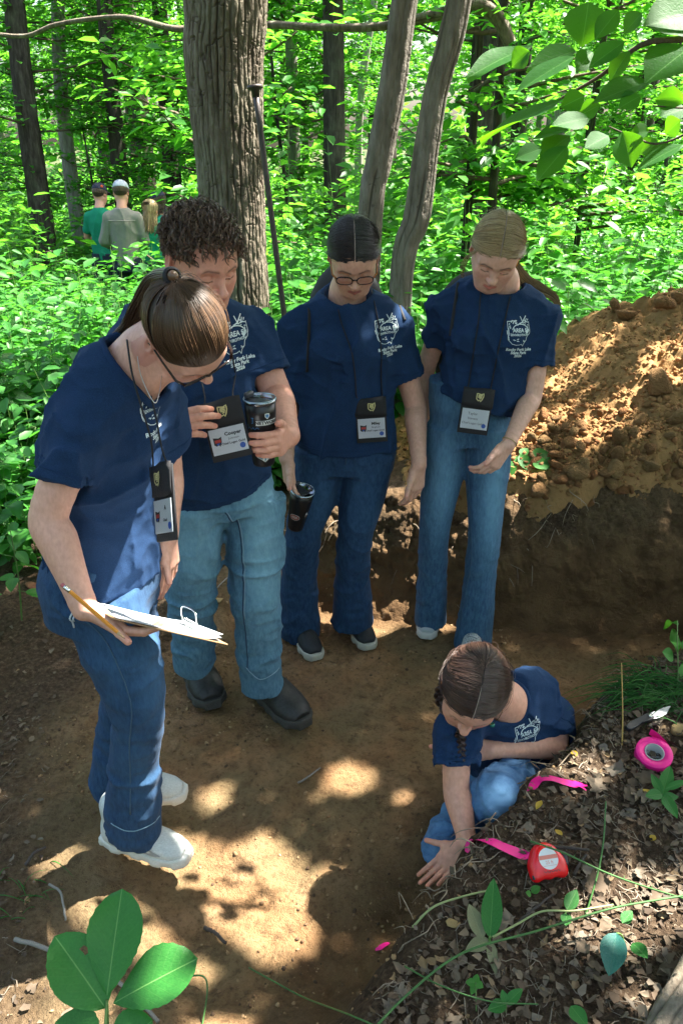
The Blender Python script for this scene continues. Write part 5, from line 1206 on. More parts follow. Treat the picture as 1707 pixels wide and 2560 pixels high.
ICO = {}
def ico(sub):
    if sub not in ICO:
        b = bmesh.new(); bmesh.ops.create_icosphere(b, subdivisions=sub, radius=1.0); ICO[sub] = (A([v.co[:] for v in b.verts]), A([[v.index for v in f.verts] for f in b.faces])); b.free()
    return ICO[sub]
def clod_mesh(seed, sub=2, ang=0.6):
    """an angular lump: sphere cut by random planes, then roughened"""
    v, f = ico(sub); v = v.copy(); rg = np.random.default_rng(seed)
    for _ in range(13):
        n = nrm(rg.normal(size=3)); c = rg.uniform(0.42, 0.78); d = v @ n; v -= np.maximum(0, d - c)[:, None] * n * ang * 1.4
    v *= 1 + 0.12 * fbm(v * 2.2 + seed, 3)[:, None]
    v *= A([1.0, rg.uniform(0.65, 0.95), rg.uniform(0.45, 0.75)])
    return v, f
def mound_h(x, y):
    x = np.asarray(x, float); y = np.asarray(y, float)
    H = np.interp(x, [0.25, 0.55, 0.9, 1.3, 1.6, 2.2, 3.0, 3.6], [0.0, 0.12, 0.27, 0.48, 0.60, 0.72, 0.64, 0.2]); yc = 3.95 + 0.05 * x
    front = np.clip((y - 2.95) / (yc - 2.95), 0, 1); back = np.clip((yc + 1.0 - y) / 1.0, 0, 1)
    prof = np.where(y < yc, front ** 0.85 * (1 + 0.25 * (1 - front)), sstep(0, 1, back)); p = xyz(x, y)
    w1 = np.sqrt(np.maximum(0.0, 1 - (worley(p * 11 + 0.6 * fbm(p * 9, 2)[:, None]) * 1.25) ** 2)); w2 = np.sqrt(np.maximum(0.0, 1 - (worley(p * 27 + 3) * 1.25) ** 2))
    n = (0.060 * fbm(p * 3.1, 3) + 0.028 * fbm(p * 9 + 2, 3) + 0.052 * (w1 - 0.5) * sstep(-0.5, 0.15, fbm(p * 5 + 7, 2)) + 0.026 * (w2 - 0.5) + 0.007 * fbm(p * 60, 2)).reshape(x.shape)
    e = sstep(0, 0.25, prof) * sstep(0.0, 0.12, H)
    return ground_h(x, y, False).reshape(x.shape) - 0.02 + H * prof + n * (0.65 + 0.35 * e) + 0.03 * sstep(0, 0.35, prof) * sstep(0.0, 0.1, H) - 0.05 * (1 - sstep(0.0, 0.03, np.minimum(prof, H * 3)))
def mat_spoil():
    t = NT('spoil_clay'); co = t.coord(); n1 = t.noise(5, 5, 0.6, co).outputs[0]; n2 = t.noise(55, 5, 0.65, co).outputs[0]; r = t.n('NewGeometry').outputs['Random Per Island']
    c = t.ramp(n1, [(0.28, (0.190, 0.078, 0.032)), (0.5, (0.275, 0.128, 0.056)), (0.75, (0.35, 0.190, 0.090))])
    c2 = t.mix(t.ramp(n2, [(0.34, (0.8, 0.8, 0.8)), (0.5, (0, 0, 0))]).outputs[0], c.outputs[0], (0.15, 0.075, 0.03))
    c3 = t.mix(t.ramp(r, [(0.0, (0, 0, 0)), (1.0, (0.55, 0.55, 0.55))]).outputs[0], c2, (0.31, 0.21, 0.085))
    return t.surf(t.n('BsdfPrincipled', {'Base Color': c3, 'Roughness': 0.95, 'Specular IOR Level': 0.15, 'Normal': t.bump(n2, 0.010, 0.7)}))
M['spoil'] = mat_spoil()
def mat_clod():
    t = NT('clod_clay'); co = t.coord(); rnd = t.n('ObjectInfo').outputs['Random']; n2 = t.noise(3.0, 5, 0.65, co).outputs[0]
    c = t.ramp(rnd, [(0.0, (0.32, 0.145, 0.060)), (0.4, (0.33, 0.185, 0.082)), (0.7, (0.31, 0.205, 0.092)), (1.0, (0.25, 0.130, 0.056))])
    c2 = t.mix(t.ramp(n2, [(0.38, (0.5, 0.5, 0.5)), (0.55, (0, 0, 0))]).outputs[0], c.outputs[0], (0.20, 0.105, 0.042))
    return t.surf(t.n('BsdfPrincipled', {'Base Color': c2, 'Roughness': 0.95, 'Specular IOR Level': 0.15, 'Normal': t.bump(t.noise(5, 5, 0.7, co).outputs[0], 0.25, 0.7)}))
M['clod'] = mat_clod()
def build_mound():
    gx, gy = np.concatenate([np.arange(0.2, 2.2, 0.0095), np.arange(2.2, 3.4, 0.03)]), np.concatenate([np.arange(2.92, 4.25, 0.0095), np.arange(4.25, 5.1, 0.03)]); X, Y = np.meshgrid(gx, gy, indexing='ij'); H = mound_h(X, Y); nx, ny = X.shape
    i = np.arange(nx * ny).reshape(nx, ny); f = np.stack([i[:-1, :-1], i[1:, :-1], i[1:, 1:], i[:-1, 1:]], 2).reshape(-1, 4)
    t = thing('soil_mound', 'heap of orange-brown clay clods dug out and piled behind the pit wall', 'soil mound', (1.4, 3.6, 0.5))
    obj('heap', mesh_from('heap', np.stack([X.ravel(), Y.ravel(), H.ravel()], 1), f), M['spoil'], t)
    rg = np.random.default_rng(21); base = [mesh_from('clod', *clod_mesh(k, 2)) for k in range(9)]
    for m in base: m.materials.append(M['clod'])
    def put(x, y, s, par, zf=mound_h, sink=0.25):
        z = float(zf(A([x]), A([y]))[0]); o = bpy.data.objects.new('clod', base[rg.integers(9)]); COL.objects.link(o); o.parent = par; o.matrix_parent_inverse = Matrix.Translation(-par.location)
        o.location = (x, y, z + s * (0.5 - sink)); o.scale = [s * rg.uniform(0.8, 1.2)] * 3; o.rotation_euler = (rg.normal() * 0.5, rg.normal() * 0.5, rg.random() * 6.28); return o
    for (px, py, s) in ((1640, 985, 0.085), (1690, 1060, 0.065), (1530, 1190, 0.060), (1545, 1105, 0.050), (1390, 1150, 0.050), (1450, 1130, 0.045), (1620, 1190, 0.055), (1690, 1210, 0.04), (1510, 1225, 0.045), (1400, 1215, 0.038),
                        (1560, 800, 0.06), (1535, 775, 0.05), (1660, 775, 0.07), (1690, 760, 0.06), (1455, 1085, 0.040), (1430, 1095, 0.035), (1470, 1170, 0.035), (1350, 1110, 0.03), (1600, 1060, 0.045), (1420, 1180, 0.03)):
        best = None
        for Y in np.arange(3.0, 4.4, 0.01):                                     # where the view ray meets the heap
            q = P(px, py, Y)
            if q[2] < float(mound_h(A([q[0]]), A([q[1]]))[0]): best = q; break
        if best is not None: put(best[0], best[1], s, t, sink=0.15)
    n = 0
    while n < 275:
        x, y = rg.uniform(0.35, 2.1), (2.94 + abs(rg.normal()) * 0.36 if n % 3 else rg.uniform(2.93, 3.12))
        if y > 4.3: continue
        s = 0.011 + 0.032 * rg.random() ** 2.0 + 0.014 * (y < 3.35) * rg.random(); put(x, y, s, t); n += 1
    b = MB(); vs, fs, k = [], [], 0; shapes = [clod_mesh(100 + q, 1) for q in range(6)]                  # crumbs
    for _ in range(10500):
        x, y = rg.uniform(0.3, 2.3), 2.965 + abs(rg.normal()) * 0.52; s = 0.0035 + 0.009 * rg.random() ** 2 + (0.014 * rg.random() if _ % 4 == 0 else 0)
        z = float(0); vs.append((x, y, s, rg.integers(6), rg.random() * 6.28))
    a = A(vs); z = mound_h(a[:, 0], a[:, 1]); V, Fc = [], []
    for q in range(6):
        m = a[:, 3] == q; v, f = shapes[q]; c, s = np.cos(a[m, 4]), np.sin(a[m, 4])
        w = np.stack([v[None, :, 0] * c[:, None] - v[None, :, 1] * s[:, None], v[None, :, 0] * s[:, None] + v[None, :, 1] * c[:, None], np.broadcast_to(v[:, 2], (m.sum(), len(v)))], 2) * a[m, 2][:, None, None]
        w += np.stack([a[m, 0], a[m, 1], z[m] + a[m, 2] * 0.3], 1)[:, None]; V.append(w.reshape(-1, 3)); Fc.append((f[None] + (np.arange(m.sum()) * len(v))[:, None, None]).reshape(-1, 3) + k); k += m.sum() * len(v)
    obj('crumbs', mesh_from('crumbs', np.concatenate(V), np.concatenate(Fc)), M['spoil'], t, kind='stuff')
    return t, base
MOUND, CLODS = build_mound()
def scatter_mesh(shapes, pos, scale, rot, tilt=None, norm=None):
    """many small rigid copies joined in one mesh"""
    V, Fc, k = [], [], 0; pick = np.arange(len(pos)) % len(shapes)
    for q, (v, f) in enumerate(shapes):
        m = pick == q; n = int(m.sum())
        if not n: continue
        E = [np.asarray(Euler(r).to_matrix()) for r in rot[m]]; w = np.einsum('nij,kj->nki', A(E), v) * scale[m][:, None, None] + pos[m][:, None]
        V.append(w.reshape(-1, 3)); f = np.asarray(f); Fc.append((f[None] + (np.arange(n) * len(v))[:, None, None]).reshape(-1, f.shape[1]) + k); k += n * len(v)
    return np.concatenate(V), (np.concatenate(Fc) if len({x.shape[1] for x in Fc}) == 1 else Fc)
def pit_crumbs():
    rg = np.random.default_rng(44); n = 13000; x, y = rg.uniform(-1.0, 1.3, n), rg.uniform(0.8, 3.1, n); kk = fbm(xyz(x, y) * 3.5 + 6, 3) > rg.normal(0.0, 0.25, n); x, y = x[kk], y[kk]; sd = pit_sd(x, y); m = sd < 0.05; x, y = x[m], y[m]
    s = 0.0016 + 0.0095 * rg.random(len(x)) ** 3.4; z = ground_h(x, y)
    v, f = scatter_mesh([clod_mesh(200 + q, 1) for q in range(5)], np.stack([x, y, z + s * 0.2], 1), s, np.stack([rg.normal(0, .5, len(x)), rg.normal(0, .5, len(x)), rg.random(len(x)) * 6.28], 1))
    o = obj('soil_crumbs', mesh_from('soil_crumbs', v, f), M['pit_crumb'], kind='stuff'); tag(o, 'loose crumbs of clay lying on the pit floor', 'soil')
t_ = NT('pit_crumb'); M['pit_crumb'] = t_.surf(t_.n('BsdfPrincipled', {'Base Color': t_.ramp(t_.n('NewGeometry').outputs['Random Per Island'], [(0, (0.06, 0.035, 0.018)), (0.5, (0.19, 0.11, 0.05)), (1, (0.36, 0.24, 0.12))]), 'Roughness': 0.95}))
pit_crumbs()
def build_wall():
    """rugged far face of the pit: dark topsoil over brown clay"""
    L = spline(PIT[9:17], 560)[::-1]; n, m = len(L), 84; tg = np.gradient(L, axis=0); nn = np.stack([-tg[:, 1], tg[:, 0]], 1); nn /= np.linalg.norm(nn, axis=1)[:, None]
    if ((PIT.mean(0) - L[n // 2]) @ nn[n // 2]) < 0: nn = -nn
    t = np.linspace(0, 1, m); inw = -0.045 + 0.20 * t ** 0.75 + 0.10 * np.maximum(0, t - 0.8) * 5 * 0.5
    X = L[:, None, 0] + nn[:, None, 0] * inw; Y = L[:, None, 1] + nn[:, None, 1] * inw; top = ground_h(L[:, 0] - nn[:, 0] * 0.05, L[:, 1] - nn[:, 1] * 0.05, False); bot = ground_h(X[:, -1], Y[:, -1], False) - 0.03
    Z = lerp(top[:, None] + 0.012, bot[:, None], t[None, :] ** 1.05); p = np.stack([X, Y, Z], 2).reshape(-1, 3)
    lump = np.sqrt(np.maximum(0, 1 - (worley(p * A([13, 13, 16])) * 1.2) ** 2)); lump2 = np.sqrt(np.maximum(0, 1 - (worley(p * 34 + 5) * 1.2) ** 2))
    d = 0.045 * fbm(p * 4.2, 3) + 0.028 * fbm(p * A([14, 14, 9]) + 2, 3) + 0.024 * (lump - 0.4) + 0.010 * lump2 + 0.006 * fbm(p * 70, 2)
    d *= (0.35 + 0.65 * np.sin(math.pi * np.clip(np.tile(t, n) * 0.9 + 0.12, 0, 1))); q = p.reshape(n, m, 3).copy(); dd = d.reshape(n, m) + 0.012; q[..., 0] += nn[:, None, 0] * dd; q[..., 1] += nn[:, None, 1] * dd; q[..., 2] += 0.35 * (dd - 0.012)
    i = np.arange(n * m).reshape(n, m); f = np.stack([i[:-1, :-1], i[:-1, 1:], i[1:, 1:], i[1:, :-1]], 2).reshape(-1, 4); me = mesh_from('pit_wall', q.reshape(-1, 3), f)
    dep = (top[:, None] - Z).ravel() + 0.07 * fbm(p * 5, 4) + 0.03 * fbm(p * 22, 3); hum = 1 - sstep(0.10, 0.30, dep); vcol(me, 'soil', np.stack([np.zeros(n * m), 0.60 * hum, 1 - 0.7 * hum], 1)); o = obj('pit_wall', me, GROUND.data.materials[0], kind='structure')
build_wall()

# ================================================================ FOREST
def mat_leaf(name, dark, light, trans, tw=0.45, rough=0.45, spec=0.4, attr=None):
    t = NT(name); r = t.n('NewGeometry').outputs['Random Per Island']
    c = t.ramp(r, [(0.0, dark), (1.0, light)]); tc = t.mix(r, tuple(x * 0.75 for x in trans), trans)
    p = t.n('BsdfPrincipled', {'Base Color': c, 'Roughness': rough, 'Specular IOR Level': spec}); q = t.n('BsdfTranslucent', {'Color': tc})
    return t.surf(t.n('MixShader', {0: tw, 1: p.outputs[0], 2: q.outputs[0]}))
M['leaf_herb'] = mat_leaf('leaf_herb', (0.022, 0.115, 0.018), (0.075, 0.28, 0.045), (0.11, 0.46, 0.035))
M['leaf_far'] = mat_leaf('leaf_far', (0.025, 0.125, 0.016), (0.080, 0.28, 0.035), (0.17, 0.55, 0.035), 0.5)
M['leaf_tree'] = mat_leaf('leaf_tree', (0.022, 0.11, 0.014), (0.075, 0.27, 0.032), (0.16, 0.54, 0.03), 0.5)
M['leaf_canopy'] = mat_leaf('leaf_canopy', (0.035, 0.10, 0.022), (0.075, 0.20, 0.045), (0.17, 0.36, 0.08), 0.34)
M['leaf_big'] = mat_leaf('leaf_big', (0.020, 0.10, 0.016), (0.045, 0.17, 0.026), (0.11, 0.40, 0.02), 0.4, 0.38)
M['stem'] = simple('green_stem', (0.085, 0.17, 0.035), 0.6, var=0.3, scale=40)
M['twig'] = simple('brown_twig', (0.095, 0.065, 0.042), 0.85, var=0.4, scale=60)

def leaf_cloud(pos, d, n, L, W, fold=0.15, droop=0.12):
    """one four-triangle leaf per row: base point, direction of the blade, upper side, length, width"""
    d = d / (np.linalg.norm(d, axis=1, keepdims=True) + 1e-9); s = np.cross(d, n); s /= np.linalg.norm(s, axis=1, keepdims=True) + 1e-9; u = np.cross(s, d)
    L = np.broadcast_to(np.asarray(L, float), (len(pos),))[:, None]; W = np.broadcast_to(np.asarray(W, float), (len(pos),))[:, None]
    def q(a, b, c): return pos + d * L * a + s * W * b + u * L * c
    v = np.stack([q(0, 0, 0), q(0.28, 0.46, fold * 0.5 - droop * 0.08), q(0.66, 0.40, fold * 0.45 - droop * 0.45), q(1, 0, -droop), q(0.66, -0.40, fold * 0.45 - droop * 0.45), q(0.28, -0.46, fold * 0.5 - droop * 0.08)], 1)
    b = (np.arange(len(pos)) * 6)[:, None]; f = np.concatenate([b + A([[0, 1, 2, 3]]), b + A([[0, 3, 4, 5]])], 0)
    return v.reshape(-1, 3), f
def leaf_cloud2(pos, d, n, L, W):
    d = d / (np.linalg.norm(d, axis=1, keepdims=True) + 1e-9); s = np.cross(d, n); s /= np.linalg.norm(s, axis=1, keepdims=True) + 1e-9
    L = np.broadcast_to(np.asarray(L, float), (len(pos),))[:, None]; W = np.broadcast_to(np.asarray(W, float), (len(pos),))[:, None]
    v = np.stack([pos, pos + d * L * 0.45 + s * W * 0.5, pos + d * L, pos + d * L * 0.45 - s * W * 0.5], 1)
    return v.reshape(-1, 3), (np.arange(len(pos)) * 4)[:, None] + A([[0, 1, 2, 3]])
def rand_dirs(rg, n, zmu=-0.15, zs=0.3):
    a = rg.random(n) * 2 * math.pi; z = rg.normal(zmu, zs, n); return np.stack([np.cos(a), np.sin(a), z], 1)
def up_norm(rg, n, s=0.35): q = rg.normal(0, s, (n, 3)); q[:, 2] = 1; return q / np.linalg.norm(q, axis=1, keepdims=True)

def herb_layer(name, label, px, py, hmin, hmax, nl, lmin, lmax, seed, mat, aspect=0.55):
    """ground cover: leafy stalks, whorls of leaves up each stalk"""
    rg = np.random.default_rng(seed); N = len(px); z0 = ground_h(px, py, False); h = rg.uniform(hmin, hmax, N) * (0.6 + 0.4 * rg.random(N)); lean = rg.normal(0, 0.16, (N, 2))
    k = np.tile(np.arange(nl), (N, 1)); t = (k + 1.0) / nl; t = t ** 0.7; a = k * 2.399 + rg.random((N, 1)) * 6.28 + rg.normal(0, .3, (N, nl))
    bx = px[:, None] + lean[:, :1] * h[:, None] * t; by = py[:, None] + lean[:, 1:] * h[:, None] * t; bz = z0[:, None] + h[:, None] * t
    size = rg.uniform(lmin, lmax, (N, 1)) * rg.uniform(0.65, 1.15, (N, nl)) * (1.15 - 0.5 * np.abs(t - 0.6))
    d = np.stack([np.cos(a), np.sin(a), rg.normal(-0.12, 0.22, (N, nl))], 2).reshape(-1, 3); pet = size.reshape(-1, 1) * 0.35
    pos = np.stack([bx, by, bz], 2).reshape(-1, 3) + d * pet; nn = up_norm(rg, N * nl, 0.28)
    v, f = leaf_cloud(pos, d, nn, size.ravel(), size.ravel() * aspect * rg.uniform(0.8, 1.2, N * nl))
    # stalks: thin three-sided
    st = np.stack([np.stack([px, py, z0 - 0.02], 1), np.stack([px + lean[:, 0] * h, py + lean[:, 1] * h, z0 + h], 1)], 1); sv, sf = strand_mesh(lerp(st[:, :1], st[:, 1:], np.linspace(0, 1, 3)[None, :, None]), 0.0028, sides=3)
    me = mesh_from(name, np.concatenate([v, sv]), [f, sf + len(v)]); me.materials.append(mat); me.materials.append(M['stem'])
    mi = np.zeros(len(f) + len(sf), np.int32); mi[len(f):] = 1; me.polygons.foreach_set('material_index', mi)
    o = obj(name, me, kind='stuff'); return tag(o, label, 'ground cover')
def frustum_pts(rg, n, y0, y1, margin=1.0, xmul=0.44, dens=1.0):
    y = np.sqrt(rg.uniform(y0 ** (2 - 0), y1 ** 2, n)); x = rg.uniform(-1, 1, n) * (xmul * y + margin); return x, y
def clear_of(x, y):
    m = (pit_sd(x, y) > 0.25) & ~((x > 0.15) & (x < 2.7) & (y > 2.6) & (y < 4.15 + 0.05 * x)) & ~((x > -1.3) & (x < 0.5) & (y < 3.35))
    m &= np.hypot(x + 0.72, y - 4.75) > 0.35
    return m
def build_herbs():
    rg = np.random.default_rng(3)
    x, y = frustum_pts(rg, 1900, 3.1, 5.4); m = clear_of(x, y); herb_layer('ground_cover', 'knee-high carpet of broad green herb leaves around the clearing', x[m], y[m], 0.25, 0.75, 14, 0.07, 0.125, 4, M['leaf_herb'])
    x, y = frustum_pts(rg, 3600, 5.2, 11.0, 1.5); m = clear_of(x, y); herb_layer('ground_cover', 'dense green undergrowth spreading between the tree trunks', x[m], y[m], 0.4, 0.95, 13, 0.07, 0.13, 5, M['leaf_herb'])
    x, y = frustum_pts(rg, 3300, 10.5, 26.0, 3); herb_layer('ground_cover', 'far green undergrowth fading into the forest', x, y, 0.5, 1.4, 10, 0.13, 0.24, 6, M['leaf_far'])
build_herbs()
def build_shrubs():
    rg = np.random.default_rng(31); x, y = frustum_pts(rg, 420, 5.6, 13.0, 1.5); m = clear_of(x, y) & ~((np.abs(x / y + 0.27) < 0.09) & (y < 11))
    herb_layer('ground_cover', 'taller loose shrubs standing up out of the undergrowth', x[m], y[m], 0.8, 1.9, 26, 0.09, 0.17, 9, M['leaf_far'], 0.5)
build_shrubs()

# ---------------------------------------------------------------- trunks with bark
def mat_bark(name, a, b, c, lichen=0.25, sc=1.0):
    t = NT(name); co = t.coord(); mp = t.n('Mapping', {'Vector': co, 'Scale': (26 * sc, 26 * sc, 5 * sc)}); n1 = t.noise(1.0, 6, 0.65, mp.outputs[0]).outputs[0]; n2 = t.noise(3.5, 4, 0.6, co).outputs[0]; n3 = t.noise(90, 4, 0.6, co).outputs[0]
    ht = t.attr('height'); base = t.ramp(n1, [(0.28, a), (0.5, b), (0.72, c)])
    lc = t.mix(t.ramp(n2, [(0.5, (0, 0, 0)), (0.72, (lichen,) * 3)]).outputs[0], base.outputs[0], (0.17, 0.20, 0.12))
    cr = t.mix(t.ramp(ht, [(0.15, (0.75, 0.75, 0.75)), (0.5, (0, 0, 0))]).outputs[0], lc, tuple(x * 0.45 for x in a))
    hh = t.n('Math', {0: n1, 1: t.n('Math', {0: n3, 1: 0.35}, operation='MULTIPLY').outputs[0]}, operation='ADD')
    return t.surf(t.n('BsdfPrincipled', {'Base Color': cr, 'Roughness': 0.92, 'Specular IOR Level': 0.2, 'Normal': t.bump(hh.outputs[0], 0.012, 0.8)}))
M['bark_oak'] = mat_bark('bark_oak', (0.060, 0.047, 0.035), (0.145, 0.120, 0.090), (0.25, 0.222, 0.175))
M['bark_dark'] = mat_bark('bark_dark', (0.020, 0.016, 0.013), (0.048, 0.038, 0.030), (0.10, 0.085, 0.068))
M['bark_pale'] = mat_bark('bark_pale', (0.14, 0.12, 0.10), (0.26, 0.24, 0.21), (0.38, 0.36, 0.32))
M['deadwood'] = mat_bark('deadwood', (0.095, 0.082, 0.066), (0.185, 0.165, 0.138), (0.29, 0.265, 0.228), 0.15, 1.3)
def trunk_mesh(pts, r, nr, nl, bark, seed, lobes=0.05, strip=1.0, furrow=190):
    """tapered trunk whose bark ridges are real relief; returns verts, faces, relief 0..1"""
    C = spline(pts, nl); rr = np.interp(np.linspace(0, 1, nl), np.linspace(0, 1, len(r)), r); t = np.gradient(C, axis=0); t /= np.linalg.norm(t, axis=1)[:, None]
    x = np.cross(t, A([0.05, 1.0, 0.02])); x /= np.linalg.norm(x, axis=1)[:, None]; y = np.cross(t, x); a = np.arange(nr) * 2 * math.pi / nr
    ca, sa = np.cos(a), np.sin(a); rad = rr[:, None] * (1 + lobes * (np.sin(3 * a + seed)[None] + 0.6 * np.sin(5 * a + 2 * seed)[None]))
    s = np.concatenate([[0], np.cumsum(np.linalg.norm(np.diff(C, axis=0), axis=1))])
    q = np.stack([np.broadcast_to(ca * rr[:, None] * 1.0, rad.shape), np.broadcast_to(sa * rr[:, None], rad.shape), np.broadcast_to(s[:, None], rad.shape)], 2).reshape(-1, 3)
    w = fbm(q * A([9, 9, 3]) + seed, 3); n2 = vnoise(q * A([60, 60, 22]) + 5); n3 = vnoise(q * A([14, 14, 5]) + 11); th = np.broadcast_to(a[None], rad.shape).ravel(); nf = max(5, round(furrow * float(rr.mean())))
    ph = th * nf / 2 + 2.6 * fbm(q * A([10, 10, 2.2]) * strip + seed, 3) + 0.9 * vnoise(q * A([26, 26, 7]) * strip + 3); sn = np.abs(np.sin(ph)); cross = vnoise(q * A([24, 24, 26]) + 0.7 * w[:, None] + 9)
    crack = np.maximum((1 - sstep(0.05, 0.62, sn)) * (0.6 + 0.4 * n3), 0.75 * (1 - sstep(0.0, 0.10, np.abs(cross))) * sstep(-0.2, 0.5, n3)); plate = 0.5 * n2 + 0.6 * fbm(q * A([90, 90, 34]), 3)
    hgt = (1 - crack) * (0.75 + 0.35 * plate); rad = rad + bark * (hgt.reshape(rad.shape) - 0.7)
    v = C[:, None] + rad[..., None] * (ca[None, :, None] * x[:, None] + sa[None, :, None] * y[:, None])
    i = np.arange(nl * nr).reshape(nl, nr); j = np.roll(i, -1, 1); f = np.stack([i[:-1], j[:-1], j[1:], i[1:]], 2).reshape(-1, 4)
    return v.reshape(-1, 3), f, np.clip(hgt, 0, 1)
def trunk_obj(name, parent, mat, *a, **k):
    v, f, h = trunk_mesh(*a, **k); me = mesh_from(name, v, f); vcol(me, 'height', h); return obj(name, me, mat, parent)

def canopy_leaves(rg, n, lo, hi, holes, L=(0.10, 0.17)):
    pos = np.stack([rg.uniform(lo[i], hi[i], n) for i in range(3)], 1)
    g = pos - SUN * ((pos[:, 2] - 0.4) / SUN[2])[:, None]; k = fbm(g * A([2.6, 2.6, 0]) + 3.7, 3); pos = pos[k > -0.47]; g = pos - SUN * ((pos[:, 2] - 0.4) / SUN[2])[:, None]      # where the leaf's shade falls
    open_ = sstep(3.6, 4.6, g[:, 1]) + sstep(0.9, 1.4, -g[:, 0]) * sstep(2.2, 2.9, g[:, 1]); pos = pos[rg.random(len(pos)) > 0.95 * np.clip(open_, 0, 1)]
    keep = np.ones(len(pos), bool)
    for (p, r) in holes:
        w = pos - p; t = w @ SUN; keep &= np.linalg.norm(w - t[:, None] * SUN, axis=1) > r * 1.1 + 0.04
    return pos[keep]
# gaps cut in the oak's unseen crown to place the sun patches: (point in the sun, radius)
HOLES = [(PZ(690, 2120, .05), .055), (PZ(712, 2200, .06), .06), (PZ(742, 2280, .06), .05), (PZ(655, 2095, .05), .02), (PZ(560, 1955, .03), .02), (PZ(410, 2235, .08), .035), (PZ(330, 2205, .09), .02),
         (P(450, 2130, 1.45), .055), (PZ(470, 2075, .06), .04), (PZ(880, 1935, .0), .04), (PZ(590, 2500, .15), .03), (PZ(60, 2500, .15), .02), (PZ(300, 2280, .3), .035), (PZ(310, 2370, .3), .03), (PZ(850, 2160, .05), .03),
         (P(525, 790, 1.52), .050), (P(560, 850, 1.52), .045), (P(500, 760, 1.55), .03), (P(345, 1320, 1.5), .05), (P(395, 1270, 1.55), .05), (P(400, 1330, 1.55), .04), (P(370, 1420, 1.55), .055), (P(320, 1290, 1.5), .03), (P(405, 1440, 1.55), .05),
         (P(390, 1580, 1.5), .06), (P(400, 1650, 1.5), .06), (P(350, 1570, 1.48), .04), (P(400, 1100, 1.6), .035), (P(405, 1010, 1.6), .035), (P(150, 2200, 1.3), .05),
         (P(990, 1420, 2.95), .10), (P(940, 1345, 3.0), .07), (P(1010, 1370, 3.0), .06), (P(880, 1270, 3.05), .05), (P(1130, 1500, 2.9), .05), (P(960, 1100, 3.2), .08),
         (P(1300, 930, 3.5), .06), (P(1380, 880, 3.6), .06), (P(1450, 850, 3.7), .07), (P(1510, 820, 3.8), .04), (P(1290, 1000, 3.4), .07), (P(1330, 1050, 3.3), .05), (P(1260, 1080, 3.2), .07), (P(1400, 960, 3.45), .07), (P(1440, 900, 3.6), .09),
         (P(1500, 1060, 3.3), .05), (P(1470, 1110, 3.2), .04), (P(1650, 930, 3.5), .07), (P(1690, 890, 3.6), .08), (P(1600, 1000, 3.4), .04), (P(1240, 1130, 3.1), .05), (P(1690, 1000, 3.4), .05),
         (P(1225, 1680, 1.66), .0), (PZ(1640, 2220, .38), .06), (PZ(1560, 2270, .38), .05), (PZ(1680, 2480, .42), .05), (PZ(1480, 1900, .37), .03),
         (P(648, 330, 4.6), .10), (P(655, 450, 4.6), .10), (P(655, 570, 4.6), .11), (P(650, 660, 4.6), .11), (P(650, 230, 4.6), .06), (P(985, 200, 4.3), .07), (P(960, 320, 4.3), .08), (P(1090, 200, 4.2), .09), (P(1060, 380, 4.2), .10), (P(1120, 90, 4.2), .06), (P(1020, 560, 4.2), .07), (P(940, 440, 4.3), .06),
         (P(1240, 150, 1.93), .14), (P(1550, 225, 1.95), .12), (P(1385, 345, 1.95), .12), (P(1570, 370, 1.95), .12), (P(1650, 390, 1.95), .12), (P(1430, 60, 1.95), .05), (P(1030, 745, 2.74), .0)]
def limb_tube(mb, a, b, r0, r1, rg, n=7, sag=0.15):
    a, b = A(a, float), A(b, float); mid = lerp(a, b, 0.5) + rg.normal(0, sag, 3) * A([1, 1, 0.6]); mb.tube(spline([a, mid, b], n), np.linspace(r0, r1, n), 6)
def build_oak():
    t = thing('oak_tree', 'thick furrowed trunk with pale ridged bark, the broadest tree behind the curly-haired person', 'tree', (-0.62, 4.75, 0.4))
    base = P(596, 1000, 4.75); base[2] = 0.25
    pts = [base, P(586, 640, 4.75), P(575, 420, 4.75), P(560, 150, 4.75), P(552, -120, 4.75), A([-0.80, 4.75, 4.4]), A([-0.75, 4.8, 7.5])]
    tr = trunk_obj('trunk', t, M['bark_oak'], pts, [0.225, 0.180, 0.180, 0.202, 0.210, 0.20, 0.14], 330, 640, 0.022, 3.0, lobes=0.03)
    rg = np.random.default_rng(9); b = MB(); top = A([-0.78, 4.75, 4.0])
    for e in ((4.5, 3.0, 5.0), (3.0, 1.6, 5.1), (5.5, 5.0, 5.2), (1.5, 1.5, 5.0), (-2.5, 4.0, 6.0), (0.5, 7.0, 6.2), (2.5, 4.2, 5.4), (4.0, 1.2, 4.9)): limb_tube(b, top + A([0, 0, rg.uniform(-0.3, 1.2)]), e, 0.10, 0.02, rg, 9, 0.3)
    obj('limbs', b.mesh('limbs'), M['bark_dark'], t)
    pos = canopy_leaves(rg, 135000, (-1.6, -0.6, 3.7), (6.0, 6.5, 5.6), HOLES); n = len(pos); L = rg.uniform(0.06, 0.105, n); dd = rand_dirs(rg, n); dd /= np.linalg.norm(dd, axis=1)[:, None]
    v, f = leaf_cloud2(pos - dd * L[:, None] * 0.5, dd, up_norm(rg, n, 0.45), L, L * 0.62); obj('crown', mesh_from('crown', v, f), M['leaf_canopy'], t, kind='stuff')  # unseen crown, spread and thinned to shape the dappled shade on the pit
    # a scar where the bark has come away, and a strip of hanging bark
    return t
OAK = build_oak()
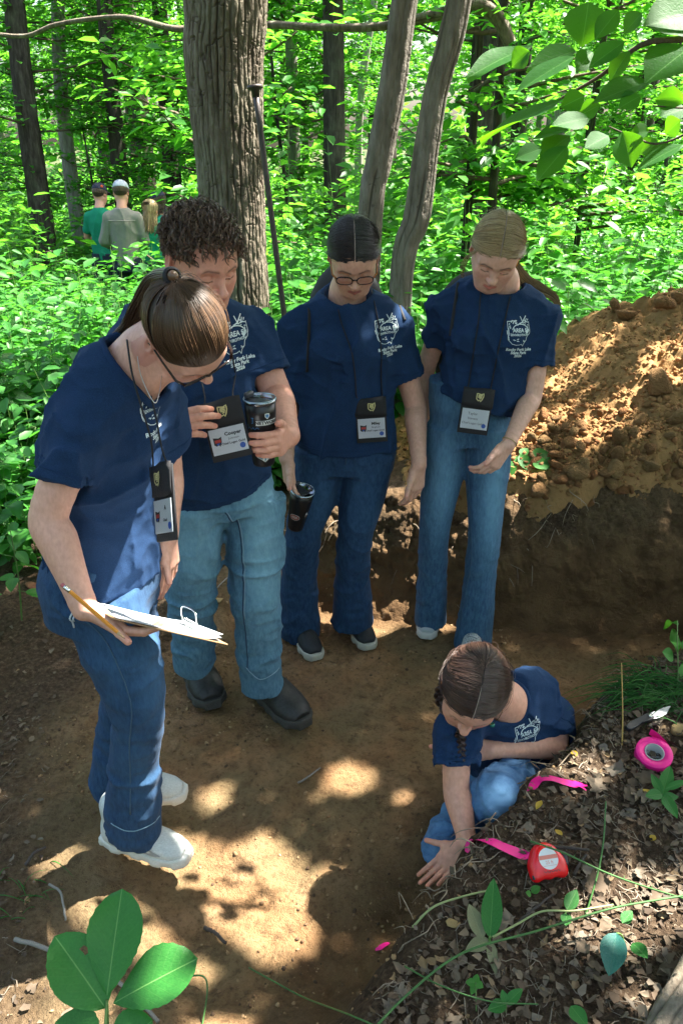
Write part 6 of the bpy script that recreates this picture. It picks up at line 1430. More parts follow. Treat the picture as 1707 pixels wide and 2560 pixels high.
def build_leaning():
    for lab, px, r in (('slender leaning barkless trunk, the straighter of the leaning pair', [(905, 800), (922, 560), (945, 400), (978, 220), (1000, 60), (1022, -100)], [0.068, 0.062, 0.064, 0.064, 0.060, 0.058]),
                       ('crooked leaning barkless trunk with long cracks, beside its straighter twin', [(990, 800), (1003, 680), (1040, 540), (1062, 380), (1090, 220), (1128, 80), (1160, -80)], [0.064, 0.058, 0.066, 0.059, 0.055, 0.058, 0.053])):
        pts = [P(x, y, 4.35 + 0.1 * (k % 2) * 0) for k, (x, y) in enumerate(px)]; pts[0][2] = 0.2; e = pts[-1] + (pts[-1] - pts[-2]) * 3
        t = thing('leaning_tree', lab, 'tree', pts[0], 'pair of leaning dead trunks')
        trunk_obj('trunk', t, M['deadwood'], pts + [e], r + [r[-1] * 0.7], 110, 330, 0.007, 5.0 + len(px), lobes=0.09, strip=A([0.7, 0.7, 0.28]), furrow=120)
        b = MB(); rg = np.random.default_rng(len(px))
        for k in range(3): limb_tube(b, e, e + A([rg.normal() * 0.8, rg.normal() * 0.8, 1.0 + rg.random()]), 0.035, 0.01, rg, 6, 0.1)
        obj('limbs', b.mesh('limbs'), M['deadwood'], t)
build_leaning()

# ---------------------------------------------------------------- background trees: a few kinds copied
def crown_layered(seed, n_br, h0, h1, reach, leaves, L, W=0.5):
    """low branches held out in flat sprays"""
    rg = np.random.default_rng(seed); b = MB(); pos, d = [], []
    for k in range(n_br):
        h = rg.uniform(h0, h1); a = rg.random() * 6.28; r = reach * rg.uniform(0.5, 1.0) * (1 - 0.35 * (h - h0) / (h1 - h0)); e = A([math.cos(a) * r, math.sin(a) * r, h + r * rg.uniform(-0.05, 0.35)]); s = A([0, 0, h])
        limb_tube(b, s, e, 0.018, 0.004, rg, 5, 0.10)
        m = leaves // n_br; t = rg.random(m) ** 0.6; q = lerp(s, e, t[:, None]) + rg.normal(0, 1, (m, 3)) * A([0.26, 0.26, 0.07]) * (0.4 + t[:, None]) * reach * 0.45
        pos.append(q); dd = rand_dirs(rg, m, -0.2, 0.25) + nrm(e - s) * 0.8; d.append(dd)
    pos, d = np.concatenate(pos), np.concatenate(d); n = len(pos); l = rg.uniform(0.7, 1.15, n) * L
    return leaf_cloud(pos, d, up_norm(rg, n, 0.30), l, l * W * rg.uniform(0.8, 1.2, n)), b
def tree_proto(seed, r, lean, h, h0, h1, reach, n_br, leaves, L, bark):
    t = thing('forest_tree', 'x', 'tree', (0, 0, 0)); rg = np.random.default_rng(seed); bend = rg.normal(0, 0.05, 2) * h * 0.4
    pts = [A([0, 0, -0.3]), A([lean * 0.25 * h * 0.3, 0, h * 0.25]), A([lean * h * 0.5 + bend[0] * 0.5, bend[1] * 0.5, h * 0.55]), A([lean * h, bend[1], h])]
    trunk_obj('trunk', t, M[bark], pts, [r * 1.25, r, r * 0.85, r * 0.35], 26, 90, r * 0.10, seed, lobes=0.06)
    (v, f), b = crown_layered(seed + 50, n_br, h0, h1, reach, leaves, L); obj('branches', b.mesh('branches'), M['twig'], t, kind='stuff')
    sh = lean * ((v[:, 2] / h) ** 1.3) * h * 0.9; v[:, 0] += sh; obj('crown', mesh_from('crown', v, f), M['leaf_tree'], t, kind='stuff'); return t
def build_trees():
    protos = {'tall': tree_proto(1, 0.135, 0.03, 12, 1.9, 9.0, 2.3, 42, 5200, 0.13, 'bark_dark'), 'tall2': tree_proto(2, 0.115, -0.05, 12, 2.6, 9.5, 2.4, 40, 5200, 0.13, 'bark_dark'),
              'pale': tree_proto(3, 0.10, 0.02, 12, 2.6, 9.0, 2.2, 40, 4800, 0.13, 'bark_pale'), 'sap': tree_proto(4, 0.028, 0.04, 4.2, 0.7, 4.0, 1.15, 24, 1500, 0.115, 'bark_dark'),
              'sap2': tree_proto(5, 0.022, -0.06, 3.2, 0.5, 3.1, 1.0, 20, 1200, 0.12, 'bark_dark')}
    used = set()
    def put(kind, x, y, s, rz, label, group, rs=1.0):
        o = protos[kind] if kind not in used else copy_tree(protos[kind]); used.add(kind)
        o.location = (x, y, ground_h(A([x]), A([y]), False)[0]); o.rotation_euler = (0, 0, rz); o.scale = (s * rs, s * rs, s); tag(o, label, 'tree', group); return o
    rg = np.random.default_rng(12); G1 = 'trunks of the forest behind the clearing'
    for (px, Y, kind, s, rz, lab) in ((70, 12.0, 'tall', 1.0, 0.2, 'dark forest trunk leaning right above the group in green'), (165, 13.5, 'pale', 1.0, 1.0, 'pale sunlit trunk just behind the group in green'),
            (287, 12.5, 'tall2', 0.9, 2.0, 'slim dark trunk rising directly behind the grey-shirted person'), (355, 17, 'tall', 1.1, 3.0, 'thick dark trunk standing far behind the broad oak, on its left side'), (418, 14, 'tall2', 1.0, 4.4, 'dark straight trunk close beside the broad oak'),
            (735, 14.5, 'pale', 0.95, 2.4, 'pale straight trunk in the gap between the oak and the leaning pair'), (835, 12.0, 'tall2', 1.15, 1.2, 'dark leaning trunk next to the pale one, left of the leaning pair'), (1200, 12.5, 'tall', 1.25, 5.0, 'broad dark trunk beyond the crooked leaning trunk'),
            (1300, 15, 'tall2', 1.0, 0.6, 'dark trunk behind the big-leaved branch'), (1395, 18, 'pale', 1.0, 4.0, 'pale thin trunk seen through the big-leaved branch'), (1610, 13.5, 'tall', 1.0, 2.2, 'dark trunk behind the end of the big-leaved branch')):
        q = P(px, 300, Y); put(kind, q[0], q[1], s, rz, lab, G1)
    for k in range(26):
        y = rg.uniform(18, 40); x = rg.uniform(-0.46, 0.46) * y * 1.05; kind = ('tall', 'tall2', 'pale')[k % 3]
        put(kind, x, y, rg.uniform(0.8, 1.3), rg.random() * 6.28, {'tall': 'distant dark-barked tree with low sprays at the back of the forest', 'tall2': 'distant slim dark tree with bare lower trunk at the back of the forest', 'pale': 'distant pale-barked tree at the back of the forest'}[kind], {'tall': 'distant dark trees', 'tall2': 'distant slim dark trees', 'pale': 'distant pale trees'}[kind])
    for (x, y, s) in ((-3.6, 8.4, 0.55), (-2.75, 8.3, 0.34)): put('sap2', x, y, s, x * 3, 'short young tree bushy to the ground in the understory', 'short young understory trees')
    for k in range(34):
        y = rg.uniform(6.5, 19); x = rg.uniform(-0.46, 0.46) * y * 1.05
        if abs(x + 2.6) < 1.3 and y < 12: y += 5
        put(('sap', 'sap2')[k % 2], x, y, rg.uniform(0.8, 1.35), rg.random() * 6.28, ('tall young tree with long leafy side sprays in the understory', 'short young tree bushy to the ground in the understory')[k % 2], ('tall young understory trees', 'short young understory trees')[k % 2])
build_trees()
def far_wood():
    rg = np.random.default_rng(77); n = 42000; y = rg.uniform(30, 52, n); x = rg.uniform(-1, 1, n) * (0.5 * y + 3); z = rg.uniform(0, 15, n) ** 1.0
    k = fbm(np.stack([x, y, z], 1) * 0.22, 3) > -0.10; pos = np.stack([x, y, z], 1)[k]; n = len(pos); L = rg.uniform(0.35, 0.7, n)
    v, f = leaf_cloud2(pos, rand_dirs(rg, n), up_norm(rg, n, 0.6), L, L * 0.6); o = obj('far_wood', mesh_from('far_wood', v, f), M['leaf_far'], kind='stuff'); tag(o, 'far leafy wood closing the view behind the trees', 'wood')
far_wood()
def wood_around():  # leaf ring added to block low sky light from the sides and behind
    """the same forest, unseen, goes on beside and behind the viewer"""
    rg = np.random.default_rng(78); n = 24000; a = rg.uniform(math.radians(150), math.radians(390), n); r = rg.uniform(7.5, 15, n); x, y = r * np.cos(a) * 1.0, r * np.sin(a) * 0.9; z = rg.uniform(0.2, 8, n)
    m = (fbm(np.stack([x, y, z], 1) * 0.35 + 9, 3) > -0.12) & ((y < 0.5) | (np.abs(x) > 0.5 * y + 4.5)); pos = np.stack([x, y, z], 1)[m]; n = len(pos); L = rg.uniform(0.22, 0.42, n)
    v, f = leaf_cloud2(pos, rand_dirs(rg, n), up_norm(rg, n, 0.6), L, L * 0.6); o = obj('far_wood', mesh_from('far_wood', v, f), M['leaf_canopy'], kind='stuff'); tag(o, 'leafy wood going on around the clearing, outside the view', 'wood')
wood_around()
def fallen_limb():
    t = thing('fallen_limb', 'long grey dead limb hanging level across the forest behind the oak', 'branch', P(100, 90, 7.0))
    pts = [P(x, y, Y) for x, y, Y in ((-60, 78, 7.2), (60, 90, 7.2), (140, 62, 7.1), (250, 45, 7.0), (330, 45, 6.9), (440, 72, 6.8), (560, 66, 6.7), (680, 62, 6.6), (800, 68, 6.5), (950, 66, 6.4), (1080, 40, 6.3), (1180, 15, 6.2), (1240, 40, 6.2), (1275, 108, 6.2))]
    trunk_obj('bough', t, M['bark_oak'], pts, [0.014, 0.015, 0.017, 0.016, 0.019, 0.022, 0.024, 0.025, 0.025, 0.028, 0.036, 0.046, 0.048, 0.042], 24, 260, 0.005, 4.0, lobes=0.05)
fallen_limb()

# ================================================================ SMALL THINGS
def Rz(z, x=None):
    """rotation whose z column is z and whose x column is as near x as possible"""
    z = nrm(z); x = A([1.0, 0, 0]) if x is None else np.asarray(x, float); x = nrm(x - z * (x @ z)); return np.stack([x, np.cross(z, x), z], 1)
M['steel_black'] = simple('powder_black', (0.010, 0.010, 0.012), 0.32, var=0.2, scale=60)
M['steel_rim'] = simple('brushed_steel', (0.55, 0.56, 0.58), 0.3, 1.0)
t_ = NT('clear_plastic'); M['clear'] = t_.surf(t_.n('MixShader', {0: 0.22, 1: t_.n('BsdfTransparent', {'Color': (0.80, 0.88, 0.92)}).outputs[0], 2: t_.n('BsdfGlossy', {'Color': (0.9, 0.95, 1.0), 'Roughness': 0.06}).outputs[0]}))
M['lid_slider'] = simple('lid_slider', (0.030, 0.033, 0.042), 0.4)
M['sticker_white'] = simple('sticker_white', (0.62, 0.66, 0.64), 0.55)
M['sticker_teal'] = simple('sticker_teal', (0.05, 0.22, 0.33), 0.5)
M['sticker_red'] = simple('sticker_red', (0.30, 0.045, 0.035), 0.5)
M['sticker_gold'] = simple('sticker_gold', (0.50, 0.42, 0.16), 0.5)
M['marker_blue'] = simple('marker_blue', (0.06, 0.20, 0.42), 0.6)

def tumbler(label, base, top, r0, r1, face, stickers, slider_dir):
    """tapered black tumbler with clear slide lid; face = direction the stickers look"""
    base, top = A(base, float), A(top, float); ax = nrm(top - base); h = np.linalg.norm(top - base); R = Rz(ax, face)
    t = thing('tumbler', label, 'tumbler', base, 'black insulated tumblers with clear lids')
    MB().lathe([(0.001, 0.0), (r0 * 0.93, 0.0), (r0, 0.006), (lerp(r0, r1, 0.5), h * 0.45), (r1, h * 0.82), (r1, h * 0.97), (r1 * 0.95, h * 0.975)], 40, R, base, cap=False).build('cup', M['steel_black'], t)
    li = MB().lathe([(r1 * 0.93, h * 0.955), (r1 * 1.0, h * 0.975), (r1 * 1.075, h * 0.98), (r1 * 1.085, h * 1.0), (r1 * 1.06, h * 1.035), (r1 * 1.0, h * 1.04), (r1 * 0.97, h * 1.03), (r1 * 0.93, h * 0.985), (0.001, h * 0.98)], 40, R, base, cap=False).build('lid', M['clear'], t)
    MB().lathe([(r1 * 1.062, h * 1.022), (r1 * 1.03, h * 1.045), (r1 * 0.99, h * 1.03)], 40, R, base, cap=False).build('lid_rim', M['clear_rim'], li)
    sd = nrm(slider_dir - ax * (slider_dir @ ax)); sx = np.cross(sd, ax); c = base + ax * h * 0.992; RR = np.stack([sx, sd, ax], 1)
    b = MB(); b.box(c + sd * r1 * 0.15, (r1 * 0.85, r1 * 1.35, 0.004), RR); b.box(c - sd * r1 * 0.35 + ax * 0.002, (r1 * 0.5, r1 * 0.35, 0.004), RR); so = b.build('slider', M['lid_slider'], li); bevel(so, 0.0015)
    b = MB(); b.box(c + sd * r1 * 0.88 + ax * 0.010, (r1 * 0.75, r1 * 0.34, 0.018), RR); bevel(b.build('slider_tab', M['lid_slider'], li), 0.005, 3)
    def wrap(v2, ang, zz):
        rr = lerp(r0, r1, np.clip((zz + v2[:, 1]) / (h * 0.82), 0, 1)) + 0.0006; a = ang + v2[:, 0] / rr
        return base + (R @ np.stack([rr * np.cos(a), rr * np.sin(a), zz + v2[:, 1]])).T
    k = {}
    for (kind, data, ang, zz, mat) in stickers:
        lift = 1.0
        if kind == 'text': v, f = text_mesh(*data); v = v[:, :2]
        elif kind == 'poly': v = A(data, float); v, f = densify(v)
        else: v, f = ribbon2d(dense(A(data, float), 0.003), 0.0016)
        if len(v) == 0: continue
        n = k.get('n', 0); k['n'] = n + 1; w = wrap(v, ang, zz); cen = base + ax * (zz); w = w + (w - (base + ((w - base) @ ax)[:, None] * ax)) * (0.004 * (1 + 0.6 * n))
        MB().add(w, f).build('sticker', mat, t, smooth=False)
    return t, R
def densify(poly, step=0.006):
    """fan-triangulated outline with extra points so that it can bend"""
    p = dense(list(poly) + [poly[0]], step)[:-1]; c = p.mean(0); mid = lerp(c, p, 0.5); n = len(p)
    v = np.concatenate([[c], mid, p]); f = [(0, 1 + i, 1 + (i + 1) % n) for i in range(n)] + [(1 + i, 1 + n + i, 1 + n + (i + 1) % n, 1 + (i + 1) % n) for i in range(n)]
    return v, f
M['clear_rim'] = simple('clear_rim', (0.30, 0.40, 0.46), 0.12, spec=0.8)
def shield(w, h): return [(-w, h), (-w * 0.3, h), (0, h * 1.15), (w * 0.3, h), (w, h), (w, -h * 0.1), (w * 0.55, -h * 0.55), (0, -h * 1.1), (-w * 0.55, -h * 0.55), (-w, -h * 0.1)]

def build_tumblers():
    # boy's: stickers NETWORK, a card, COMBINE shield; blue marker scrawl
    base, top = P(660, 1158, 2.02), P(657, 1012, 2.00); top = base + nrm(A([-0.02, -0.02, 1.0])) * 0.178
    st = [('poly', [(-0.031, -0.0065), (0.031, -0.0065), (0.031, 0.0065), (-0.031, 0.0065)], 0.42, 0.128, M['sticker_white']), ('text', ('NETWORK', 0.0125, 1.05, 0.0005), 0.42, 0.128, M['black_ink']),
          ('poly', shield(0.0065, 0.0075), 0.42, 0.146, M['sticker_white']), ('poly', shield(0.0045, 0.005), 0.42, 0.146, M['marker_blue']),
          ('poly', [(-0.014, -0.016), (0.014, -0.016), (0.014, 0.016), (-0.014, 0.016)], 0.62, 0.082, M['sticker_gold']), ('poly', [(-0.0115, -0.0135), (0.0115, -0.0135), (0.0115, 0.0135), (-0.0115, 0.0135)], 0.62, 0.082, M['black_ink']),
          ('poly', [(-0.022, 0.006), (-0.018, 0.011), (0.018, 0.011), (0.022, 0.006), (0.022, -0.004), (0.010, -0.010), (0, -0.018), (-0.010, -0.010), (-0.022, -0.004)], 0.14, 0.034, M['sticker_white']),
          ('poly', [(-0.0205, 0.0045), (-0.017, 0.0092), (0.017, 0.0092), (0.0205, 0.0045), (0.0205, -0.003), (0.009, -0.0088), (0, -0.016), (-0.009, -0.0088), (-0.0205, -0.003)], 0.14, 0.034, M['sticker_teal']),
          ('text', ('COMBINE', 0.0085, 0.95, 0.0004), 0.14, 0.034, M['sticker_white']), ('poly', shield(0.0055, 0.006), 0.14, 0.050, M['sticker_white']),
          ('line', [(-0.022, 0.006), (-0.016, 0.010), (-0.018, -0.004), (-0.012, 0.004), (-0.006, -0.002), (0.0, 0.004), (0.004, -0.002), (0.010, 0.004), (0.016, 0.0)], -0.55, 0.112, M['marker_blue']), ('line', [(-0.004, 0.008), (0.004, 0.008), (0.001, 0.007), (0.0, -0.006), (-0.004, -0.007)], -0.55, 0.134, M['marker_blue'])]
    tumbler('large black tumbler with white and teal stickers held against the chest', base, top, 0.030, 0.041, A([0.10, -1.0, 0.0]), st, A([-0.8, 0.55, 0]))
    base = P(738, 1318, 2.62); top = P(768, 1222, 2.56); top = base + nrm(A([0.20, -0.22, 1.0])) * 0.165
    th = np.linspace(0, 2 * math.pi, 18)[:-1]
    st = [('poly', np.stack([0.019 * np.cos(th), 0.013 * np.sin(th)], 1), -0.30, 0.070, M['sticker_white']), ('poly', np.stack([0.0175 * np.cos(th), 0.0115 * np.sin(th)], 1), -0.30, 0.070, M['sticker_red']),
          ('line', [(-0.010, 0.004), (0.010, 0.004)], -0.30, 0.070, M['sticker_white']), ('line', [(-0.012, 0.0), (0.012, 0.0)], -0.30, 0.070, M['sticker_white']), ('line', [(-0.009, -0.004), (0.009, -0.004)], -0.30, 0.070, M['sticker_white']),
          ('poly', [(0, 0.012), (0.004, 0.002), (0.012, -0.004), (0.002, -0.003), (-0.003, -0.012), (-0.003, 0.0)], 0.85, 0.085, M['sticker_white']), ('poly', [(0, 0.004), (0.003, 0.001), (0.004, -0.003), (0, -0.004), (-0.002, -0.001)], 0.85, 0.080, M['sticker_red'])]
    tumbler('small black tumbler with an oval red sticker held low by its rim', base, top, 0.029, 0.041, A([0.0, -1.0, 0.0]), st, A([-0.6, 0.6, 0]))
M['hardboard'] = simple('hardboard', (0.28, 0.17, 0.085), 0.6, var=0.3, scale=90)
M['paper'] = simple('paper', (0.58, 0.62, 0.66), 0.7, var=0.05, scale=15)
M['chrome'] = simple('chrome', (0.70, 0.72, 0.70), 0.22, 1.0)
M['pencil_yellow'] = simple('pencil_paint', (0.62, 0.23, 0.012), 0.4)
M['pencil_wood'] = simple('pencil_wood', (0.50, 0.32, 0.17), 0.7)
M['eraser'] = simple('eraser', (0.45, 0.13, 0.14), 0.8)
M['graphite'] = simple('graphite', (0.03, 0.03, 0.035), 0.4)
def build_clipboard():
    a, b = P(283, 1547, 1.33), P(570, 1612, 1.42); ex = nrm(b - a); L = np.linalg.norm(b - a)
    v = nrm(P(420, 1575, 1.37) - A([0, 0, CAM_Z])); ey = nrm(A([0.0, 0.86, -0.51])); ey = nrm(ey - ex * (ey @ ex)); ez = np.cross(ex, ey); R = np.stack([ex, ey, ez], 1); W = 0.215; o = a + ex * L * 0.5 + ey * W * 0.5
    t = thing('clipboard', 'brown clipboard with curled white sheets and a metal clip held at the hip', 'clipboard', o - A([0, 0, 0.02]))
    bd = MB(); bd.box(o, (L, W, 0.0032), R); bevel(bd.build('board', M['hardboard'], t), 0.001)
    rg = np.random.default_rng(2)
    for k in range(3):
        n = 12; vs = []; off = rg.normal(0, 0.003, 2)
        for j in range(5):
            for i in range(n):
                u = i / (n - 1); w = j / 4; x = (u - 0.52) * L * 0.90 + off[0]; lift = 0.0022 + 0.0008 * k + 0.006 * max(0, u - 0.86) * 6 * (k + 0.5) * (0.3 + 0.7 * (1 - w)) + 0.002 * math.sin(6 * u + k) * u
                vs.append(o + ex * x + ey * ((w - 0.5) * W * 0.93 + off[1]) + ez * lift)
        MB().add(vs, [(j * n + i, j * n + i + 1, (j + 1) * n + i + 1, (j + 1) * n + i) for j in range(4) for i in range(n - 1)]).build('sheet', M['paper'], t)
    c = o + ex * L * 0.30; pl = MB(); pl.box(c + ez * 0.006 + ex * 0.012, (0.040, 0.100, 0.0016), R); q = c + ez * 0.009
    cl = pl.build('clip', M['chrome'], t); bevel(cl, 0.0007)
    w = MB(); hh = 0.034
    w.tube(spline([q + ey * 0.046 + ex * 0.02, q + ey * 0.046 + ez * 0.012 - ex * 0.002, q + ey * 0.040 + ez * hh - ex * 0.012, q + ez * (hh + 0.004) - ex * 0.012, q - ey * 0.040 + ez * hh - ex * 0.012, q - ey * 0.046 + ez * 0.012 - ex * 0.002, q - ey * 0.046 + ex * 0.02], 40), 0.0017, 6); w.build('wire_lever', M['chrome'], cl)
    th = np.linspace(0, 2 * math.pi * 9, 100); MB().tube(np.stack([q + ey * (u * 0.06 - 0.03) + ez * (0.008 + 0.005 * math.cos(x)) + ex * 0.005 * math.sin(x) for u, x in zip(np.linspace(0, 1, 100), th)]), 0.0010, 4).build('spring', M['chrome'], cl)
    MB().tube([q + ey * 0.05 + ez * 0.008, q - ey * 0.05 + ez * 0.008], 0.0016, 6).build('hinge_pin', M['chrome'], cl)
    # pencil
    p0, p1 = P(154, 1460, 1.30), P(313, 1597, 1.265); d = nrm(p1 - p0); Lp = np.linalg.norm(p1 - p0); R = Rz(d)
    t = thing('pencil', 'orange-yellow pencil with pink eraser held between fingers and clipboard', 'pencil', p1)
    r = 0.0041
    MB().lathe([(r, Lp * 0.13), (r, Lp * 0.885)], 6, R, p0).build('shaft', M['pencil_yellow'], t, smooth=False)
    MB().lathe([(r, Lp * 0.885), (r * 0.25, Lp * 0.985)], 12, R, p0).build('sharpened_wood', M['pencil_wood'], t); MB().lathe([(r * 0.25, Lp * 0.985), (0.0002, Lp)], 8, R, p0).build('lead', M['graphite'], t)
    MB().lathe([(r * 1.0, Lp * 0.045), (r * 1.08, Lp * 0.06), (r * 0.98, Lp * 0.075), (r * 1.08, Lp * 0.09), (r * 0.98, Lp * 0.105), (r * 1.05, Lp * 0.135)], 14, R, p0).build('ferrule', M['chrome'], t); MB().lathe([(r * 0.7, 0), (r * 0.98, Lp * 0.008), (r * 0.98, Lp * 0.05)], 12, R, p0).build('eraser', M['eraser'], t)
M['pink'] = simple('flagging_pink', (0.85, 0.015, 0.26), 0.42, spec=0.4)
M['tape_red'] = simple('case_red', (0.72, 0.010, 0.014), 0.25, spec=0.6)
M['label_white'] = simple('label_white', (0.66, 0.67, 0.68), 0.5)
M['label_coral'] = simple('label_coral', (0.62, 0.20, 0.15), 0.5)
M['cardboard'] = simple('core_card', (0.33, 0.33, 0.33), 0.7, var=0.2, scale=80)
M['blade'] = simple('blade_steel', (0.42, 0.45, 0.48), 0.5, 1.0)
M['knife_black'] = simple('knife_scales', (0.016, 0.018, 0.022), 0.45, var=0.3, scale=100)
def on_ground(px, py, lift=0.0, zf=None):
    """where the ray of a photo pixel meets the ground"""
    cx, cy = (px - 853.5) / FOC, (1280.0 - py) / FOC; c, s = math.cos(CAM_PITCH), math.sin(CAM_PITCH); d = A([cx, c + cy * s, -s + cy * c]); Y = np.arange(0.55, 5.5, 0.01)
    q = A([0, 0, CAM_Z]) + d[None] * (Y / d[1])[:, None]; i = int(np.argmax(q[:, 2] <= ground_h(q[:, 0], q[:, 1]))); q = q[i]
    return A([q[0], q[1], gz(q[0], q[1]) + lift])
def build_ground_things():
    # tape measure: D-shaped case standing on its flat bottom edge, tipped back so that the label faces up
    c = on_ground(1365, 2215, 0.0); ex = nrm(A([0.98, 0.20, -0.02])); ey = nrm(A([-0.16, 0.80, 0.58])); ez = nrm(np.cross(ex, ey)); ey = np.cross(ez, ex); R = np.stack([ex, ey, ez], 1)
    t = thing('tape_measure', 'red case tape measure with round white label lying on the leaf litter', 'tape measure', c)
    ce = c + ey * 0.036 + ez * 0.022
    F2 = Field(c - 0.11, c + 0.13, 0.0022); F2.add(Cone(ce + ey * 0.008, ce + ey * 0.0085, 0.036, 0.036), 0)
    F2.add(Cone(ce - ex * 0.030 - ey * 0.022, ce + ex * 0.032 - ey * 0.020, 0.0135, 0.0135), 0.010); F2.add(Cone(ce - ex * 0.024 - ey * 0.004, ce + ex * 0.026 - ey * 0.004, 0.020, 0.020), 0.012)
    F2.cut(Ball(ce - ex * 0.012 - ey * 0.040, 0.010), 0.008); F2.cut(Ball(ce + ex * 0.014 - ey * 0.039, 0.010), 0.008)
    F2.keep(Plane(ce + ez * 0.021, ez), 0.010); F2.keep(Plane(ce - ez * 0.021, -ez), 0.010)
    obj('case', mesh_from('case', *F2.mesh()), M['tape_red'], t)
    b = MB(); th = np.arange(28) * 2 * math.pi / 28; lc = ce + ey * 0.008 + ez * 0.0216; v2 = np.stack([np.cos(th), np.sin(th)], 1) * 0.0225
    flat_on(b, v2, [tuple(range(28))], lc, ex, ey, ez); lo = b.build('label_disc', M['label_white'], t, smooth=False)
    b = MB(); xs = [-0.0222, 0.0222]; flat_on(b, A([(-0.0222, -0.001), (0.0222, -0.001), (0.0212, 0.0075), (-0.0212, 0.0075)]), [(0, 1, 2, 3)], lc, ex, ey, ez, 0.0005); b.build('label_band', M['label_coral'], lo, smooth=False)
    b = MB()
    for (tx, sz, y, z) in (('25 ft', 0.010, -0.008, 0.0006), ('TAPE MEASURE', 0.0035, -0.0145, 0.0006)) [:1]:
        v, f = text_mesh(tx, sz); flat_on(b, v, f, lc + ey * y, ex, ey, ez, z)
    b.build('label_text', M['label_coral'], lo, smooth=False)
    b = MB(); v, f = ribbon2d(dense([(-0.016, 0), (0.016, 0)], 0.004), 0.0007); flat_on(b, v, f, lc - ey * 0.0145, ex, ey, ez, 0.0006); b.build('label_line', M['label_coral'], lo, smooth=False)
    b = MB(); rg = np.random.default_rng(1); pts = [(-0.018 + 0.0042 * i, 0.002 * (-1) ** i + rg.normal() * 0.0006) for i in range(10)]; v, f = ribbon2d(dense(pts, 0.002), 0.0012); flat_on(b, v, f, ce - ey * 0.0185 + ez * 0.0216, ex, ey, ez, 0.0004); b.build('marker_scrawl', M['black_ink'], t, smooth=False)
    b = MB(); b.box(ce + ex * 0.043 + ey * 0.004, (0.014, 0.030, 0.024), R); bevel(b.build('belt_clip', M['knife_black'], t), 0.004)
    b = MB(); b.box(ce - ex * 0.039 - ey * 0.024, (0.006, 0.010, 0.022), R); bevel(b.build('tape_slot', M['knife_black'], t), 0.002)
    # pink flagging strips
    def strip(label, pix, w, knots, tail=None):
        pts = [on_ground(x, y, l) for x, y, l in pix]; C = spline(pts, 40); tg = np.gradient(C, axis=0); s = np.cross(tg, UPV); s /= np.linalg.norm(s, axis=1)[:, None]; ww = np.interp(np.linspace(0, 1, 40), *knots)[:, None] * w / 2
        tilt = 0.25 * np.sin(np.linspace(0, 4, 40))[:, None] * UPV
        t = thing('flagging_ribbon', label, 'ribbon', pts[0], 'strips of pink flagging tape'); v = np.concatenate([C + (s + tilt) * ww, C + 0.0008 * UPV, C - (s + tilt) * ww]); n = 40
        o = MB().add(v, [(k * n + i, k * n + i + 1, (k + 1) * n + i + 1, (k + 1) * n + i) for k in range(2) for i in range(n - 1)]).build('ribbon', M['pink'], t)
        if tail is not None:
            q = [on_ground(x, y, l) for x, y, l in tail]; T = spline(q, 10); tg = np.gradient(T, axis=0); s = np.cross(tg, UPV + A([0, 0.5, 0])); s /= np.linalg.norm(s, axis=1)[:, None]; ww = np.linspace(1, 0.15, 10)[:, None] * w * 0.35
            MB().add(np.concatenate([T + s * ww, T - s * ww]), [(i, i + 1, 11 + i, 10 + i) for i in range(9)]).build('ribbon_tail', M['pink'], t)
        return t
    strip('bright pink flagging ribbon whose knotted end touches the red tape measure', [(1168, 2138, 0.0), (1182, 2118, 0.012), (1215, 2118, 0.016), (1260, 2130, 0.014), (1300, 2148, 0.012), (1322, 2163, 0.012)], 0.030, ([0, 0.12, 0.8, 0.93, 1], [0.6, 1, 1, 0.75, 0.3]), [(1318, 2158, 0.012), (1334, 2148, 0.018), (1342, 2136, 0.03)])
    strip('bright pink flagging ribbon laid over the edge of the bank by the bent knee', [(1318, 1990, -0.01), (1340, 1965, 0.010), (1372, 1956, 0.014), (1410, 1965, 0.012), (1440, 1972, 0.012), (1466, 1972, 0.010)], 0.026, ([0, 0.15, 0.75, 0.88, 1], [0.5, 1, 1, 0.5, 0.15]), [(1440, 1975, 0.01), (1452, 1982, 0.01), (1462, 1990, 0.008)])
    strip('scrap of pink flagging ribbon tied to a cut green stalk', [(938, 2386, 0.006), (950, 2380, 0.012), (964, 2372, 0.012), (972, 2366, 0.008)], 0.016, ([0, 0.3, 1], [0.4, 1, 0.4]))
    # roll of flagging tape
    c = on_ground(1628, 1900, 0.0); ax = nrm(A([-0.05, -0.30, 0.95])); R = Rz(ax); t = thing('flagging_tape_roll', 'thick roll of bright pink flagging tape with a grey core', 'tape roll', c); ro, ri, h = 0.0475, 0.0255, 0.030
    MB().lathe([(ri, 0.0), (ro * 0.98, 0.0), (ro, 0.0015), (ro, h - 0.0015), (ro * 0.98, h), (ri, h), (ri, 0.0)], 48, R, c, cap=False).build('wound_tape', M['pink'], t)
    MB().lathe([(ri * 0.999, h * 0.9), (ri * 0.999, h + 0.001), (ri * 0.88, h + 0.001), (ri * 0.86, 0.004), (0.001, 0.004)], 36, R, c, cap=False).build('core', M['cardboard'], t)
    b = MB(); th = np.linspace(-2.2, 1.9, 18)
    for i, ch in enumerate('PRESCO PRESCO'):
        v, f = text_mesh(ch, 0.0115, 1.0, 0.0006)
        if not len(v): continue
        row, col = divmod(i, 7); flat_on(b, v, f, c + R @ A([-0.0155 + 0.0062 * col, 0.006 - row * 0.013, 0.0045]), R[:, 0], R[:, 1], R[:, 2], 0.0006)
    b.build('core_text', M['black_ink'], t, smooth=False)
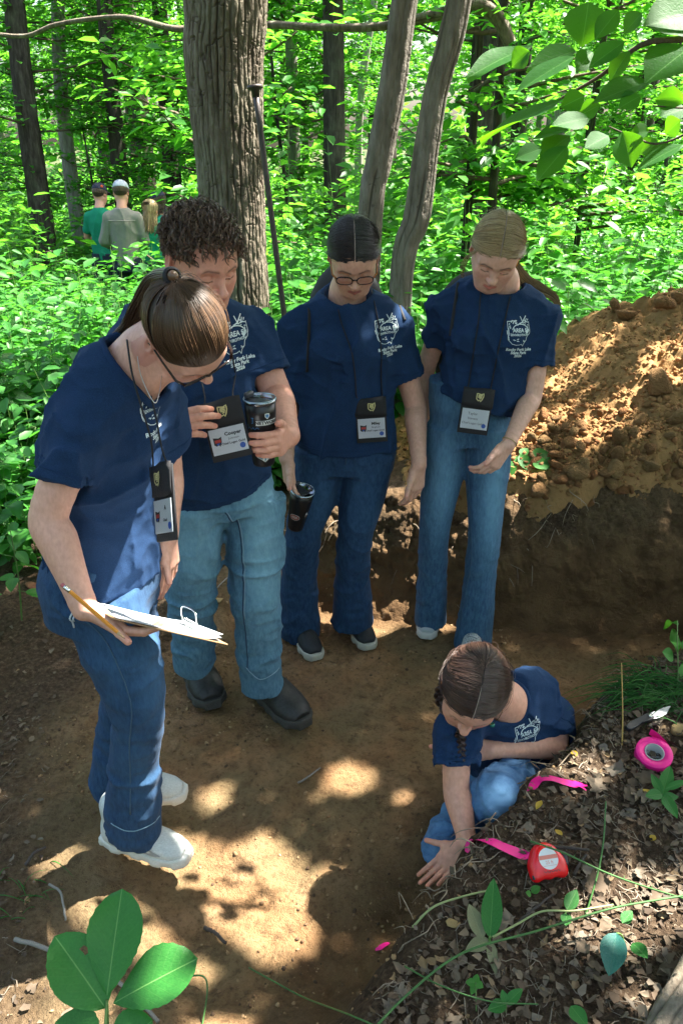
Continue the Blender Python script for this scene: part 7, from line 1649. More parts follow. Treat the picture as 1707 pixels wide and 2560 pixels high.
    a = np.linspace(0.4, 1.5, 14); T = [c + R @ A([(ro + 0.001 + 0.012 * k * k) * math.cos(x), (ro + 0.001 + 0.012 * k * k) * math.sin(x), h * 0.5 + 0.018 * k ** 1.5]) for k, x in zip(np.linspace(0, 1, 14), a)]
    v = np.concatenate([A(T) + ax * h * 0.48, A(T) - ax * h * 0.48]); MB().add(v, [(i, i + 1, 15 + i, 14 + i) for i in range(13)]).build('loose_end', M['pink'], t)
    # folding knife
    c = on_ground(1594, 1818, 0.022); c2 = on_ground(1660, 1797, 0.030); d = nrm(c2 - c); ex = d; ez = nrm(A([0.05, -0.35, 0.93])); ez = nrm(ez - ex * (ez @ ex)); ey = np.cross(ez, ex); t = thing('folding_knife', 'open folding knife with black handle lying by the grass tuft', 'knife', c)
    def plate(name, outline, z0, z1, mat, par):
        n = len(outline); v = np.concatenate([[c + ex * x + ey * y + ez * z0 for x, y in outline], [c + ex * x + ey * y + ez * z1 for x, y in outline]])
        return MB().add(v, [tuple(range(n - 1, -1, -1)), tuple(range(n, 2 * n))] + [(i, (i + 1) % n, n + (i + 1) % n, n + i) for i in range(n)]).build(name, mat, par, smooth=False)
    h = plate('handle', [(-0.052, -0.010), (-0.045, -0.016), (-0.02, -0.014), (0.0, -0.009), (0.03, -0.012), (0.045, -0.010), (0.048, 0.004), (0.03, 0.010), (0.0, 0.008), (-0.03, 0.006), (-0.052, 0.0)], -0.007, 0.007, M['knife_black'], t); bevel(h, 0.002)
    plate('blade', [(0.040, -0.010), (0.060, -0.013), (0.090, -0.010), (0.118, 0.006), (0.095, 0.010), (0.070, 0.008), (0.045, 0.009)], -0.0015, 0.0015, M['blade'], t)
    MB().lathe([(0.0055, 0.0), (0.0055, 0.0085), (0.003, 0.0095)], 14, np.stack([ex, ey, ez], 1), c + ex * 0.036 - ey * 0.001).build('pivot', M['chrome'], t)
def build_bar():
    a, b = P(638, 222, 4.25), P(712, 800, 4.15); b = a + (b - a) * 1.28; d = nrm(b - a); t = thing('tamping_bar', 'long dark steel tamping bar leaning beside the oak trunk, flat disc on top', 'digging bar', b)
    b2 = MB(); b2.tube(spline([a, lerp(a, b, 0.5), b], 12), [0.0145] * 9 + [0.016, 0.018, 0.018], 12); b2.build('shaft', M['bar_steel'], t)
    R = Rz(-d); MB().lathe([(0.016, -0.035), (0.020, -0.006), (0.036, 0.0), (0.038, 0.006), (0.036, 0.014), (0.02, 0.017)], 22, R, a).build('tamper_head', M['bar_steel'], t)
M['bar_steel'] = simple('bar_steel', (0.060, 0.050, 0.046), 0.5, 0.5, var=0.4, scale=30, bump=0.2)
def straps_for(S, side_pts): return [A(p) for p in side_pts]
def badge_lines(a, b, c, hand=False):
    if hand: return [(a, 0.0125, -0.10, 0.26, 0.0, 1.0), (b, 0.0115, -0.08, 0.02, 0.0, 1.0), (c, 0.0105, -0.06, -0.22, 0.0, 1.0)]
    return [(a, 0.0125, 0.16, 0.24, 0.0005, 1.1), (b, 0.0080, 0.16, 0.05, 0.0, 1.1), (c, 0.0080, 0.12, -0.12, 0.0002, 1.1)]
def press(sh, p, d, off=0.004):
    h = bvh_of(sh.data).ray_cast(Vector(p), Vector(nrm(d)), 1.0); return np.asarray(h[0]) - nrm(d) * off if h[0] is not None else p
def cord_on(sh, pix, Y0, off=0.005):
    bv = bvh_of(sh.data); cam = A([0, 0, CAM_Z]); out = []
    for (x, y) in dense(A(pix, float), 12):
        d = nrm(P(x, y, 2.0) - cam); h = bv.ray_cast(Vector(cam), Vector(d), 6.0)
        if h[0] is not None and abs(h[0][1] - Y0) < 0.35: out.append(np.asarray(h[0]) - d * off)
    out = A(out); k = out.copy()
    for _ in range(2): k[1:-1] = (k[:-2] + k[1:-1] + k[2:]) / 3
    return list(k)
def build_badges(Q):
    S, p, sh, je = Q['mid']; top = cord_on(sh, [(924, 994), (924, 996)], 2.62)[0] + A([0, -0.012, 0])
    lanyard_badge('black badge pouch hanging at the waist of the person with black hair and glasses', S, cord_on(sh, [(836, 718), (850, 800), (880, 880), (888, 940), (890, 990)], 2.62), cord_on(sh, [(928, 722), (945, 800), (954, 880), (952, 940), (955, 990)], 2.62), top, A([0.98, 0.0, 0.07]), A([-0.04, 0.12, 1.0]), badge_lines('Miley', 'Brigham', 'Chief Logan Gold'))
    S, p, sh, je = Q['blonde']; top = cord_on(sh, [(1196, 970), (1196, 972)], 2.62)[0] + A([0, -0.014, 0])
    lanyard_badge('black badge pouch with a handwritten card hanging on the blonde person', S, cord_on(sh, [(1202, 712), (1196, 800), (1180, 900), (1170, 965)], 2.62), cord_on(sh, [(1290, 690), (1275, 740), (1250, 850), (1226, 970)], 2.62), top, A([0.98, 0.03, -0.14]), A([0.10, 0.25, 1.0]), badge_lines('Taylor', 'Stevens', 'Chief Logan Gold', True), print_mark=False)
    S, p, sh, je = Q['boy']; top = P(548, 1003, 1.985)
    lanyard_badge('black badge pouch held up between the fingers of the curly-haired person', S, cord_on(sh, [(430, 760), (470, 850), (500, 930), (505, 985)], 2.1)[:-3] + [P(512, 985, 2.05)], cord_on(sh, [(560, 800), (580, 880), (590, 940), (585, 985)], 2.1)[:-3] + [P(582, 978, 2.05)], top, A([0.97, 0.10, 0.20]), A([-0.12, 0.30, 1.0]), badge_lines('Cooper', 'Johnson', 'Chief Logan Gold'))
    S, p, sh, je = Q['clip']; top = P(403, 1165, 1.50)
    lanyard_badge('black badge pouch swinging free in front of the person with the ponytail', S, [P(318, 850, 1.58), P(330, 930, 1.52), P(352, 1010, 1.49), P(378, 1100, 1.49)], [P(378, 990, 1.56), P(392, 1050, 1.53), P(405, 1120, 1.52)], top, A([0.42, -0.50, 0.30]), A([0.10, 0.25, 1.0]), badge_lines('A', '', 'Chief'), w=0.095)
def backpack(label, S, sh, strapR, strapL, c, ex, ey, ez):
    """dark backpack on the back; only its shoulder straps and one edge show from the front"""
    t = thing('backpack', label, 'backpack', c - A([0, 0, 0.2]), 'black backpacks worn on the back'); F = Field(c - 0.28, c + 0.28, 0.008); R = np.stack([nrm(ex), nrm(ey), nrm(ez)], 1)
    F.add(Ball(c, A([0.15, 0.10, 0.23]), R), 0); F.add(Ball(c - R[:, 2] * 0.08 + R[:, 1] * 0.04, A([0.12, 0.09, 0.12]), R), 0.05); obj('bag', mesh_from('bag', *F.mesh()), M['black_cloth'], t)
    for st, w in ((strapR, 1.0), (strapL, 1.0)):
        if st is None: continue
        C = spline(st, 30); MB().tube(C, 0.0055 * w, 8, flat=0.5).build('shoulder_strap', M['black_cloth'], t)
def build_packs(Q):
    S, p, sh, je = Q['mid']; bk = S['chest'] + A([0, 0.25, 0.0])
    backpack('drawstring black pack on the back of the person with black hair and glasses', S, sh, cord_on(sh, [(768, 728), (774, 770), (772, 850), (768, 930)], 2.7, 0.003), cord_on(sh, [(968, 700), (990, 740), (1012, 800)], 2.7, 0.003), bk, A([1, 0, 0]), A([0, 1, 0]), UPV)
    S, p, sh, je = Q['blonde']; bk = S['chest'] + A([-0.045, 0.235, -0.06])
    backpack('black backpack hanging behind the blonde person, strap over one shoulder', S, sh, cord_on(sh, [(1150, 668), (1143, 720), (1132, 790), (1125, 840)], 2.75, 0.003), None, bk, A([1, 0, 0]), A([0, 1, 0]), UPV)

# ================================================================ FAR GROUP (four people with their backs to the viewer)
M['cap_navy'] = simple('cap_navy', (0.012, 0.018, 0.045), 0.8, var=0.2, scale=60)
M['cap_pale'] = simple('cap_pale', (0.42, 0.46, 0.55), 0.8, var=0.2, scale=60)
M['cap_orange'] = simple('cap_orange', (0.55, 0.07, 0.02), 0.7)
def far_person(label, px, top_y, Y, f, shirt, hair, cap=None, H=1.66, stoop=0.0, hair_len=0.0, scale=1.0, sleeve_long=False, collar_on=False):
    c = P(px, top_y, Y) - A([0, 0, 0.12 * scale]); f = nrm(A([f[0], f[1], 0.0])); R = frame(nrm(f + A([0, 0, -0.35])), UPV); r = A([f[1], -f[0], 0])          # r = right hand side
    z0 = c[2] + 0.12 * scale - H; nb = c - UPV * 0.155 * scale - f * (0.05 + 0.06 * stoop); mid = nb - f * 0.10 * stoop; hips = A([nb[0], nb[1], z0 + 0.86 * scale]) - f * 0.22 * stoop
    t = thing('person', label, 'person', A([hips[0], hips[1], z0]), 'people working together far back among the trees')
    F = Field(*bbox_of([c, nb], 0.17), 0.007); head_prims(F, c, R, 0.97 * scale); F.add(Cone(c - UPV * 0.05, nb, 0.052, 0.058), 0.03); parts = [F.mesh()]; nh = len(parts[0][0]); G = Field(*bbox_of([nb, hips], 0.34), 0.010)
    arms = []
    for s in (-1, 1):
        sh = nb - UPV * 0.095 * scale + r * s * 0.150 * scale; el = sh - UPV * 0.235 * scale + r * s * 0.075 + f * 0.02; wr = el - UPV * 0.10 * scale + f * 0.20 - r * s * 0.06; arms.append((sh, el, wr)); limb(G, [sh, el, lerp(el, wr, 0.5), wr], A([0.045, 0.038, 0.034, 0.026]) * scale)
        hand_prims(G, wr, f - UPV * 0.4, UPV * 0.6 + r * s * 0.4, -s, 0.165 * scale, ((20, 30, 20),) * 4)
    parts.append(G.mesh()); v, fc = join_meshes('body', parts); me = mesh_from('body', v, fc); ft = np.zeros((len(v), 3)); ft[:nh] = head_feat(v[:nh], c, R, 0.97 * scale); vcol(me, 'feat', ft); obj('body', me, M['skin_b'], t)
    F = Field(*bbox_of([nb, hips] + [a[1] for a in arms] + ([a[2] for a in arms] if sleeve_long else []), 0.24), 0.009); X = r
    F.add(Loft([nb + UPV * 0.01, nb - UPV * 0.06, lerp(nb, hips, 0.30) , lerp(nb, hips, 0.65), hips - UPV * 0.06], A([0.070, 0.135, 0.160, 0.145, 0.155]) * scale, A([0.066, 0.090, 0.112, 0.108, 0.115]) * scale, X), 0)
    for sh, el, wr in arms:
        F.add(Cone(nb - UPV * 0.05, sh, 0.05 * scale, 0.055 * scale), 0.05); F.add(Cone(sh, lerp(sh, el, 0.65 if not sleeve_long else 1.0), 0.060 * scale, 0.066 * scale), 0.04)
        if sleeve_long: F.add(Cone(el, lerp(el, wr, 0.92), 0.058 * scale, 0.044 * scale), 0.02)
    fn = fold_noise(int(px), 8, (1, 1, 0.5)); F.warp(lambda p: -0.010 * fn(p)); so = obj('shirt', mesh_from('shirt', *F.mesh()), M[shirt], t)
    if collar_on:                                                        # yoke flap across the back
        b = MB(); bb = lerp(nb, hips, 0.22) - f * 0.128 * scale; b.tube(spline([bb + r * 0.15 + f * 0.045, bb + r * 0.06, bb, bb - r * 0.06, bb - r * 0.15 + f * 0.045], 18), 0.007, 6); b.build('yoke_seam', M[shirt], so)
    kx = [hips + r * s * 0.09 for s in (-1, 1)]; F = Field(*bbox_of([hips, A([hips[0], hips[1], z0])], 0.22), 0.012); F.add(Loft([hips + UPV * 0.02, hips - UPV * 0.14], [0.165, 0.165], [0.115, 0.12], X), 0)
    for q in kx: F.add(Loft([q - UPV * 0.08, q - UPV * 0.45, A([q[0], q[1], z0 + 0.06])], [0.09, 0.065, 0.06], [0.10, 0.07, 0.065], X), 0.03)
    obj('trousers', mesh_from('trousers', *F.mesh()), M['dark_trouser'], t)
    for q in kx:
        b = Field(*bbox_of([A([q[0], q[1], z0])], 0.22), 0.008); b.add(Cone(A([q[0], q[1], z0 + 0.045]) - f * 0.05, A([q[0], q[1], z0 + 0.035]) + f * 0.15, 0.045, 0.038), 0); obj('shoe', mesh_from('shoe', *b.mesh()), M['shoe_black'], t)
    S = dict(head=c, R=R, hs=0.97 * scale); rg = np.random.default_rng(int(px)); n = 260; u = np.linspace(0, 1, 9); paths = []
    for i in range(n):
        a = rg.uniform(0.7, 5.6) + 0.0; top_ = A([0, -0.01, 0.12]); q = A([0.08 * math.sin(a), 0.09 * math.cos(a), 0.0 if not hair_len else -0.02]); mid_ = on_cap(lerp(top_, q, 0.5)[None])[0]
        w = on_cap(spline([top_, mid_, q], 9), 0.004)
        if hair_len: w = np.concatenate([w[::2], w[-1:] + (A([0, -0.035, -1.0]) + rg.normal(0, 0.07, 3))[None] * hair_len * np.linspace(0.25, 1, 4)[:, None]])
        paths.append(w)
    add_hair(S, t, M[hair], A(paths), 0.0035 if not hair_len else 0.0045)
    if cap:
        F = Field(*bbox_of([c], 0.24), 0.006); W = lambda q: to_world(S, A(q)); F.add(Ball(W([0, -0.01, 0.045]), A([0.086, 0.106, 0.088]) * scale, R), 0); F.keep(Plane(W([0, 0, 0.040]), -R[:, 2]), 0.006); co = obj('cap', mesh_from('cap', *F.mesh()), M[cap], t)
        F = Field(*bbox_of([c], 0.26), 0.006); F.add(Ball(W([0, 0.10, 0.046]), A([0.075, 0.085, 0.012]) * scale, R), 0); obj('brim', mesh_from('brim', *F.mesh()), M['cap_navy' if cap != 'cap_navy' else cap], co)
        if cap == 'cap_navy':
            b = MB(); b.lathe([(0.016, 0), (0.016, 0.004)], 12, Rz(R @ A([0.75, -0.6, 0.25])), W([0.065, -0.075, 0.075])); b.build('cap_patch', M['cap_orange'], co)
    return t
def build_far_group():
    far_person('person in a green T-shirt and dark navy cap with an orange patch', 247, 459, 10.3, (0.25, 1.0), 'green_tee', 'hair_curl', 'cap_navy')
    far_person('person in a grey long-sleeved shirt and pale patterned cap', 300, 452, 9.6, (-0.05, 1.0), 'grey_shirt', 'hair_curl', 'cap_pale', H=1.72, sleeve_long=True, collar_on=True, scale=1.04)
    far_person('person in a green T-shirt with long light brown hair, no cap', 374, 498, 9.7, (0.15, 1.0), 'green_tee', 'hair_blonde', None, H=1.55, hair_len=0.24)
    far_person('person in a green T-shirt and dark cap leaning in, brown hair', 394, 478, 10.2, (-0.85, 0.55), 'green_tee', 'hair_brown', 'cap_navy', H=1.58, stoop=0.6, hair_len=0.12)

# ================================================================ NEAR PLANTS, LITTER, GAP_MATS
def mat_bigleaf(name, dark, light, trans, tw=0.35, vein=(0.10, 0.22, 0.06), rough=0.4):
    """leaf blade with midrib and side veins; attribute leafuv: r along, g across (0.5 = midrib)"""
    t = NT(name); s = t.n('SeparateColor', {0: t.attr('leafuv')}); u, v = s.outputs[0], s.outputs[1]
    ax = t.n('Math', {0: v, 1: 0.5}, operation='SUBTRACT'); ab = t.n('Math', {0: ax.outputs[0]}, operation='ABSOLUTE')
    mid = t.ramp(ab.outputs[0], [(0.005, (0.8, 0.8, 0.8)), (0.014, (0, 0, 0))])
    k = t.n('Math', {0: t.n('Math', {0: u, 1: t.n('Math', {0: ab.outputs[0], 1: 0.55}, operation='MULTIPLY').outputs[0]}, operation='SUBTRACT').outputs[0], 1: 60.0}, operation='MULTIPLY')
    sv = t.ramp(t.n('Math', {0: k.outputs[0]}, operation='SINE').outputs[0], [(0.92, (0, 0, 0)), (1.0, (0.16, 0.16, 0.16))])
    nz = t.noise(22, 4).outputs[0]; rnd = t.n('ObjectInfo').outputs['Random']
    b = t.ramp(nz, [(0.3, dark), (0.7, light)]); b2 = t.mix(t.n('Math', {0: rnd, 1: 0.4}, operation='MULTIPLY').outputs[0], b.outputs[0], tuple(x * 1.35 for x in light))
    c = t.mix(sv.outputs[0], b2, vein); c = t.mix(mid.outputs[0], c, tuple(min(1, x * 1.6) for x in vein))
    p = t.n('BsdfPrincipled', {'Base Color': c, 'Roughness': rough, 'Specular IOR Level': 0.28, 'Normal': t.bump(t.n('Math', {0: sv.outputs[0], 1: nz}, operation='ADD').outputs[0], 0.002, 0.5)}); q = t.n('BsdfTranslucent', {'Color': trans})
    return t.surf(t.n('MixShader', {0: tw, 1: p.outputs[0], 2: q.outputs[0]}))
M['bl_plain'] = mat_bigleaf('leaf_hickory', (0.018, 0.115, 0.020), (0.035, 0.17, 0.030), (0.05, 0.33, 0.03), 0.22)
M['bl_branch'] = mat_bigleaf('leaf_branch', (0.010, 0.075, 0.010), (0.026, 0.125, 0.018), (0.17, 0.52, 0.010), 0.40, rough=0.55)
M['bl_blue'] = mat_bigleaf('leaf_bluish', (0.012, 0.085, 0.075), (0.022, 0.13, 0.105), (0.03, 0.20, 0.06), 0.18, (0.03, 0.10, 0.07))
M['bl_wilt'] = mat_bigleaf('leaf_wilted', (0.13, 0.15, 0.075), (0.22, 0.22, 0.12), (0.12, 0.16, 0.05), 0.2, (0.22, 0.24, 0.12))
M['bl_herb'] = mat_bigleaf('leaf_broad_herb', (0.025, 0.13, 0.022), (0.070, 0.25, 0.045), (0.14, 0.50, 0.03), 0.4)
M['leaf_yellow'] = mat_bigleaf('leaf_yellowed', (0.42, 0.26, 0.03), (0.55, 0.38, 0.05), (0.45, 0.30, 0.02), 0.3, (0.40, 0.25, 0.05))
def blade(base, tip, normal, width, mat, parent, name='leaf', shape=0.55, fold=0.10, droop=0.06, curl=0.0, hole=None, nu=15, nv=9, wav=0.012, rnd=0.8):
    """a leaf blade from base to tip: outline widest at `shape`, folded along the midrib, drooping, wavy"""
    base, tip = A(base, float), A(tip, float); d = tip - base; L = np.linalg.norm(d); d = d / L; n = nrm(np.asarray(normal, float)); n = nrm(n - d * (n @ d)); s = np.cross(d, n)
    u = np.linspace(0, 1, nu); p = math.log(0.5) / math.log(shape); w = np.sin(math.pi * u ** p) ** rnd; w[0] = 0.02; w[-1] = 0.0
    rg = np.random.default_rng(abs(int(base[0] * 9973 + base[1] * 777 + width * 1e5)) % 100000); ph = rg.random() * 6; vv, uv = [], []
    for i, a in enumerate(u):
        for b in np.linspace(-1, 1, nv):
            x = w[i] * b * width / 2 * (1 + 0.03 * math.sin(a * 60 + b * 2)); z = fold * abs(b) * w[i] * width - droop * L * (a - 0.35 * math.sin(math.pi * a) * 0) ** 2 + curl * L * math.sin(2.2 * a) * b * 0.5 + wav * L * math.sin(7 * a + ph) * b * b
            vv.append(base + d * a * L + s * x + n * z); uv.append((a, 0.5 + 0.5 * b * min(1, w[i] + 0.05), 0))
    f = [(i * nv + j, i * nv + j + 1, (i + 1) * nv + j + 1, (i + 1) * nv + j) for i in range(nu - 1) for j in range(nv - 1) if not (hole and (i, j) in hole)]
    me = mesh_from(name, A(vv), f); vcol(me, 'leafuv', A(uv)); return obj(name, me, mat, parent)
def stem(pts, r, parent, mat, name='stem', n=14): return MB().tube(spline(pts, n), r if np.ndim(r) == 0 else np.interp(np.linspace(0, 1, n), np.linspace(0, 1, len(r)), r), 7).build(name, mat, parent)
CAMV = A([0, 0, CAM_Z])
def toward(p, up=0.6): return nrm(nrm(CAMV - p) * (1 - up) + UPV * up)
def build_fg_plant():
    hub = P(268, 2500, 0.95); g = A([hub[0] - 0.01, hub[1] - 0.10, 0]); g[2] = gz(g[0], g[1]); t = thing('hickory_seedling', 'seedling with large glossy oval leaves rising from the dark soil', 'plant', g)
    stem([g, lerp(g, hub, 0.5) + A([0.01, -0.02, 0.0]), hub], [0.0035, 0.0028], t, M['stem'])
    for (b, tip, w, sh, hl) in (((268, 2490, 0.955), (303, 2222, 1.09), 0.104, 0.60, None), ((264, 2520, 0.945), (140, 2338, 1.02), 0.108, 0.52, {(12, 7), (13, 7), (4, 8), (4, 9), (5, 9)}), ((284, 2508, 0.95), (487, 2392, 1.00), 0.108, 0.60, None),
                            ((258, 2640, 0.885), (140, 2552, 0.92), 0.090, 0.6, None), ((272, 2640, 0.885), (378, 2550, 0.925), 0.090, 0.6, None)):
        bb, tt = P(*b), P(*tip); blade(bb, tt, toward(lerp(bb, tt, 0.5), 0.55), w, M['bl_plain'], t, shape=sh, hole=hl, fold=0.10, droop=0.09, wav=0.03, curl=0.06, rnd=0.62, nu=21, nv=11)
    stem([hub, P(262, 2600, 0.90)], 0.0026, t, M['stem'], 'leaf_stalk')
BR_LEAVES = [((1470, 5), (1455, 116), 84), ((1331, 112), (1164, 180), 40), ((1323, 128), (1276, 166), 50), ((1438, 139), (1282, 224), 46), ((1405, 249), (1197, 342), 58), ((1438, 126), (1315, 170), 55), ((1560, 104), (1470, 164), 42), ((1626, 202), (1481, 246), 56),
             ((1745, 40), (1613, 55), 100), ((1725, 118), (1610, 200), 104), ((1421, 325), (1331, 339), 28), ((1416, 366), (1339, 450), 52), ((1353, 372), (1287, 394), 36), ((1424, 339), (1347, 391), 30), ((1473, 295), (1377, 312), 42), ((1555, 328), (1580, 419), 62),
             ((1707, 361), (1585, 419), 38), ((1520, 339), (1462, 367), 30), ((1643, 350), (1596, 384), 42), ((1715, 270), (1648, 290), 50), ((1572, 126), (1520, 203), 36), ((1621, 328), (1571, 337), 26), ((1637, 250), (1712, 246), 34), ((1604, 33), (1555, 82), 52), ((1545, 25), (1485, 96), 42),
             ((1700, 300), (1660, 335), 34), ((1500, 262), (1440, 290), 36), ((1460, 240), (1400, 268), 34), ((1600, 240), (1545, 268), 30), ((1480, 130), (1440, 175), 34)]
def build_branch():
    Y = 1.95; t = thing('leafy_branch', 'branch of large drooping leaves hanging in over the mound', 'branch', P(1900, 60, 2.0))
    tw = MB(); rgb = np.random.default_rng(4)
    for pts, r0, r1 in (([(1960, 60), (1707, 97), (1620, 106), (1560, 140), (1500, 190), (1420, 236), (1395, 250)], 0.008, 0.0025), ([(1900, 180), (1760, 300), (1707, 338), (1640, 360), (1580, 342), (1520, 316)], 0.004, 0.0015), ([(1900, 180), (1780, 262), (1707, 270), (1630, 264)], 0.0035, 0.0015), ([(1960, 60), (1800, -30), (1640, -20), (1545, 20)], 0.005, 0.002), ([(1960, 60), (1850, 110), (1900, 180)], 0.006, 0.004)):
        q = [P(x, y, Y + 0.02 * k) for k, (x, y) in enumerate(pts)]; MB().tube(spline(q, 24), np.linspace(r0, r1, 24), 7).build('twig', M['twig'], t)
    for k, (b, tip, w) in enumerate(BR_LEAVES):
        y0 = Y + rgb.uniform(-0.10, 0.12); y1 = y0 + rgb.uniform(-0.05, 0.03); bb, tt = P(*b, y0), P(*tip, y1); ww = w / 2000 * y0 * 1.2 
        foreshort = w / (np.hypot(b[0] - tip[0], b[1] - tip[1]) + 1); nrmv = toward(bb, 0.45 if foreshort > 0.38 else 0.72) + rgb.normal(0, 0.15, 3)
        blade(bb, tt, nrmv, max(ww, 0.05) * (1.0 if foreshort > 0.38 else 1.35), M['bl_branch'], t, shape=0.45, droop=0.08, curl=rgb.normal() * 0.08, rnd=1.0, wav=0.02)
def herb_proto(seed, n, h, L):
    rg = np.random.default_rng(seed); t = thing('broadleaf_herb', 'x', 'plant'); top = A([rg.normal() * 0.04, rg.normal() * 0.04, h]); stem([A([0, 0, -0.02]), top * 0.5 + A([0.01, 0, 0]), top], [0.004, 0.002], t, M['stem'])
    for k in range(n):
        u = 0.25 + 0.75 * (k + 1) / n; a = k * 2.399 + rg.normal() * 0.2; b = lerp(A([0, 0, 0]), top, u) + A([0, 0, 0.0]); d = A([math.cos(a), math.sin(a), rg.normal(0.0, 0.18)]); l = L * rg.uniform(0.75, 1.15); bb = b + d * l * 0.35
        stem([b, bb], 0.0016, t, M['stem'], 'leaf_stalk', 4); blade(bb, bb + d * l, UPV + rg.normal(0, 0.2, 3), l * rg.uniform(0.55, 0.72), M['bl_herb'], t, shape=0.42, droop=0.22, nu=9, nv=5)
    return t
def build_near_herbs():
    protos = [herb_proto(1, 8, 0.42, 0.10), herb_proto(2, 9, 0.55, 0.115), herb_proto(3, 7, 0.30, 0.125)]; rg = np.random.default_rng(17); used = set()
    spots = [(-1.30, 3.05), (-1.55, 2.75), (-1.42, 3.3), (-1.75, 3.05), (-1.15, 3.4), (-1.65, 3.4), (-1.9, 2.7), (-1.05, 3.6), (-1.95, 3.3), (-1.28, 2.72), (-1.45, 2.55), (-1.40, 3.7), (-1.7, 2.35), (-0.95, 3.85), (-1.6, 3.75), (-0.62, 3.75), (-0.40, 3.75), (-0.2, 3.62), (-1.32, 2.42), (-1.50, 2.15), (0.02, 3.72), (-0.75, 3.55)]
    for k, (x, y) in enumerate(spots):
        p = k % 3; o = protos[p] if p not in used else copy_tree(protos[p]); used.add(p); o.location = (x, y, gz(x, y)); o.rotation_euler = (0, 0, rg.random() * 6.28); s = rg.uniform(0.85, 1.25); o.scale = (s, s, s)
        tag(o, ('herb with many spoon-shaped leaves at the edge of the trampled soil', 'tall herb with broad pointed leaves at the edge of the trampled soil', 'low herb with wide drooping leaves at the edge of the trampled soil')[p], 'plant', ('many-leaved herbs at the clearing edge', 'tall herbs at the clearing edge', 'low herbs at the clearing edge')[p])
def on_mound(px, py):
    for Y in np.arange(2.93, 4.6, 0.01):
        q = P(px, py, Y)
        if q[2] < float(mound_h(A([q[0]]), A([q[1]]))[0]): return q
    return P(px, py, 3.1)
def build_bank_plants():
    def lp(label, leaves, stems, mat, name='ground_plant', cat='plant', smat=None):
        q = [on_ground(*s) for s in stems[0][0][:1]] if stems else [on_ground(*leaves[0][0])]; t = thing(name, label, cat, q[0])
        for pts, r in stems: stem([on_ground(x, y, l) for x, y, l in pts], r, t, smat or M['stem'])
        for (b, tip, w, l0, l1, m) in leaves:
            bb, tt = on_ground(*b, l0), on_ground(*tip, l1); blade(bb, tt, toward(bb, 0.6), w, M[m], t, shape=0.42, droop=0.05, nu=11, nv=7)
        return t
    lp('plant with a smooth blue-green heart-shaped leaf beside the mossy root', [((1530, 2380), (1510, 2490), 0.052, 0.05, 0.05, 'bl_blue'), ((1572, 2396), (1606, 2440), 0.030, 0.04, 0.05, 'bl_plain'), ((1545, 2350), (1570, 2318), 0.024, 0.04, 0.05, 'bl_plain')], [([(1560, 2370, 0.0), (1545, 2372, 0.03), (1530, 2380, 0.05)], 0.0018)], None)
    lp('plant with one mottled and one wilted grey-green leaf, lying on the litter', [((1222, 2365), (1226, 2262), 0.044, 0.015, 0.08, 'bl_plain'), ((1205, 2360), (1168, 2290), 0.034, 0.012, 0.04, 'bl_wilt'), ((1222, 2365), (1160, 2402), 0.030, 0.01, 0.02, 'bl_wilt'), ((1222, 2365), (1238, 2445), 0.022, 0.01, 0.01, 'bl_wilt')], [([(1222, 2372, 0.0), (1221, 2368, 0.01), (1222, 2364, 0.02)], 0.003)], None)
    lp('bunch of dark green leaves on the bank beyond the red tape measure', [((1650, 2010), (1665, 1958), 0.034, 0.03, 0.06, 'bl_plain'), ((1648, 2015), (1606, 2020), 0.030, 0.03, 0.03, 'bl_plain'), ((1650, 2015), (1688, 2062), 0.030, 0.03, 0.02, 'bl_plain'), ((1648, 2018), (1690, 2015), 0.024, 0.03, 0.03, 'bl_plain'), ((1648, 2010), (1618, 1975), 0.024, 0.03, 0.05, 'bl_plain'), ((1655, 2005), (1705, 1995), 0.020, 0.03, 0.05, 'bl_plain')], [([(1650, 2030, 0.0), (1650, 2020, 0.015), (1650, 2012, 0.03)], 0.0022)], None)
    lp('seedling with paired bright leaves in the litter, beneath the long green vine', [((1185, 2478), (1160, 2488), 0.016, 0.02, 0.025, 'bl_herb'), ((1186, 2478), (1205, 2490), 0.016, 0.02, 0.02, 'bl_herb'), ((1186, 2476), (1190, 2462), 0.014, 0.02, 0.03, 'bl_herb'), ((1186, 2480), (1175, 2505), 0.014, 0.02, 0.02, 'bl_herb')], [([(1190, 2530, 0.0), (1188, 2500, 0.015), (1186, 2478, 0.02)], 0.0014)], None)
    lp('sprig with broad glossy leaves low at the foot of the mossy root', [((1262, 2530), (1215, 2552), 0.026, 0.02, 0.02, 'bl_plain'), ((1262, 2528), (1300, 2508), 0.022, 0.02, 0.03, 'bl_plain'), ((1262, 2528), (1250, 2508), 0.016, 0.02, 0.03, 'bl_plain'), ((1420, 2545), (1460, 2600), 0.030, 0.03, 0.03, 'bl_plain')], [([(1262, 2550, 0.0), (1262, 2538, 0.01), (1262, 2528, 0.02)], 0.0016)], None)
    lp('small plant with two lobed leaves right under the red tape measure', [((1412, 2300), (1435, 2258), 0.030, 0.02, 0.04, 'bl_plain'), ((1412, 2305), (1408, 2345), 0.024, 0.02, 0.03, 'bl_plain'), ((1325, 2248), (1346, 2240), 0.018, 0.015, 0.02, 'bl_herb'), ((1325, 2250), (1310, 2256), 0.014, 0.015, 0.02, 'bl_herb')], [([(1400, 2312, 0.0), (1406, 2306, 0.012), (1412, 2300, 0.02)], 0.0016)], None)
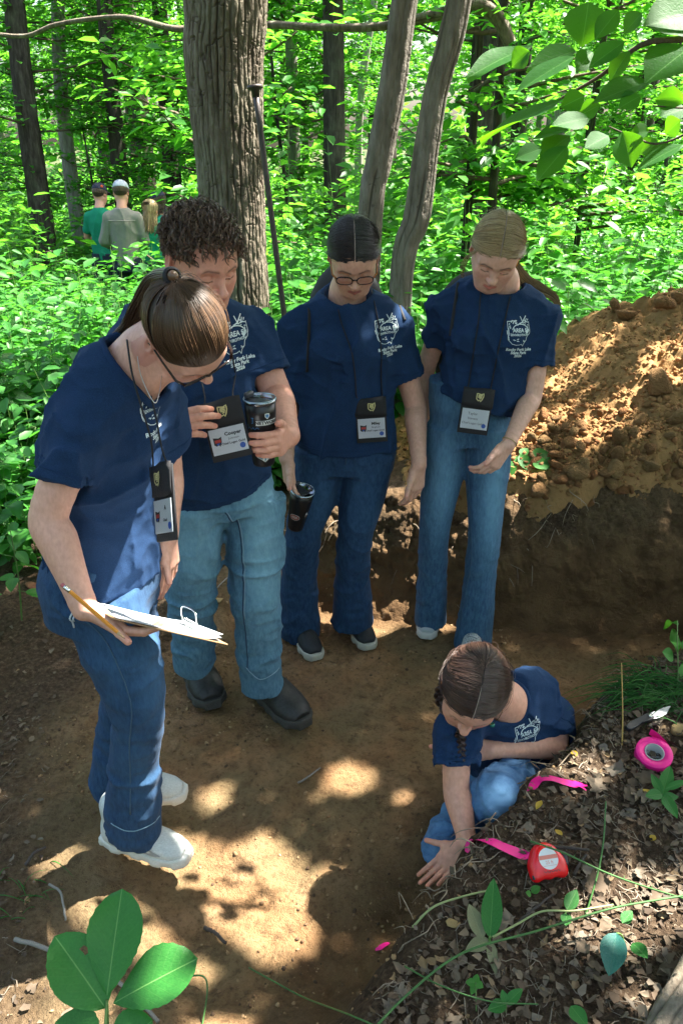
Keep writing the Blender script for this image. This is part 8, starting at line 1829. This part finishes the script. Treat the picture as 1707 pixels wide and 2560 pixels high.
    lp('leafy sprig at the far edge of the bank above the grass tuft', [((1672, 1690), (1645, 1680), 0.050, 0.06, 0.07, 'bl_herb'), ((1680, 1690), (1668, 1630), 0.034, 0.08, 0.14, 'bl_herb'), ((1676, 1640), (1645, 1622), 0.026, 0.12, 0.13, 'bl_herb'), ((1690, 1680), (1730, 1668), 0.040, 0.08, 0.10, 'bl_herb'), ((1690, 1735), (1720, 1700), 0.034, 0.05, 0.08, 'bl_herb')], [([(1690, 1740, 0.0), (1686, 1710, 0.05), (1678, 1670, 0.09), (1674, 1640, 0.13)], 0.0018)], None)
    lp('torn green leaves lying on the clods at the foot of the mound', [((1325, 1155), (1375, 1142), 0.060, 0.02, 0.03, 'bl_herb'), ((1290, 1155), (1266, 1185), 0.040, 0.02, 0.02, 'bl_herb'), ((1295, 1150), (1330, 1185), 0.045, 0.02, 0.02, 'bl_herb'), ((1290, 1180), (1225, 1215), 0.045, 0.02, 0.01, 'bl_herb'), ((1340, 1160), (1365, 1190), 0.05, 0.02, 0.01, 'bl_herb')], [], None) if False else None
    t = thing('leafy_sprig', 'torn green leafy sprig lying on the clods at the foot of the mound', 'plant', on_mound(1300, 1160))
    for (b, tip, w) in (((1325, 1155), (1378, 1145), 0.075), ((1292, 1152), (1268, 1186), 0.05), ((1296, 1148), (1328, 1186), 0.055), ((1290, 1182), (1225, 1216), 0.055), ((1332, 1162), (1372, 1180), 0.06), ((1300, 1150), (1318, 1128), 0.04)): bb, tt = on_mound(*b), on_mound(*tip); blade(bb + A([0, 0, 0.02]), tt + A([0, 0, 0.015]), toward(bb, 0.5), w, M['bl_herb'], t, shape=0.42, droop=0.05, nu=9, nv=5)
    # green briar canes
    for lab, pts, r in (('long green briar cane lying across the leaf litter to the mossy root', [(900, 2640, 0.02), (1010, 2530, 0.03), (1150, 2430, 0.05), (1330, 2380, 0.06), (1500, 2345, 0.08), (1600, 2335, 0.09), (1760, 2322, 0.10)], 0.0027),
                        ('thorny green briar cane arching in over the red tape measure', [(1318, 2152, 0.06), (1400, 2200, 0.075), (1500, 2250, 0.08), (1600, 2290, 0.085), (1760, 2345, 0.09)], 0.0024), ('short upright green briar shoot beside the arching cane', [(1462, 2292, 0.0), (1482, 2240, 0.06), (1491, 2190, 0.10), (1490, 2130, 0.15)], 0.0022),
                        ('pale cut stalk lying at the lip of the bank', [(1030, 2332, 0.01), (1080, 2296, 0.02), (1150, 2268, 0.025), (1236, 2240, 0.02)], 0.0027), ('pale curved stalk beside the mottled leaf', [(1228, 2366, 0.02), (1290, 2335, 0.03), (1350, 2312, 0.035), (1430, 2304, 0.03), (1526, 2290, 0.03)], 0.0025),
                        ('thin green briar tip running over the bare clay', [(624, 2436, 0.02), (680, 2475, 0.03), (760, 2520, 0.03), (870, 2560, 0.03), (960, 2600, 0.02)], 0.0022), ('bent green stalk next to the big-leaved seedling', [(470, 2462, 0.03), (512, 2470, 0.04), (521, 2500, 0.03), (505, 2570, 0.0)], 0.0024),
                        ('faint thin green vine crossing under the long cane', [(1010, 2440, 0.02), (1100, 2500, 0.03), (1220, 2535, 0.03), (1340, 2535, 0.02)], 0.0018)):
        q = [on_ground(*p) for p in pts]; t = thing('briar_cane', lab, 'vine', q[0]); C = spline(q, 40); MB().tube(C, np.linspace(r, r * 0.75, 40), 7).build('cane', M['cane_pale' if 'pale' in lab else 'cane_green'], t)
        if 'briar cane' in lab:
            b = MB()
            for i in range(3, 38, 3): tg = nrm(C[i + 1] - C[i]); sd = nrm(np.cross(tg, UPV)) * (1 if i % 2 else -1); b.tube([C[i], C[i] + sd * 0.008 + UPV * 0.004], [0.0012, 0.0002], 4)
            b.build('thorns', M['cane_green'], t, kind='stuff')
M['cane_green'] = simple('cane_green', (0.045, 0.13, 0.028), 0.5, var=0.3, scale=60)
M['cane_pale'] = simple('cane_pale', (0.25, 0.30, 0.12), 0.6, var=0.2, scale=60)
M['grass'] = mat_leaf('grass_blade', (0.015, 0.09, 0.015), (0.05, 0.19, 0.03), (0.06, 0.30, 0.02), 0.3)
def build_grass():
    for lab, c0, n, L, ar in (('tuft of long dark green grass arching over the folding knife', (1668, 1748), 230, (0.12, 0.25), 0.06), ('wisps of trampled green grass on the dark soil beside the seedling', (30, 2250), 26, (0.06, 0.13), 0.06)):
        c = on_ground(*c0); rg = np.random.default_rng(n); t = thing('grass_tuft', lab, 'grass', c); paths = []; u = np.linspace(0, 1, 7)
        for i in range(n):
            a = rg.uniform(0, 6.28) if n < 100 else rg.normal(3.0, 0.85); l = rg.uniform(*L); b = c + A([rg.normal() * ar, rg.normal() * ar * 0.7, 0]); b[2] = gz(b[0], b[1]) - 0.005; d = A([math.cos(a), 0.55 * math.sin(a), 0]); k = rg.uniform(0.45, 0.9)
            paths.append(b + d * (l * u * (0.5 + 0.5 * u))[:, None] + UPV * (l * (k * u - (0.25 + k * 0.75) * u ** 2.2))[:, None])
        v, f = strand_mesh(A(paths), rg.uniform(0.0010, 0.0018, n), sides=3, tip=0.1); obj('blades', mesh_from('blades', v, f), M['grass'], t, kind='stuff')
    t = thing('dry_stalk', 'single upright yellowed stalk at the edge of the grass tuft', 'stalk', on_ground(1553, 1868)); stem([on_ground(1553, 1868), on_ground(1548, 1820, 0.05), on_ground(1540, 1728, 0.10)], [0.0022, 0.0014], t, M['stalk_yellow'])
M['stalk_yellow'] = simple('stalk_yellow', (0.36, 0.24, 0.06), 0.7, var=0.3, scale=60)
M['stone_ochre'] = simple('stone_ochre', (0.30, 0.21, 0.085), 0.85, var=0.35, scale=45, bump=0.5)
M['stone_rust'] = simple('stone_rust', (0.20, 0.085, 0.04), 0.85, var=0.4, scale=60, bump=0.5)
def build_stones_sticks():
    for lab, px, s, m, sd in (('ochre stone beside the blade of the folding knife', (1690, 1838), 0.036, 'stone_ochre', 5), ('small rusty brown stone touching the pink tape roll', (1672, 1888), 0.022, 'stone_rust', 6), ('ochre lump lying on the litter near the pale stalks', (1130, 2318), 0.018, 'stone_ochre', 8), ('small brown lump at the edge of the herbs', (78, 1470), 0.030, 'stone_rust', 9), ('brown lump on the trampled soil between the boots of the curly-haired person and the clipboard', (545, 1510), 0.030, 'stone_ochre', 11)):
        c = on_ground(*px); v, f = clod_mesh(sd, 3); v = v * s * A([1, 1, 0.9]) + c + A([0, 0, s * 0.25]); o = obj('stone', mesh_from('stone', v, f), M[m]); tag(o, lab, 'stone', 'stones and lumps on the ground')
    for lab, pts, r, m in (('straight grey stick passing under the big-leaved seedling', [(42, 2363, 0.01), (120, 2385, 0.015), (245, 2440, 0.02), (310, 2480, 0.02), (400, 2570, 0.02)], 0.0058, 'stick_grey'), ('short crooked grey twig on the dark soil above the seedling', [(126, 2222, 0.01), (155, 2250, 0.02), (162, 2275, 0.015), (168, 2312, 0.005)], 0.0035, 'stick_grey'),
                           ('dark straight stick behind the red tape measure', [(1362, 2132, 0.012), (1415, 2131, 0.014), (1470, 2136, 0.012)], 0.0042, 'stick_dark'), ('short dark stick next to the belt clip of the tape measure', [(1432, 2196, 0.008), (1448, 2172, 0.012), (1464, 2146, 0.01)], 0.0040, 'stick_dark'), ('forked brown twig in front of the red tape measure', [(1270, 2342, 0.008), (1330, 2295, 0.015), (1380, 2252, 0.012)], 0.0034, 'stick_dark'),
                           ('short broken stick on the clay with a split end', [(512, 2330, 0.008), (540, 2350, 0.01), (566, 2372, 0.008)], 0.0055, 'stick_dark'), ('slim pale stick lying on the clay far from the edges', [(745, 1962, 0.006), (775, 1945, 0.008), (800, 1925, 0.006)], 0.0035, 'stick_grey'), ('curved root lying on the dark soil by the sneakers', [(68, 2172, 0.01), (90, 2150, 0.02), (118, 2132, 0.02)], 0.005, 'stick_dark'),
                           ('pale root lying along the rim of the pit wall', [(1520, 1245, 0.01), (1560, 1240, 0.015), (1600, 1238, 0.012), (1650, 1215, 0.01)], 0.007, 'stick_grey'), ('dry bent stem on the soil beside the rubber boots', [(520, 1500, 0.006), (555, 1470, 0.02), (575, 1450, 0.01)], 0.003, 'stick_grey')):
        q = [on_ground(*p) for p in pts]; t = thing('stick', lab, 'stick', q[0], 'sticks lying on the ground'); MB().tube(spline(q, 18) + RNG.normal(0, r * 0.15, (18, 3)), np.linspace(r, r * 0.75, 18), 8).build('stick_wood', M[m], t)
    # old root at the corner of the bank
    t = thing('mossy_root', 'thick cracked tree root with pale bark and moss breaking out of the bank', 'root', on_ground(1690, 2480)); q = [on_ground(1860, 2370, 0.02), on_ground(1770, 2450, 0.03), on_ground(1705, 2550, 0.02), on_ground(1640, 2650, -0.02), on_ground(1580, 2750, -0.06)]
    v, f, h = trunk_mesh(q, [0.055, 0.052, 0.045, 0.036, 0.025], 90, 150, 0.012, 9.0, lobes=0.08, strip=A([1.1, 1.1, 3.0])); me = mesh_from('root', v, f); vcol(me, 'height', h); obj('root', me, M['bark_root'], t)
M['stick_grey'] = simple('stick_grey', (0.24, 0.22, 0.19), 0.85, var=0.3, scale=90, bump=0.4)
M['stick_dark'] = simple('stick_dark', (0.060, 0.048, 0.040), 0.85, var=0.4, scale=90, bump=0.4)
M['bark_root'] = mat_bark('bark_root', (0.080, 0.062, 0.045), (0.18, 0.15, 0.115), (0.28, 0.24, 0.19), 0.9)

t_ = NT('dead_leaf'); _r = t_.n('NewGeometry').outputs['Random Per Island']
M['dead_leaf'] = t_.surf(t_.n('BsdfPrincipled', {'Base Color': t_.mix(t_.noise(60, 3).outputs[0], t_.ramp(_r, [(0, (0.050, 0.032, 0.020)), (0.35, (0.115, 0.080, 0.050)), (0.65, (0.19, 0.145, 0.098)), (0.85, (0.235, 0.20, 0.155)), (1.0, (0.30, 0.20, 0.09))]).outputs[0], (0.07, 0.05, 0.034)), 'Roughness': 0.8, 'Specular IOR Level': 0.25}))
t_ = NT('dead_leaf_big'); _r = t_.n('ObjectInfo').outputs['Random']
M['dead_leaf_big'] = t_.surf(t_.n('BsdfPrincipled', {'Base Color': t_.mix(t_.noise(45, 4).outputs[0], t_.ramp(_r, [(0, (0.070, 0.046, 0.028)), (0.4, (0.15, 0.105, 0.065)), (0.7, (0.22, 0.175, 0.125)), (1.0, (0.27, 0.235, 0.19))]).outputs[0], (0.085, 0.062, 0.042)), 'Roughness': 0.75, 'Specular IOR Level': 0.3}))
def litter_mask(x, y):
    """density of litter 0..1: on the bank and the dark soil, not on the clay"""
    sd = pit_sd(x, y) + 0.05 * fbm(xyz(x, y) * 5, 3); soft = np.maximum(1 - sstep(-0.35, 0.02, x), 1 - sstep(0.75, 1.15, y)); return np.where(soft > 0.5, sstep(-0.05, 0.25, sd), sstep(-0.03, 0.05, sd))
def slope_n(x, y, e=0.02):
    hx = (ground_h(x + e, y, False) - ground_h(x - e, y, False)) / (2 * e); hy = (ground_h(x, y + e, False) - ground_h(x, y - e, False)) / (2 * e); n = np.stack([-hx, -hy, np.ones_like(x)], 1); return n / np.linalg.norm(n, axis=1, keepdims=True)
def build_litter():
    rg = np.random.default_rng(5); x = np.concatenate([rg.uniform(-0.1, 1.7, 21000), rg.uniform(-1.7, 0.1, 12000), rg.uniform(-1.6, -0.5, 1200)]); y = np.concatenate([rg.uniform(0.45, 2.6, 21000), rg.uniform(0.5, 2.2, 12000), rg.uniform(2.0, 3.4, 1200)])
    m = rg.random(len(x)) < litter_mask(x, y) * np.where(x < -0.1, 0.55, 1.0); x, y = x[m], y[m]; n = len(x); z = ground_h(x, y); L = 0.005 + 0.025 * rg.random(n) ** 2.0
    nn = slope_n(x, y) + rg.normal(0, 0.28, (n, 3)); v, f = leaf_cloud(np.stack([x, y, z + 0.003 + 0.006 * rg.random(n)], 1), rand_dirs(rg, n, 0.03, 0.12), nn, L, L * rg.uniform(0.4, 0.8, n), fold=0.25, droop=-0.12); v = v + (rg.normal(0, 1, (n, 6, 3)) * (L * 0.09)[:, None, None]).reshape(-1, 3)
    o = obj('leaf_litter', mesh_from('leaf_litter', v, f, smooth=False), M['dead_leaf'], kind='stuff'); tag(o, 'brown and grey shredded dead leaves covering the bank and the dark soil', 'leaf litter')
    # fibres, rootlets and needles
    n = 4600; x = np.concatenate([rg.uniform(-0.1, 1.6, 3700), rg.uniform(-1.6, 0.0, 900)]); y = np.concatenate([rg.uniform(0.5, 2.5, 3700), rg.uniform(0.5, 2.3, 900)]); m = rg.random(n) < litter_mask(x, y); x, y = x[m], y[m]; n = len(x); a = rg.random(n) * 6.28; l = 0.015 + 0.06 * rg.random(n) ** 2; u = np.linspace(-0.5, 0.5, 5)
    cx = x[:, None] + np.cos(a)[:, None] * l[:, None] * u; cy = y[:, None] + np.sin(a)[:, None] * l[:, None] * u + rg.normal(0, 0.004, (n, 5)); cz = ground_h(cx, cy) + 0.004 + 0.008 * rg.random((n, 5)); v, f = strand_mesh(np.stack([cx, cy, cz], 2), rg.uniform(0.0006, 0.0016, n))
    o = obj('twig_litter', mesh_from('twig_litter', v, f), M['twig_litter'], kind='stuff'); tag(o, 'fine twigs and fibres strewn among the dead leaves', 'twig litter')
    # the larger dead leaves one by one, as pieces of the ground
    base = []
    for k in range(6):
        me_o = blade(A([0, 0, 0]), A([1.0, 0, 0.0]), UPV, 0.62 + 0.1 * (k % 3), M['dead_leaf_big'], None, name='dead_leaf', shape=0.5, fold=0.18 * (1 - 0.5 * (k % 2)), droop=0.10 * (k - 2), curl=0.15 * (k - 3), wav=0.05, nu=9, nv=5); vv = A([q.co[:] for q in me_o.data.vertices]); vv[:, 1] *= 1 + 0.55 * np.sin(vv[:, 0] * 19 + k * 2) * (0.4 + 0.6 * (k % 2)); vv += rg.normal(0, 0.035, vv.shape); me_o.data.vertices.foreach_set('co', vv.ravel().astype(np.float32)); base.append(me_o.data); bpy.data.objects.remove(me_o)
    n = 0
    while n < 270:
        x, y = (rg.uniform(0.0, 1.4), rg.uniform(0.55, 2.2)) if n < 210 else (rg.uniform(-1.1, -0.1), rg.uniform(0.55, 1.5))
        if litter_mask(A([x]), A([y]))[0] < 0.6: continue
        o = bpy.data.objects.new('dead_leaf', base[n % 6]); COL.objects.link(o); o.parent = GROUND; s = rg.uniform(0.020, 0.062); o.scale = (s, s, s); q = Vector(slope_n(A([x]), A([y]))[0]).to_track_quat('Z', 'Y') @ Euler((rg.normal() * 0.22, rg.normal() * 0.22, rg.random() * 6.28)).to_quaternion(); o.rotation_mode = 'QUATERNION'; o.rotation_quaternion = q; o.location = (x, y, gz(x, y) + 0.008); n += 1
    for (px, py, tx, ty) in ((1338, 2035, 1350, 2015), (1590, 1985, 1640, 1998), (1385, 2085, 1402, 2102), (1622, 2120, 1632, 2100), (262, 2430, 90, 2510), (1440, 1905, 1425, 1890)):
        b = on_ground(px, py, 0.012); blade(b, on_ground(tx, ty, 0.016) if abs(tx - px) < 90 else b + A([0.02, 0.01, 0.004]), UPV, 0.016, M['leaf_yellow'], GROUND, name='yellow_leaf', nu=7, nv=5, curl=0.1)
M['twig_litter'] = simple('twig_litter', (0.19, 0.155, 0.115), 0.9, var=0.5, scale=20)
M['rootlet'] = simple('rootlet', (0.30, 0.235, 0.165), 0.85, var=0.3, scale=40)
def build_roots():
    rg = np.random.default_rng(6); paths, rad = [], []; edge = []
    seg = [(PIT[i], PIT[i + 1], 1.0) for i in range(1, 6)] + [(PIT[i], PIT[i + 1], 1.3) for i in range(9, 15)]
    for a, b, w in seg:
        for k in range(int(14 * w)):
            q = lerp(a, b, rg.random()); c = nrm(np.append(PIT.mean(0) - q, 0)); o = A([q[0], q[1], 0]) - c * 0.02 + c * rg.uniform(0, 0.10); o[2] = gz(o[0], o[1]) + 0.004; l = rg.uniform(0.03, 0.14); u = np.linspace(0, 1, 8)[:, None]; sd = np.cross(c, UPV) * rg.normal() * 0.7
            p = o + (c * 0.55 + sd + UPV * rg.uniform(-0.2, 0.5)) * l * u - UPV * l * 1.1 * u ** 2 * rg.uniform(0.4, 1.2) + 0.10 * l * np.sin(u * rg.uniform(3, 9) + rg.random() * 6) * rg.normal(size=3)
            h = ground_h(p[:, 0], p[:, 1]); p[:, 2] = np.maximum(p[:, 2], h + 0.002); paths.append(p); rad.append(rg.uniform(0.0006, 0.0022))
    v, f = strand_mesh(A(paths), A(rad), sides=4); o = obj('rootlets', mesh_from('rootlets', v, f), M['rootlet'], kind='stuff'); tag(o, 'pale torn rootlets sticking out of the pit edges', 'roots')

# ================================================================ ASSEMBLY
Q = dict(mid=person_middle(), blonde=person_blonde(), boy=person_boy(), clip=person_clipboard(), kneel=person_kneeling())
build_far_group()
build_tumblers(); build_clipboard(); build_ground_things(); build_bar(); build_badges(Q); build_packs(Q)
build_fg_plant(); build_branch(); build_near_herbs(); build_bank_plants(); build_grass(); build_stones_sticks(); build_litter(); build_roots()
